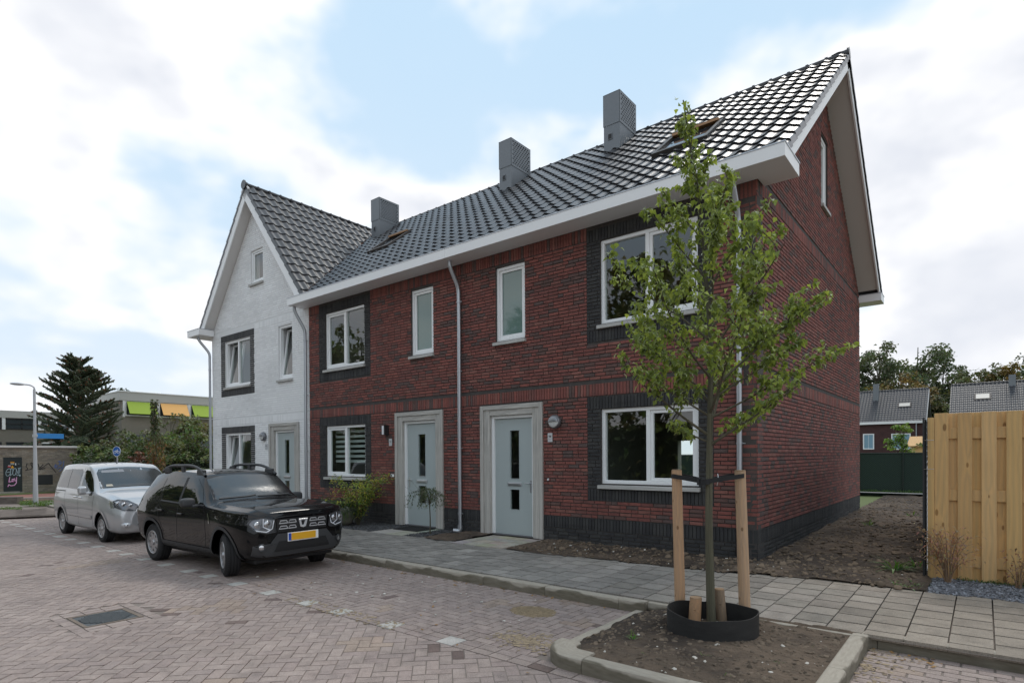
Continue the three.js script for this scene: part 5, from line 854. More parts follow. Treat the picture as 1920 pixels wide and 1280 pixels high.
  part(t, 'branches', merged(wood), barkMat); foliage(t, L);
}
const woodTex = (() => { const W = 512, H = 512, d = new Uint8Array(W * H * 4), kn = Array.from({ length: 9 }, (_, i) => [hash3(i, 1, 7), hash3(i, 2, 7), .008 + .012 * hash3(i, 3, 7)]); for (let j = 0; j < H; j++) for (let i = 0; i < W; i++) { const u = i / W, v = j / H; let warp = 0, dark = 0; for (const [a, b, s] of kn) { let du = Math.abs(u - a), dv = Math.abs(v - b); dv = Math.min(dv, 1 - dv); const q = Math.sqrt(du * du + dv * dv * .35); warp += .035 * Math.exp(-q * q / (s * s * 14)) * Math.sign(u - a); dark = Math.max(dark, sstep(s, s * .55, q)); } const x = u + warp + .02 * (pf(u, v, 2, 91, 3) - .5), ring = .5 + .5 * Math.sin(x * 150 + 5 * pf(u, v, 4, 95, 2)), fine = pn(u, v * .04, 256, 97), g = .80 + .13 * ring + .10 * (fine - .5) + .14 * (pf(u, v, 4, 99, 3) - .5) - .45 * dark, o = (j * W + i) * 4; d[o] = clamp(g) * 255; d[o + 1] = clamp(g * (1 - .04 * ring - .12 * dark)) * 255; d[o + 2] = clamp(g * (1 - .10 * ring - .25 * dark)) * 255; d[o + 3] = 255; } const t = new THREE.DataTexture(d, W, H); t.wrapS = t.wrapT = THREE.RepeatWrapping; t.magFilter = t.minFilter = THREE.LinearFilter; t.needsUpdate = true; return t; })();
// ---------------- stakes, straps and the root guard
function stake(base, top, r, label, tone, cut = true) {
  const g = thing('tree_stake', label, 'stake', null, base), V = new THREE.Vector3(top[0] - base[0], top[1] - base[1], top[2] - base[2]), h = V.length();
  const geo = new THREE.CylinderGeometry(r * .94, r, h, 20, 14).translate(0, h / 2, 0), p = geo.attributes.position; for (let i = 0; i < p.count; i++) { const a = Math.atan2(p.getZ(i), p.getX(i)), k = 1 + .05 * (fbm(Math.cos(a) * 2 + base[0] * 9, p.getY(i) * 2, Math.sin(a) * 2, 3) - .5); p.setX(i, p.getX(i) * k); p.setZ(i, p.getZ(i) * k); } geo.computeVertexNormals();
  geo.applyQuaternion(new THREE.Quaternion().setFromUnitVectors(new THREE.Vector3(0, 1, 0), V.normalize()));
  const m = std(tone, .8, { map: rep(woodTex, .35, 1.6), bumpMap: rep(woodTex, .7, 2), bumpScale: .006 }); part(g, 'pole', geo, m);
  const e = new THREE.Vector3(top[0] - base[0], top[1] - base[1], top[2] - base[2]); part(g, 'cut_end', new THREE.CylinderGeometry(r * .90, r * .945, .012, 20).translate(e.x, e.y + .004, e.z), std(L3(.30, .20, .12), .9)); return g;
}
const onDepthOf = (px, py, ref) => { const f = new THREE.Vector3(-Math.sin(YAW), 0, -Math.cos(YAW)); return atDepth(px, py, new THREE.Vector3(...ref).sub(CAM).dot(f)); };
const S1 = [.215, -.09, 3.30], S2 = [.755, -.09, 3.03], t1 = onDepthOf(1269, 882, S1), t2 = onDepthOf(1388, 883, S2);
stake(S1, t1.toArray(), .052, 'smooth tall round stake strapped to the young tree on the parking bay side', L3(.52, .33, .20));
stake(S2, t2.toArray(), .054, 'scarred tall round stake strapped to the young tree on the fence side', L3(.50, .34, .22));
const S3 = [.40, -.09, 3.42], S4 = [.60, -.09, 3.22], t3 = onDepthOf(1305, 1121, S3), t4 = onDepthOf(1349, 1105, S4);
stake(S3, t3.toArray(), .058, 'short sawn-off post with orange wood inside the rubber guard', L3(.46, .28, .16));
stake(S4, t4.toArray(), .048, 'short sawn-off post with grey-brown bark behind the tree trunk', L3(.26, .19, .13));
{ const strap = thing('tree_strap', 'black rubber strap tying the young tree to both stakes', 'strap'), trunkAt = onDepthOf(1321, 902, TREE), band = (pts, w, th) => { const c = new THREE.CatmullRomCurve3(pts), n = 40, mb = new MB(); for (let i = 0; i < n; i++) { const a = c.getPointAt(i / n), b = c.getPointAt((i + 1) / n), t = b.clone().sub(a).normalize(), s = new THREE.Vector3().crossVectors(t, new THREE.Vector3(0, 1, 0)).normalize(); mb.block(a.toArray(), t.toArray(), [0, 1, 0], s.toArray(), 0, a.distanceTo(b) + .001, -w, w, -th, th, [1, 1, 1], 0, [0, 0, 0, 0], true); } const g = mb.geo(); g.deleteAttribute('color'); return g; };
  const loop = (S, T, top, dy) => { const c = new THREE.Vector3(S.x, S.y, S.z), d = trunkAt.clone().sub(c); d.y = 0; d.normalize(); const s = new THREE.Vector3(-d.z, 0, d.x), y0 = S.y - dy, y1 = trunkAt.y, R = .058, P = (v, y) => new THREE.Vector3(v.x, y, v.z); return [P(trunkAt.clone().addScaledVector(s, .03).addScaledVector(d, -.01), y1), P(c.clone().addScaledVector(s, R).addScaledVector(d, .02), y0), P(c.clone().addScaledVector(d, -R), y0), P(c.clone().addScaledVector(s, -R).addScaledVector(d, .02), y0), P(trunkAt.clone().addScaledVector(s, -.035).addScaledVector(d, -.01), y1)]; };
  part(strap, 'strap_band', band(loop(t1, trunkAt, 0, .055), .021, .003), M.blackRubber); part(strap, 'strap_band', band(loop(t2, trunkAt, 0, .045), .021, .003), M.blackRubber);
  part(strap, 'trunk_collar', new THREE.CylinderGeometry(.047, .047, .05, 18).translate(trunkAt.x, trunkAt.y - .005, trunkAt.z), M.blackRubber); part(strap, 'buckle', boxGeo(-.012, .012, -.035, .035, -.012, .012, .004).translate(trunkAt.x - .045, trunkAt.y, trunkAt.z + .03), M.black);
  part(strap, 'wire_clip', tube([[0, .05, 0], [.015, .0, .03], [0, -.06, .02]], .004, 8, 6).translate(lerp(trunkAt.x, t2.x, .4), lerp(trunkAt.y, t2.y - .045, .4), lerp(trunkAt.z, t2.z, .4) + .03), M.steel); }
{ const R = .385, c = [.612, 0, 3.54], n = 72, mb = new MB(), rr = mulberry(6); const g = thing('root_guard', 'low black rubber ring around the foot of the young tree', 'ring', null, [c[0], -.16, c[2]]);
  const rad = (a) => R * (1 + .035 * Math.sin(a * 2 + .6) + .015 * Math.sin(a * 3 + 1)), top = (a) => .30 + .012 * Math.sin(a * 2 + 1) + .006 * Math.sin(a * 5);
  for (let i = 0; i < n; i++) { const a = i / n * 6.2832, b = (i + 1) / n * 6.2832, A = (t, r0, y) => [Math.cos(t) * (rad(t) + r0), y, -Math.sin(t) * (rad(t) + r0)], na = [Math.cos(a), 0, -Math.sin(a)], nb = [Math.cos(b), 0, -Math.sin(b)], ni = (v) => [-v[0], 0, -v[2]], u = (t, y) => [t * R, y]; mb.poly([A(a, 0, 0), A(b, 0, 0), A(b, 0, top(b)), A(a, 0, top(a))], [na, nb, nb, na], [1, 1, 1], [u(a, 0), u(b, 0), u(b, .3), u(a, .3)]); mb.poly([A(b, -.008, 0), A(a, -.008, 0), A(a, -.008, top(a)), A(b, -.008, top(b))], [ni(nb), ni(na), ni(na), ni(nb)], [1, 1, 1], [u(b, 0), u(a, 0), u(a, .3), u(b, .3)]); mb.poly([A(a, 0, top(a)), A(b, 0, top(b)), A(b, -.008, top(b)), A(a, -.008, top(a))], [0, 1, 0], [1, 1, 1]); }
  const ge = mb.geo(); ge.deleteAttribute('color'); part(g, 'rubber_sheet', ge, std(L3(.026, .025, .024), .72, { map: rep(texStain, 1.2, 4), bumpMap: rep(texGrit, 4), bumpScale: .004 })); }
// ---------------- shrubs by the middle house
{ const g = thing('planter_pot', 'round grey stone pot with grassy leaves by the middle house', 'pot', null, [-8.90, 0, .80]), r = mulberry(14), L = new Leaves();
  part(g, 'pot', new THREE.LatheGeometry([[0, 0], [.17, 0], [.24, .08], [.28, .2], [.275, .33], [.25, .40], [.235, .40], [.25, .33], [0, .33]].map((p) => new THREE.Vector2(...p)), 32), std(L3(.24, .22, .18), .9, { map: rep(texStain, 2) }));
  for (let i = 0; i < 420; i++) { const a = r() * 6.28, q = r() * .2, l = .22 + .3 * r(); L.add(Math.cos(a) * q, .36, Math.sin(a) * q, l, .008, [-.9 + 1.2 * r(), a * -1 + Math.PI / 2 + jit(.5, r), 0], [.05 + .05 * r(), .10 + .07 * r(), .02], .2, .45); } foliage(g, L, leafMat, 'grass_leaves'); }
function shrub(name, label, pos, { n, h, w, cols, stems, len, wid, seed, low = .1, droop = .5 }) {
  const g = thing(name, label, 'shrub', null, pos), r = mulberry(seed), L = new Leaves(), W = [];
  for (let i = 0; i < stems; i++) { const a = r() * 6.28, q = w * (.3 + .7 * r()), ht = h * (.45 + .55 * r()), tip = new THREE.Vector3(Math.cos(a) * q, ht, Math.sin(a) * q), c = new THREE.CatmullRomCurve3([new THREE.Vector3(Math.cos(a) * .02, 0, Math.sin(a) * .02), new THREE.Vector3(tip.x * .3, ht * .55, tip.z * .3), new THREE.Vector3(tip.x * .75, ht * .95, tip.z * .75), tip]); W.push(taper(c.getPoints(4), .006, .002, 4)); const m = Math.round(n / stems); for (let k = 0; k < m; k++) { const s = low + (1 - low) * r(), p = c.getPoint(s), sp = .07 * (.5 + s); L.add(p.x + jit(sp, r), p.y + jit(sp, r), p.z + jit(sp, r), len * (.7 + .6 * r()), wid * (.7 + .6 * r()), [droop * r() - .1, r() * 6.28, jit(.5, r)], pick(cols, r).map((v) => v * (.75 + .5 * r())), .25, .3); } }
  part(g, 'stems', merged(W), name === 'dry_shrub' ? std(L3(.24, .16, .10), .9) : barkMat); foliage(g, L, leafMat, 'leaves'); return g;
}
shrub('yellow_shrub', 'bright yellow-green leafy shrub under the sill of the middle house', [-8.62, 0, .55], { n: 3200, h: 1.15, w: .78, cols: [[.48, .48, .04], [.36, .42, .05], [.55, .50, .05], [.17, .27, .03], [.24, .34, .04], [.14, .22, .03]], stems: 52, len: .065, wid: .015, seed: 5, low: .2 });
shrub('green_shrub', 'dull green leafy shrub against the wall behind the black SUV', [-10.1, 0, .55], { n: 900, h: .55, w: .6, cols: [[.05, .10, .02], [.07, .12, .025]], stems: 30, len: .06, wid: .014, seed: 9 });
{ // grafted standard beside the middle door
  const g = thing('small_standard_tree', 'small bushy standard tree on a thin stem beside the middle door', 'tree', null, [-6.06, 0, .74]), r = mulberry(31), L = new Leaves(), W = [taper([[0, 0, 0], [.01, .3, 0], [0, .62, .01]], .014, .010, 6)];
  for (let i = 0; i < 34; i++) { const a = r() * 6.28, q = .16 + .34 * r(), up = .12 + .22 * r(), c = new THREE.CatmullRomCurve3([new THREE.Vector3(0, .60, 0), new THREE.Vector3(Math.cos(a) * q * .4, .62 + up, Math.sin(a) * q * .4), new THREE.Vector3(Math.cos(a) * q * .85, .6 + up * .8, Math.sin(a) * q * .85), new THREE.Vector3(Math.cos(a) * q, .5 + up * .2, Math.sin(a) * q)]); W.push(taper(c.getPoints(5), .004, .0015, 4)); for (let k = 0; k < 26; k++) { const p = c.getPoint(.15 + .85 * r()); L.add(p.x + jit(.03, r), p.y + jit(.03, r), p.z + jit(.03, r), .03 + .025 * r(), .006 + .003 * r(), [.2 + r(), r() * 6.28, jit(.4, r)], pick([[.07, .11, .03], [.10, .15, .04], [.05, .08, .025], [.20, .22, .12]], r), .2, .3); } }
  for (const [a, q, h] of [[2.6, .52, .72], [2.9, .45, .95], [3.4, .55, .5]]) W.push(taper([[0, .58, 0], [Math.cos(a) * q * .6, .62 + h * .3, Math.sin(a) * q * .6], [Math.cos(a) * q, .6 + h * .5, Math.sin(a) * q]], .004, .0015, 4));
  part(g, 'stem', merged(W), barkMat); foliage(g, L); }
// dry shrub and weeds by the fence
shrub('dry_shrub', 'dead shrub with dry brown leaves in front of the wooden fence', [2.22, 0, .10], { n: 620, h: .66, w: .36, cols: [[.42, .26, .15], [.50, .32, .19], [.34, .20, .11]], stems: 26, len: .045, wid: .010, seed: 61, low: .3, droop: .9 });
shrub('dry_shrub', 'small dead shrub with dry brown leaves at the far boards of the fence', [2.86, 0, .02], { n: 120, h: .42, w: .2, cols: [[.30, .17, .09], [.36, .22, .12]], stems: 10, len: .05, wid: .010, seed: 62, low: .3, droop: .9 });
function tuft(name, label, pos, n, h, seed, w = .05) { const g = thing(name, label, 'weed', 'weeds', pos), r = mulberry(seed), L = new Leaves(); for (let i = 0; i < n; i++) { const a = r() * 6.28; L.add(jit(w, r), 0, jit(w, r), h * (.5 + .7 * r()), h * .06, [-1.3 + 1.1 * r(), a, 0], [.06 + .08 * r(), .14 + .12 * r(), .02], .2, .4); } foliage(g, L, leafMat, 'leaves'); }
tuft('weed', 'tall grassy weed on the dark soil beside the mesh fence', [1.63, .01, -.35], 20, .3, 71); tuft('weed', 'low green weeds at the corner of soil and paving by the fence', [1.86, .0, .62], 60, .10, 72, .16); tuft('weed', 'grassy weeds at the foot of the mesh fence', [1.84, .02, -.75], 40, .16, 74, .14);
for (const [x, z, s, i] of [[.82, 4.28, .05, 0], [1.32, 4.10, .05, 1], [.16, 4.2, .09, 2], [.05, 4.0, .04, 3], [1.1, 4.55, .03, 4], [.4, 4.5, .03, 5], [1.45, 3.5, .03, 6]]) tuft('seedling', 'tiny green seedling on the tree bed soil', [x, -.055, z], 14, s, 80 + i, .02);
tuft('weed', 'small green weed on the dark plot halfway along the gable', [.75, .05, -5.2], 16, .2, 91, .1); tuft('weed', 'small green weed on the dark plot near the rear fence', [1.25, .08, -7.6], 16, .2, 92, .1);
{ const r = mulberry(55), L = new Leaves(); for (let i = 0; i < 1500; i++) { const x = 2.3 + r() * 4, z = -.13 + .09 * r() - .05; L.add(x, -.01, z, .05 + .10 * r() * fbm(x * 3, 1, 1, 2) * 1.6, .004, [-1.3 + .9 * r(), r() * 6.28, 0], [.05 + .06 * r(), .12 + .10 * r(), .02], .2, .5); } const m = structure('grass_fringe', L.geo(), leafMat, 'grass along the foot of the fence'); m.userData.kind = 'stuff'; }
// ================================================================ fences
const plankTones = [[.66, .42, .185], [.60, .375, .165], [.70, .455, .215], [.63, .41, .175]].map((c, i) => { const m = std(L3(...c), .8, { map: woodTex.clone(), bumpMap: woodTex, bumpScale: .004 }); m.map.repeat.set(.5, 1.1); m.map.offset.set(i * .23, i * .37); m.map.needsUpdate = true; return m; });
const plankGeo = (w, h, d) => { const g = new RoundedBoxGeometry(w, h, d, 1, .004), u = g.attributes.uv, p = g.attributes.position, n = g.attributes.normal; for (let i = 0; i < u.count; i++) u.setXY(i, (Math.abs(n.getX(i)) > .5 ? p.getZ(i) : p.getX(i)) * 1.6 + .5, p.getY(i) * .5 + .5); return g; };
{ const f = thing('wooden_fence', 'tall brown board fence with overlapping planks beside the slate chippings', 'fence', null, [0, 0, -.2]), r = mulberry(3), H = 2.06; let x = 2.075;
  part(f, 'post', plankGeo(.068, 2.0, .068).translate(2.038, 1.0, .01), plankTones[3]);
  for (let i = 0; i < 18; i++) { const m = part(f, 'plank', plankGeo(.142, H + jit(.006, r), .018), plankTones[i % 4]); m.position.set(x + .071, H / 2 - .01, .026); const b = part(f, 'plank', plankGeo(.142, H - .0, .018), plankTones[(i + 2) % 4]); b.position.set(x + .142 + .043, H / 2 - .012, -.026); x += .229; }
  for (const y of [.24, 1.04, 1.80]) part(f, 'rail', plankGeo(18 * .229, .135, .03).translate(2.075 + 9 * .229, y, .0), plankTones[1]); }
{ const f = thing('mesh_fence', 'wire mesh fence with black screen running back from the wooden fence post', 'fence'), A = [1.985, -.12], B = [1.62, -6.3], n = 26, dx = B[0] - A[0], dz = B[1] - A[1], l = Math.hypot(dx, dz), put = (g) => g.rotateY(Math.atan2(-dz, dx)).translate(A[0], 0, A[1]);
  part(f, 'screen', put(boxGeo(.02, l, .03, 1.98, -.009, .009)), std(L3(.008, .010, .009), .85));
  for (let i = 0; i < n; i++) { const y = .10 + i * 1.86 / (n - 1); part(f, 'wire', put(new THREE.CylinderGeometry(.005, .005, l + .04, 6).rotateZ(Math.PI / 2).translate(l / 2 - .015, y, .016)), M.zinc); }
  for (const y of [1.72, 1.36]) part(f, 'tie_wire', tube([[1.97, y, -.10], [2.0, y - .002, -.15], [2.07, y, -.155]], .003, 8, 5), M.steel);
  for (const s of [.0, 2.5, 5.0]) part(f, 'post', put(boxGeo(s, s + .04, -.05, 2.0, -.03, -.01)), M.black); }
{ const f = thing('green_fence', 'dark green screened wire fence across the back of the vacant plot', 'fence', null, [0, 0, -15]);
  const gm = std(L3(.010, .026, .020), .6); part(f, 'screen', boxGeo(-17, 1.7, .10, 1.56, -.02, -.01), gm);
    part(f, 'wire_mesh', (() => { const mb = new MB(); for (let k = -40; k < 90; k++) for (const s of [1, -1]) { let a = -3.2 + k * .075, y0 = .1, y1 = 1.56, x0 = a, x1 = a + s * 1.46; const cut = (x) => clamp((x - x0) / (x1 - x0)); let t0 = 0, t1 = 1; const lo = Math.min(x0, x1), hi = Math.max(x0, x1); if (hi < -3.2 || lo > 1.7) continue; const f0 = cut(s > 0 ? -3.2 : 1.7), f1 = cut(s > 0 ? 1.7 : -3.2); if (s > 0 ? x0 < -3.2 : x0 > 1.7) t0 = f0; if (s > 0 ? x1 > 1.7 : x1 < -3.2) t1 = f1; if (t1 - t0 < .02) continue; const P = [lerp(x0, x1, t0), lerp(y0, y1, t0)], Q = [lerp(x0, x1, t1), lerp(y0, y1, t1)], w = .004; mb.poly([[P[0] - w, P[1], .004], [P[0] + w, P[1], .004], [Q[0] + w, Q[1], .004], [Q[0] - w, Q[1], .004]], [0, 0, 1]); } const g = mb.geo(); g.deleteAttribute('color'); return g; })(), std(L3(.03, .07, .05), .4));
  for (const x of [-2.2, -.9, .41, 1.65]) part(f, 'post', cyl(.024, .024, 1.62, 10).translate(x, -.02, .03), std(L3(.008, .02, .016), .4)); part(f, 'top_rail', boxGeo(-3.2, 1.7, 1.545, 1.585, -.02, .02, .008), gm);
  structure('path', flat(-17, 2.2, -14.9, -14.3, .235), std(L3(.42, .40, .37), .9)); const r = mulberry(8), L = new Leaves(); for (let i = 0; i < 900; i++) L.add(-3.4 + r() * 5.2, .22, -14.95 + .1 * r(), .08 + .1 * r(), .008, [-1.3 + .8 * r(), r() * 6.28, 0], [.09, .19, .02], .2, .4); const m = structure('grass_strip', L.geo(), leafMatFar, 'grass below the green fence'); m.userData.kind = 'stuff'; }
structure('back_lawn', flat(-17, .0, -15.1, -9.02, .11), std(L3(.10, .13, .04), .95));
structure('back_garden_ground', flat(-30, 40, -110, -15.1, -.02), std(L3(.10, .12, .05), .95));
{ const f = thing('garden_hedge_fence', 'dark garden fence behind the mesh fence on the neighbouring plot', 'fence', null, [0, 0, -17]); part(f, 'panel', boxGeo(2.1, 14, 0, 1.7, 0, .04), std(L3(.05, .04, .03), .8)); part(f, 'post', boxGeo(2.05, 2.1, 0, 1.75, 0, .05), M.dark); }
// ---------------- houses beyond the plot
const backTile = std(L3(.035, .036, .042), .5);
function backHouse(label, x0, x1, z, eave, ridgeY, depth, wins, lights, chim, down) {
  const H = thing('back_house', label, 'house', 'houses behind the plot'), hd = depth / 2, k = (ridgeY - eave) / hd, sl = Math.hypot(hd, ridgeY - eave), V = [0, (ridgeY - eave) / sl, -hd / sl], N = [0, hd / sl, (ridgeY - eave) / sl], O = [0, eave - .05, z + .15];
  part(H, 'wall', boxGeo(x0, x1, -.2, eave, z - depth, z), std(L3(.085, .040, .038), .9, { map: rep(texGrit, 6) }));
  const gab = new THREE.Shape([[0, eave], [-depth, eave], [-hd, ridgeY - .1]].map((p) => new THREE.Vector2(...p))); part(H, 'gable', new THREE.ExtrudeGeometry(gab, { depth: x1 - x0 - .02, bevelEnabled: false }).rotateY(Math.PI / 2).scale(1, 1, -1).translate(x0 + .01, 0, z), std(L3(.10, .06, .055), .9));
  const roof = part(H, 'roof', slopeBlock(O, [1, 0, 0], V, N, x0 - .3, x1 + .3, 0, sl + .15, -.12, 0), M.lead); part(roof, 'rear_slope', slopeBlock([0, eave - .05, z - depth - .15], [-1, 0, 0], [0, V[1], -V[2]], [0, N[1], -N[2]], -x1 - .3, -x0 + .3, 0, sl + .15, -.12, 0), M.lead);
  const list = [], basis = new THREE.Matrix4().makeBasis(new THREE.Vector3(1, 0, 0), new THREE.Vector3(...V), new THREE.Vector3(...N)), cols = Math.floor((x1 - x0 + .6) / TW), rows = Math.ceil(sl / TG), coarse = tileGeo(0, .02, 6);
  for (let c = 0; c < cols; c++) for (let q = 0; q < rows; q++) list.push(coarse.clone().applyMatrix4(basis.clone().setPosition(x0 - .3 + c * TW, O[1] + V[1] * q * TG, O[2] + V[2] * q * TG)));
  const t = part(roof, 'roof_tiling', mergeGeometries(list), backTile); t.userData.kind = 'stuff';
  part(roof, 'ridge_cap', boxGeo(x0 - .3, x1 + .3, ridgeY + .02, ridgeY + .12, z - hd - .12, z - hd + .12, .04), tileMats[0]);
  part(H, 'gutter', boxGeo(x0 - .3, x1 + .3, eave - .28, eave - .04, z, z + .28), M.trim);
  for (const s of [x0, x1]) part(H, 'bargeboard', slopeBlock(O, [1, 0, 0], V, N, s === x0 ? x0 - .32 : x1 + .28, s === x0 ? x0 - .28 : x1 + .32, .1, sl, -.3, -.02), M.trim);
  for (const [a, b, c, d] of wins) { const w = group(H, 'window'); part(w, 'frame', merged(frameBoxes(a, b, c, d, .1, z, z + .06)), M.frame); part(w, 'pane', boxGeo(a + .1, b - .1, c + .1, d - .1, z, z + .02), phy(L3(.22, .36, .46), .1)); part(w, 'curtain_line', boxGeo((a + b) / 2 - .03, (a + b) / 2 + .03, c + .1, d - .1, z + .02, z + .024), std(L3(.45, .55, .6), .8)); }
  for (const [a, b, v0, v1] of lights) { const w = group(H, 'roof_window'); part(w, 'roof_window_frame', slopeBlock(O, [1, 0, 0], V, N, a - .1, b + .1, v0 - .1, v1 + .1, -.05, .07), std(L3(.06, .05, .045), .6)); part(w, 'pane', slopeBlock(O, [1, 0, 0], V, N, a, b, v0, v1, .07, .09), phy(L3(.62, .58, .52), .3)); }
  for (const [a, b, y0, y1, zz] of chim) part(H, 'chimney', boxGeo(a, b, y0, y1, zz - .5, zz), M.slate);
  if (down) part(H, 'downpipe', cyl(.05, .05, eave, 8).translate(x1 - .5, 0, z + .08), M.zinc);
  return H;
}
backHouse('dark brick house with a black tiled roof behind the green fence', -14, -2.05, -60, 4.75, 8.05, 7.4, [[-7.02, -6.05, 1.98, 3.55], [-4.6, -3.0, 1.92, 3.5]], [[-4.1, -3.2, 2.25, 2.75]], [[-6.45, -5.95, 6.9, 8.75, -62.4]], true);
backHouse('dark brick house with a black tiled roof rising above the wooden fence', .62, 16, -52, 4.6, 7.45, 7.2, [[2.0, 3.2, 2.0, 3.4]], [[2.02, 2.9, 2.35, 3.0]], [[4.15, 4.6, 6.9, 8.0, -55]], false);
{ const g = thing('garden_shed', 'small wooden shed in front of the back house', 'shed'), p = atPlane('z', -30, 1718, 862), q = atPlane('z', -30, 1727, 862); part(g, 'wall', boxGeo(p.x - .25, q.x + .1, 0, 1.95, -31.5, -30), plankTones[0]); part(g, 'roof', slopeBlock([0, 1.95, -30], [1, 0, 0], [0, .3, -.954], [0, .954, .3], p.x - .4, q.x + .2, -.15, 1.7, 0, .06), plankTones[1]); }
// ---------------- trees
function bigTree(name, label, pos, { h, r: R, base, n, leaf, cols, seed, trunkR = .25, gaps = .5, clumps = 60, squash = .8, grp, mat = leafMatFar }) {
  const g = thing(name, label, 'tree', grp, pos), rr = mulberry(seed), L = new Leaves(), W = [taper([[0, 0, 0], [jit(.2, rr), h * .3, jit(.2, rr)], [jit(.3, rr), h * .6, jit(.3, rr)], [jit(.3, rr), h * .9, 0]], trunkR, trunkR * .2, 7)], cy = (base + h) / 2, ry = (h - base) / 2;
  for (let i = 0; i < clumps; i++) {
    const a = rr() * 6.283, u = rr() * 2 - 1, q = Math.pow(rr(), gaps), s = Math.sqrt(1 - u * u), w = 1 - .25 * clamp(u), c = new THREE.Vector3(Math.cos(a) * s * R * q * w, cy + u * ry * q, Math.sin(a) * s * R * q * w), cr = R * (.14 + .15 * rr());
    if (i % 2 === 0) W.push(taper([[0, Math.max(base * .8, c.y - R * .7), 0], [c.x * .5, c.y - R * .25, c.z * .5], c.toArray()], trunkR * .28, .015, 5));
    const tone = pick(cols, rr), kk = .8 + .4 * rr(), m = Math.round(n / clumps * (.6 + .8 * rr()));
    for (let k = 0; k < m; k++) { const b = rr() * 6.283, v = rr() * 2 - 1, e = Math.cbrt(rr()) * cr, f = Math.sqrt(1 - v * v); L.add(c.x + Math.cos(b) * f * e, c.y + v * e * squash, c.z + Math.sin(b) * f * e, leaf * (.6 + .8 * rr()), leaf * .36, [-.4 + 1.3 * rr(), rr() * 6.283, jit(.8, rr)], tone.map((t) => t * kk * (.8 + .4 * rr())), .3, .3); }
  }
  part(g, 'trunk', merged(W), barkMat); foliage(g, L, mat); return g;
}
const D = (px, py, dep) => { const p = atDepth(px, py, dep); return p; };
{ const dk = [[.085, .115, .042], [.105, .135, .048], [.125, .155, .052], [.075, .105, .038]], au = [[.22, .165, .05], [.17, .15, .045], [.26, .18, .045]], md = [[.11, .125, .04], [.14, .145, .045]];
  const T = (px, dep, topPy, o, label, grp = 'trees behind the back houses') => { const p = D(px, 800, dep), y = D(px, topPy, dep).y; return bigTree('broadleaf_tree', label, [p.x, -.2, p.z], { h: y, base: y * .22, n: 5200, leaf: .42, clumps: 85, cols: dk, gaps: .42, grp, ...o }); };
  T(1650, 78, 632, { r: 4.6, seed: 101 }, 'tall dark green tree behind the chimney of the back house'); T(1718, 80, 624, { r: 5.6, seed: 102, n: 6500 }, 'tallest dark green tree behind the back house roof'); T(1772, 82, 655, { r: 3.6, seed: 103, n: 3600 }, 'dark green tree standing in the gap between the back houses');
  T(1690, 74, 690, { r: 4.2, seed: 104, cols: au, n: 3600, base: 3 }, 'golden brown autumn tree just above the back house ridge'); T(1760, 72, 735, { r: 3.0, seed: 105, cols: md, n: 3600, base: .5 }, 'olive green tree filling the gap between the back houses');
  T(1850, 72, 672, { r: 4.0, seed: 106, cols: md, n: 3800 }, 'olive green tree above the roof behind the wooden fence'); T(1893, 70, 676, { r: 2.6, seed: 107, cols: [[.22, .15, .02], [.18, .13, .025]], n: 2200, base: 4 }, 'yellow autumn tree beside the chimney above the wooden fence'); T(1935, 82, 655, { r: 5.0, seed: 108 }, 'dark green tree behind the yellow autumn tree'); T(1600, 82, 650, { r: 4, seed: 109, n: 2600 }, 'dark green tree partly hidden by the end house gable');
  { const p = D(1692, 860, 24); bigTree('young_garden_tree', 'young lime green tree standing behind the green fence', [p.x, 0, p.z], { h: 2.95, r: .62, base: .9, n: 700, leaf: .13, clumps: 26, cols: [[.16, .26, .03], [.20, .30, .04], [.12, .20, .03]], seed: 111, trunkR: .03, gaps: .6, mat: leafMat }); }
  // trees across the street, mirrored in the windows and the car
  const M1 = (x, z, h, R, s) => bigTree('street_tree', 'large green tree across the street, mirrored in the house windows', [x, -.2, z], { h, r: R, base: h * .2, n: 3600, leaf: .6, clumps: 75, cols: [[.16, .19, .045], [.20, .22, .05], [.28, .25, .06]], seed: s, grp: 'trees across the street', gaps: .45, trunkR: .3 });
  M1(-60, 31, 15, 6.5, 201); M1(-49, 30, 16, 6, 202); M1(-38, 31, 12, 5.5, 203); M1(-26, 29, 13.5, 6, 204); M1(-15, 29, 16, 6.5, 205); M1(-5, 29, 15, 6, 206); M1(-39, 18, 12, 4.5, 207);
}
leafBox('street_hedge', 'tall hedge across the street, mirrored in the ground-floor windows', 'hedge', [-32, -.1, 24.5], 0, 72, 3.4, 2.2, 9000, .5, [[.11, .15, .04], [.14, .18, .045], [.17, .20, .05]], 55);
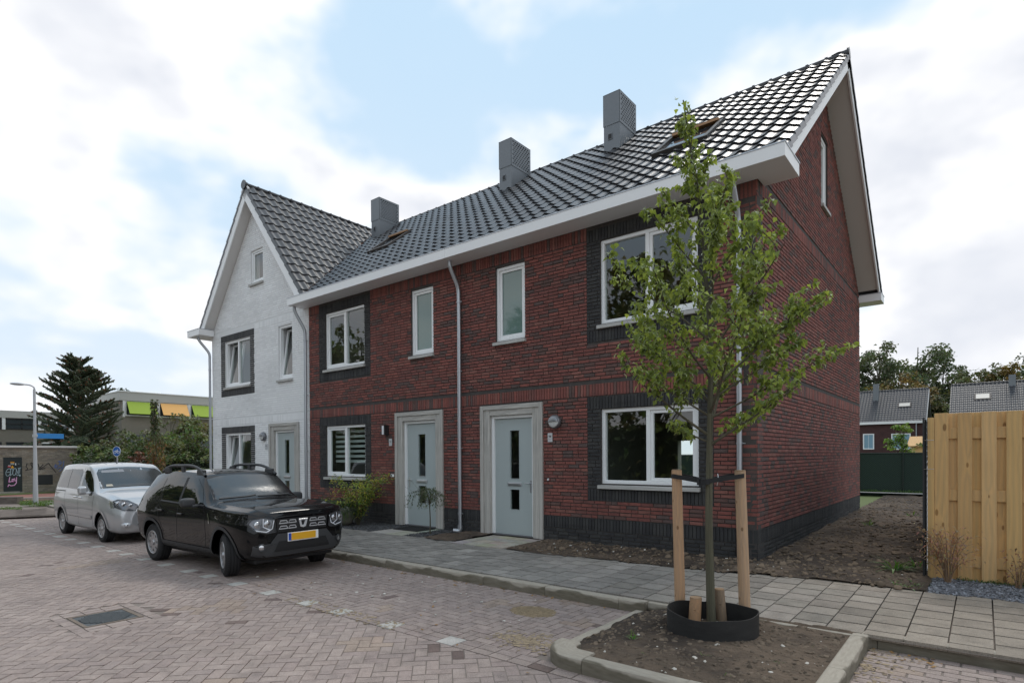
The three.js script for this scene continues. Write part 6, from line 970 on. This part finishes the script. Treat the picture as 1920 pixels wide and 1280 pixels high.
{ // ---------------- monkey puzzle
  const p = D(148, 860, 33), g = thing('monkey_puzzle_tree', 'dark spiky monkey puzzle tree with a domed crown beside the flat-roofed building', 'tree', null, [p.x, 0, p.z]), r = mulberry(71), ropes = [], top = 7.45, tips = [];
  const mb = { p: [], ix: [], c: [], k: 0 };
  const spike = (a, b, r0, r1, col) => { const d = b.clone().sub(a).normalize(), s = new THREE.Vector3().crossVectors(d, Math.abs(d.y) > .9 ? new THREE.Vector3(1, 0, 0) : new THREE.Vector3(0, 1, 0)).normalize(), t = new THREE.Vector3().crossVectors(d, s), o = mb.k; for (const [q, w] of [[a, r0], [b, r1]]) for (let i = 0; i < 4; i++) { const an = i * Math.PI / 2; mb.p.push(q.x + (s.x * Math.cos(an) + t.x * Math.sin(an)) * w, q.y + (s.y * Math.cos(an) + t.y * Math.sin(an)) * w, q.z + (s.z * Math.cos(an) + t.z * Math.sin(an)) * w); mb.c.push(...col); } for (let i = 0; i < 4; i++) { const j = (i + 1) % 4; mb.ix.push(o + i, o + j, o + 4 + j, o + i, o + 4 + j, o + 4 + i); } mb.k += 8; };
  const rope = (a, dir, len, up, depth, bend) => { let q = a.clone(), d = dir.clone(); const n = depth ? 4 : 7, col0 = pick([[.05, .068, .034], [.062, .08, .04], [.072, .086, .044], [.04, .056, .028]], r); for (let i = 0; i < n; i++) { d.y += up / n; d.x += jit(.08, r); d.z += jit(.08, r); d.normalize(); const e = q.clone().addScaledVector(d, len / n); spike(q, e, .055 - .012 * depth, .050 - .012 * depth, col0); for (let k = 0; k < 5; k++) { const m = q.clone().lerp(e, r()), o = new THREE.Vector3(jit(1, r), jit(1, r), jit(1, r)).addScaledVector(d, .7).normalize(); spike(m, m.clone().addScaledVector(o, .11), .030, .004, col0.map((v) => v * (.8 + .6 * r()))); } if (depth < 1 && i > 1) for (const s of [-1, 1]) { const sd = new THREE.Vector3(-d.z, .1, d.x).multiplyScalar(s * .8).addScaledVector(d, .75).normalize(); rope(e, sd, len * .30, up * .6 + .25, depth + 1); } q = e; } if (r() < .35) spike(q, q.clone().addScaledVector(d, .12), .05, .01, [.13, .05, .02]); };
  for (let i = 0; i < 125; i++) { const f = i / 124, e = lerp(-.42, 1.45, Math.pow(f, .85)), a = i * 2.399 + jit(.25, r), k = .88 + .2 * r(), tip = new THREE.Vector3(Math.cos(a) * Math.cos(e) * 1.8 * k, 2.75 + Math.sin(e) * (e < 0 ? 2.6 : 4.25) * k, Math.sin(a) * Math.cos(e) * 1.8 * k), from = new THREE.Vector3(0, clamp(tip.y - .55 * Math.hypot(tip.x, tip.z) + (e < 0 ? 1.0 : 0), 1.2, 6.6), 0), dir = tip.clone().sub(from), len = dir.length(); dir.normalize(); dir.y += .22; rope(from, dir.normalize(), len, e < 0 ? -.55 : -.25, 0); }
  const geo = new THREE.BufferGeometry(); geo.setAttribute('position', new THREE.Float32BufferAttribute(mb.p, 3)); geo.setAttribute('color', new THREE.Float32BufferAttribute(mb.c, 3)); geo.setIndex(mb.ix); geo.computeVertexNormals();
  part(g, 'trunk', taper([[0, -.2, 0], [0, 2, .05], [.03, 5, 0], [0, 7.2, 0]], .22, .05, 8), std(L3(.10, .075, .06), .95)); const m = part(g, 'crown', geo, std(L3(1, 1, 1), .7, { vertexColors: true })); m.userData.kind = 'stuff';
}
// ---------------- flat-roofed school building with awnings
{ const H = thing('flat_roofed_building', 'long pale brick building with flat roofs and green and orange awnings', 'building'), bw = std(L3(.30, .27, .225), .9, { map: rep(texStain, .3) }), panel = std(L3(.46, .45, .42), .7), gl = phy(L3(.05, .06, .065), .08), X = -42, z0 = -5.45, z1 = -22;
  part(H, 'wall', boxGeo(X - 8, X, -.3, 5.42, z1, z0), bw); part(H, 'fascia', boxGeo(X - 8.1, X + .12, 5.40, 5.97, z1, z0 + .12), panel); part(H, 'roof_edge', boxGeo(X - 8.15, X + .17, 5.97, 6.03, z1, z0 + .17), M.trim);
  for (let i = 0; i < 6; i++) { const a = z0 - .2 - i * 2.05, b = a - 1.9, w = group(H, 'window'); part(w, 'frame', merged([boxGeo(X, X + .05, 4.38, 4.46, b, a), boxGeo(X, X + .05, 5.30, 5.38, b, a), boxGeo(X, X + .05, 4.46, 5.30, b, b + .08), boxGeo(X, X + .05, 4.46, 5.30, a - .08, a)]), M.frame); part(w, 'pane', boxGeo(X - .01, X + .02, 4.46, 5.30, b + .08, a - .08), gl);
    const col = i % 2 ? L3(.75, .42, .14) : L3(.30, .42, .05), aw = part(H, 'awning', slopeBlock([X + .08, 5.34, (a + b) / 2], [0, 0, 1], [.53, -.85, 0], [.85, .53, 0], -.86, .86, 0, .98, 0, .02), std(col, .8), i % 2 ? 'orange awning' : 'green awning'); part(H, 'pillar', boxGeo(X, X + .08, 4.3, 5.40, a + .02, a + .13), M.trim);
    for (const s of [a - .1, b + .1]) part(H, 'awning_arm', tube([[X + .05, 4.6, s], [X + .58, 4.52, s]], .02, 3, 5), M.dark);
    part(H, 'lower_window', boxGeo(X, X + .02, 2.2, 3.15, b + .05, a - .05), gl); }
  const X2 = -44, y2 = 4.52; part(H, 'wing_wall', boxGeo(X2 - 8, X2, -.3, 4.1, z0 + .2, 8), bw); part(H, 'wing_fascia', boxGeo(X2 - 8.1, X2 + .12, 4.08, y2, z0 + .19, 8.1), panel);
  for (let i = 0; i < 7; i++) { const b = z0 + .5 + i * 1.75, a = b + 1.55; for (const [c, d] of [[3.38, 4.06], [1.75, 2.6]]) { const w = group(H, 'window'); part(w, 'frame', merged([boxGeo(X2, X2 + .05, c, c + .07, b, a), boxGeo(X2, X2 + .05, d - .07, d, b, a), boxGeo(X2, X2 + .06, c, d, b, b + .09), boxGeo(X2, X2 + .05, (c + d) / 2 - .03, (c + d) / 2 + .03, b, a), boxGeo(X2, X2 + .05, c, d, (a + b) / 2 - .03, (a + b) / 2 + .03)]), i % 3 === 1 ? M.frame : M.black); part(w, 'pane', boxGeo(X2 - .01, X2 + .02, c + .05, d - .05, b + .05, a - .02), gl); } part(H, 'white_pier', boxGeo(X2, X2 + .09, 3.36, 4.07, b - .18, b - .02), M.trim); }
  part(H, 'roof_vent', boxGeo(-45, -44, 6.03, 6.35, -16, -14.5), panel); part(H, 'roof_light', boxGeo(-45.5, -43.5, 6.03, 6.25, -8.5, -6.8, .1), M.frame); }
// ---------------- brick shed with painted door
function spray(w, h, draw) { const c = document.createElement('canvas'); c.width = w; c.height = h; const x = c.getContext('2d'); draw(x, w, h); const t = new THREE.CanvasTexture(c); t.colorSpace = THREE.SRGBColorSpace; t.magFilter = THREE.LinearFilter; return t; }
{ const X = -33.5, g = thing('brick_shed', 'low pale brick shed with a dark graffiti-covered door', 'shed'), wallM = std(L3(.34, .30, .24), .9), c = [], mb = new MB(), r = mulberry(19);
  const door = [1.49, 2.18, -.0, 1.645], vent = [.30, .95, .30, .78];
  part(g, 'wall', boxGeo(X - 4, X, -.3, 2.10, -.72, 8), std(L3(.26, .24, .20), .95));
  const tones = [[.36, .32, .26], [.31, .28, .225], [.40, .36, .29], [.28, .25, .21], [.34, .29, .22]];
  for (let k = 0; k < 31; k++) for (let i = 0; i < 44; i++) { const y = -.05 + k * .068, z = 8 - i * .2 - (k % 2 ? .1 : 0); let a = z - .19, b = z; a = Math.max(a, -.71); if (b - a < .03) continue; if (y + .058 > door[2] && y < door[3] && b > door[0] && a < door[1]) { if (a < door[0]) b = door[0]; else if (b > door[1]) a = door[1]; else continue; if (b - a < .02) continue; } const kf = .75 + .5 * fbm(a * 1.5, y * 1.5, 3, 3) + jit(.08, r); mb.block([X, 0, 0], [0, 0, -1], [0, 1, 0], [1, 0, 0], -b, -a, y, y + .058, 0, .012, pick(tones, r).map((v) => v * kf), .002); }
  const bm = part(g, 'brickwork', mb.geo(), std(L3(1, 1, 1), .9, { vertexColors: true, map: rep(texGrit, 2) })); bm.userData.kind = 'stuff';
  part(g, 'roof_edge', boxGeo(X - 4.1, X + .1, 2.10, 2.20, -.85, 8.1, .01), std(L3(.62, .61, .58), .7));
  part(g, 'vent', boxGeo(X, X + .03, vent[2], vent[3], vent[0], vent[1]), std(L3(.02, .024, .024), .6));
  const dt = spray(512, 1024, (x, w, h) => { x.fillStyle = '#20292a'; x.fillRect(0, 0, w, h); x.lineCap = x.lineJoin = 'round';
    x.fillStyle = '#c78a1e'; x.fillRect(190, 130, 110, 40); x.fillStyle = '#a9b3b3'; x.fillRect(195, 175, 100, 32); x.fillStyle = '#d8dcdc'; x.fillRect(320, 175, 28, 60); x.fillStyle = '#7d8788'; x.fillRect(395, 185, 40, 18);
    x.fillStyle = '#c9cccc'; x.fillRect(130, 235, 70, 30); x.fillStyle = '#b5303a'; x.fillRect(115, 258, 85, 34); x.fillStyle = '#e2a41c'; x.beginPath(); x.moveTo(240, 235); x.lineTo(295, 320); x.lineTo(195, 320); x.fill();
    x.strokeStyle = '#9fb4bb'; x.lineWidth = 16; const P = (pts) => { x.beginPath(); pts.forEach((p, i) => i ? x.lineTo(...p) : x.moveTo(...p)); x.stroke(); };
    x.beginPath(); x.ellipse(130, 440, 60, 110, .3, 0, 7); x.stroke(); P([[95, 440], [170, 430]]); P([[200, 340], [180, 540], [245, 480], [260, 345], [215, 335]]); x.beginPath(); x.ellipse(300, 430, 45, 105, .2, 0, 7); x.stroke(); P([[350, 350], [340, 520]]); P([[350, 350], [400, 500], [420, 330]]); P([[400, 330], [480, 310]]); P([[450, 320], [440, 470]]); P([[360, 540], [440, 520], [450, 560]]); x.fillStyle = '#9fb4bb'; x.fillRect(425, 510, 40, 55);
    x.strokeStyle = '#cc5fae'; x.lineWidth = 26; P([[165, 590], [140, 730], [215, 715]]); P([[225, 660], [270, 640], [250, 720], [225, 690], [275, 715]]); P([[300, 630], [305, 700], [345, 690]]); P([[355, 600], [345, 760], [290, 830], [190, 840], [140, 800], [115, 860]]); x.strokeStyle = '#f0d9ea'; x.lineWidth = 12; P([[170, 585], [148, 722], [220, 708]]); P([[222, 655], [268, 640], [252, 712], [228, 690]]); P([[303, 628], [308, 696], [345, 688]]); P([[358, 596], [350, 755], [295, 822], [195, 835], [145, 800], [120, 850]]); });
  const dg = new THREE.PlaneGeometry(door[1] - door[0], door[3] - door[2]).rotateY(Math.PI / 2).translate(X + .032, (door[2] + door[3]) / 2, (door[0] + door[1]) / 2);
  const dr = part(g, 'door', boxGeo(X, X + .03, door[2], door[3], door[0], door[1]), std(L3(.016, .022, .022), .6)); part(dr, 'painted_face', dg, std(L3(1, 1, 1), .6, { map: dt }));
  const line = (pts, w, col, name) => part(g, name, tube(pts.map(([z, y]) => [X + .014, y, z]), w, pts.length * 6, 4).scale(1, 1, 1), std(col, .9));
  const Z = (px) => atPlane('x', X, px, 870).z, Y = (py) => atPlane('x', X, 90, py).y;
  for (const l of [[[50, 868], [48, 874], [51, 878], [46, 881]], [[46, 881], [58, 878], [60, 868], [57, 867], [60, 875], [64, 873]], [[70, 868], [73, 876], [80, 870], [72, 880], [84, 877]], [[74, 879], [90, 868]], [[90, 868], [96, 876], [104, 886]]]) line(l.map(([a, b]) => [Z(a), Y(b)]), .016, L3(.03, .03, .03), 'graffiti_line');
  for (const l of [[[100, 876], [104, 870], [103, 878], [108, 872]], [[108, 866], [112, 864], [110, 872], [116, 866]], [[106, 880], [112, 876], [116, 879], [119, 864]], [[110, 884], [116, 880]]]) line(l.map(([a, b]) => [Z(a), Y(b)]), .022, L3(.14, .20, .38), 'graffiti_line'); }
// ---------------- verge, cycle path, hedge, shrubs, lamp post, signs
const quadPx = (pts, y) => { const V = pts.map(([a, b]) => atPlane('y', y, a, b)), g = new THREE.BufferGeometry(), P = [], U = []; for (let i = 1; i < V.length - 1; i++) for (const v of [V[0], V[i], V[i + 1]]) { P.push(v.x, y, v.z); U.push(v.x, v.z); } g.setAttribute('position', new THREE.Float32BufferAttribute(P, 3)); g.setAttribute('uv', new THREE.Float32BufferAttribute(U, 2)); g.computeVertexNormals(); if (g.attributes.normal.getY(0) < 0) { const p = g.attributes.position; for (let i = 0; i < p.count; i += 3) { const a = [p.getX(i), p.getZ(i)], b = [p.getX(i + 1), p.getZ(i + 1)]; p.setX(i, b[0]); p.setZ(i, b[1]); p.setX(i + 1, a[0]); p.setZ(i + 1, a[1]); } g.computeVertexNormals(); } return g; };
structure('verge', quadPx([[-420, 990], [-420, 950], [700, 890], [460, 950], [110, 962], [85, 952]], -.10), std(L3(.26, .21, .18), .95, { map: rep(texStain, .5) }));
structure('cycle_path', quadPx([[-420, 963], [-420, 950], [600, 898], [600, 910]], -.085), std(L3(.33, .15, .12), .9, { map: rep(texStain, .6) }));
structure('lawn', quadPx([[-420, 949], [-420, 930], [600, 860], [600, 899]], -.07), std(L3(.10, .15, .035), .95, { map: rep(texStain, 1) }));
{ const kb = structure('verge_kerb', null); const seg = (a, b, y0, y1, w, mat) => { const A = atPlane('y', y0, ...a), B = atPlane('y', y0, ...b), l = A.distanceTo(B), n = Math.max(1, Math.round(l / 1.0)), ang = Math.atan2(-(B.z - A.z), B.x - A.x); for (let i = 0; i < n; i++) { const m = part(kb, 'kerbstone', boxGeo(0, l / n - .012, 0, y1 - y0, -w / 2, w / 2, .012), mat); m.position.copy(A.clone().lerp(B, i / n)); m.rotation.y = ang; } };
  const km = std(L3(.40, .37, .32), .9, { map: rep(texStain, .7) }); seg([-60, 962], [85, 951], -.16, -.04, .14, km); seg([86, 951], [112, 957], -.16, -.04, .14, km); seg([-60, 930], [330, 911], -.1, .02, .16, km); seg([12, 938.5], [330, 929], -.1, -.0, .25, km); seg([-60, 946], [38, 945], -.12, .16, .3, std(L3(.20, .17, .145), .9, { map: rep(texStain, 1) })); }
{ const r = mulberry(12), L = new Leaves(), lay = (px0, px1, py0, py1, n, y, s) => { for (let i = 0; i < n; i++) { const p = atPlane('y', y, lerp(px0, px1, r()), lerp(py0, py1, r())); L.add(p.x, y, p.z, s * (.5 + r()), s * .09, [-1.3 + .9 * r(), r() * 6.28, 0], [.07 + .06 * r(), .14 + .08 * r(), .02], .2, .5); } };
  lay(38, 118, 941, 950, 1100, -.09, .16); lay(-40, 130, 913, 921, 1600, -.06, .14); lay(0, 40, 953, 956, 200, -.09, .1); const m = structure('verge_grass', L.geo(), leafMatFar, 'short grass on the verge'); m.userData.kind = 'stuff'; }
{ const p = atPlane('y', -.06, 66, 945), g = thing('street_lamp', 'grey steel lamp post with a curved arm and a blue blank street sign', 'street lamp', null, [p.x, -.06, p.z]), st = std(L3(.52, .53, .55), .45, { metalness: .3 });
  part(g, 'pole', merged([cyl(.052, .085, 2.2, 14), cyl(.04, .05, 1.9, 14).translate(0, 2.2, 0), new THREE.CylinderGeometry(.062, .062, .06, 14).translate(0, 1.55, 0)]), st); part(g, 'arm', tube([[0, 4.05, 0], [0, 4.17, .01], [-.02, 4.24, .1], [-.03, 4.26, .28]], .026, 16, 8), st);
  part(g, 'lamp_head', new THREE.SphereGeometry(1, 18, 10).scale(.09, .05, .22).translate(-.05, 4.26, .46), std(L3(.45, .46, .47), .4)); part(g, 'street_sign', boxGeo(-.012, .012, 2.36, 2.54, -.95, -.06, .004).rotateY(.28), std(L3(.03, .22, .55), .4)); part(g, 'sign_clamp', boxGeo(-.06, .06, 2.4, 2.5, -.07, .06), st); }
{ const p = D(219, 860, 26), g = thing('cycle_sign', 'round blue cycle path sign with a white bicycle on a thin pole', 'sign', null, [p.x, -.05, p.z], .95);
  part(g, 'pole', cyl(.03, .03, 2.1, 10), M.zinc); part(g, 'disc', new THREE.CylinderGeometry(.21, .21, .02, 32).rotateX(Math.PI / 2).scale(.72, 1.05, 1).translate(0, 1.92, .045), std(L3(.02, .12, .42), .35)); const w = std(L3(.85, .86, .88), .4), ringG = (x) => new THREE.TorusGeometry(.05, .009, 6, 20).translate(x, 1.88, .058);
  part(g, 'rim', new THREE.TorusGeometry(.205, .008, 6, 36).scale(.72, 1.05, 1).translate(0, 1.92, .056), w); part(g, 'bicycle_symbol', merged([ringG(-.066), ringG(.066), tube([[-.066, 1.88, .058], [-.03, 1.96, .058], [.03, 1.96, .058], [.066, 1.88, .058]], .008, 12, 5, false), tube([[-.03, 1.96, .058], [0, 1.885, .058], [.03, 1.96, .058]], .008, 8, 5, false), tube([[.03, 1.96, .058], [.028, 2.0, .058], [.055, 2.0, .058]], .008, 6, 5, false)]), w); }
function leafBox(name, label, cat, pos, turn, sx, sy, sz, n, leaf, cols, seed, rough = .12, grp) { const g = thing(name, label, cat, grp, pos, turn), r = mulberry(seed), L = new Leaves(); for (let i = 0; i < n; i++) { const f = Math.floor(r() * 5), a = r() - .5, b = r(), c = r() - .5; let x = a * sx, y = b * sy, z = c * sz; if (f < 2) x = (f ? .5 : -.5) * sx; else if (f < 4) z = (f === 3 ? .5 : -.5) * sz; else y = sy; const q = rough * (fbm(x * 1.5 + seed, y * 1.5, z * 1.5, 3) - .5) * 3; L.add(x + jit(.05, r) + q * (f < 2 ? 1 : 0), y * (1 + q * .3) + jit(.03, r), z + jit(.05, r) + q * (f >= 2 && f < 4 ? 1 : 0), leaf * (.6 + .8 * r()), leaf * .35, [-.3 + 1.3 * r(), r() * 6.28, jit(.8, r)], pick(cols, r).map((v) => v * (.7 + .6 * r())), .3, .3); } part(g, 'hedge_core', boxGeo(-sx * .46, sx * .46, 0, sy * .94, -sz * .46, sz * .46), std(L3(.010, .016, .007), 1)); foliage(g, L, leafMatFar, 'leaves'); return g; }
leafBox('clipped_hedge', 'long clipped dark green hedge behind the parked cars', 'hedge', [-28.6, -.1, -3.4], .62, 9.2, 1.55, 1.3, 9000, .13, [[.034, .062, .020], [.045, .078, .024], [.055, .09, .028]], 33);
{ const sh = (px, topPy, dep, R, n, cols, seed, label, o = {}) => { const p = D(px, 860, dep), y = D(px, topPy, dep).y; return bigTree('garden_shrub', label, [p.x, -.1, p.z], { h: y, r: R, base: .2, n, leaf: .17, clumps: 46, cols, seed, trunkR: .07, gaps: .5, grp: 'shrubs behind the hedge', ...o }); };
  const gr = [[.10, .15, .04], [.13, .18, .045], [.08, .12, .035], [.16, .19, .05]], ol = [[.15, .17, .055], [.18, .185, .06], [.12, .145, .05]];
  sh(176, 822, 30, 1.2, 1900, gr, 301, 'round green shrub at the corner of the pale brick shed'); sh(228, 806, 31, 1.6, 2600, ol, 302, 'olive green shrub behind the hedge beside the monkey puzzle'); sh(262, 800, 30, 1.3, 1900, gr, 303, 'green shrub in front of the first green awning'); sh(320, 772, 30, 1.5, 2300, ol, 304, 'tall olive shrub in front of the orange awning'); sh(372, 758, 31, 1.5, 2300, ol, 305, 'tallest olive shrub beside the white house corner', { gaps: .4 }); sh(350, 800, 29, 1.6, 2600, gr, 306, 'dense green shrub above the hedge by the white house'); sh(200, 836, 28.5, .8, 1200, gr, 307, 'low green shrub at the end of the hedge');
  sh(257, 838, 27.5, .55, 420, [[.16, .06, .03], [.20, .08, .035]], 308, 'small russet red shrub on top of the hedge'); sh(240, 720, 60, 2.0, 1300, [[.05, .07, .03]], 309, 'distant tree showing above the flat roof', { leaf: .4, grp: undefined }); sh(48, 765, 52, 1.5, 500, [[.06, .08, .03]], 310, 'thin distant tree above the lower flat roof', { leaf: .3 });
  { const p = D(293, 860, 25), g = thing('slender_tree', 'slender tree with mottled yellow and brown leaves in front of the hedge', 'tree', null, [p.x, -.1, p.z]), r = mulberry(44), L = new Leaves(), top = D(272, 745, 25).y, W = [taper([[0, 0, 0], [.02, 1.2, 0], [-.1, 2.6, 0], [-.35, top, .1]], .035, .008, 6)]; for (let i = 0; i < 1500; i++) { const y = .55 + (top - .55) * Math.pow(r(), 1.5), w = y < 2.7 ? .30 : .12, a = r() * 6.28, q = Math.sqrt(r()) * w * 1.2, c = pick(y < 2.4 ? [[.20, .13, .03], [.14, .12, .03], [.25, .16, .05], [.10, .10, .03], [.22, .10, .04]] : [[.07, .09, .03], [.10, .10, .03]], r); L.add(Math.cos(a) * q - .08 * y * y * .18, y + jit(.1, r), Math.sin(a) * q, .10 + .06 * r(), .035, [.2 + r(), r() * 6.28, 0], c.map((v) => v * (.7 + .6 * r())), .3, .3); } part(g, 'trunk', merged(W), barkMat); foliage(g, L, leafMatFar); } }
renderer.render(scene, camera);
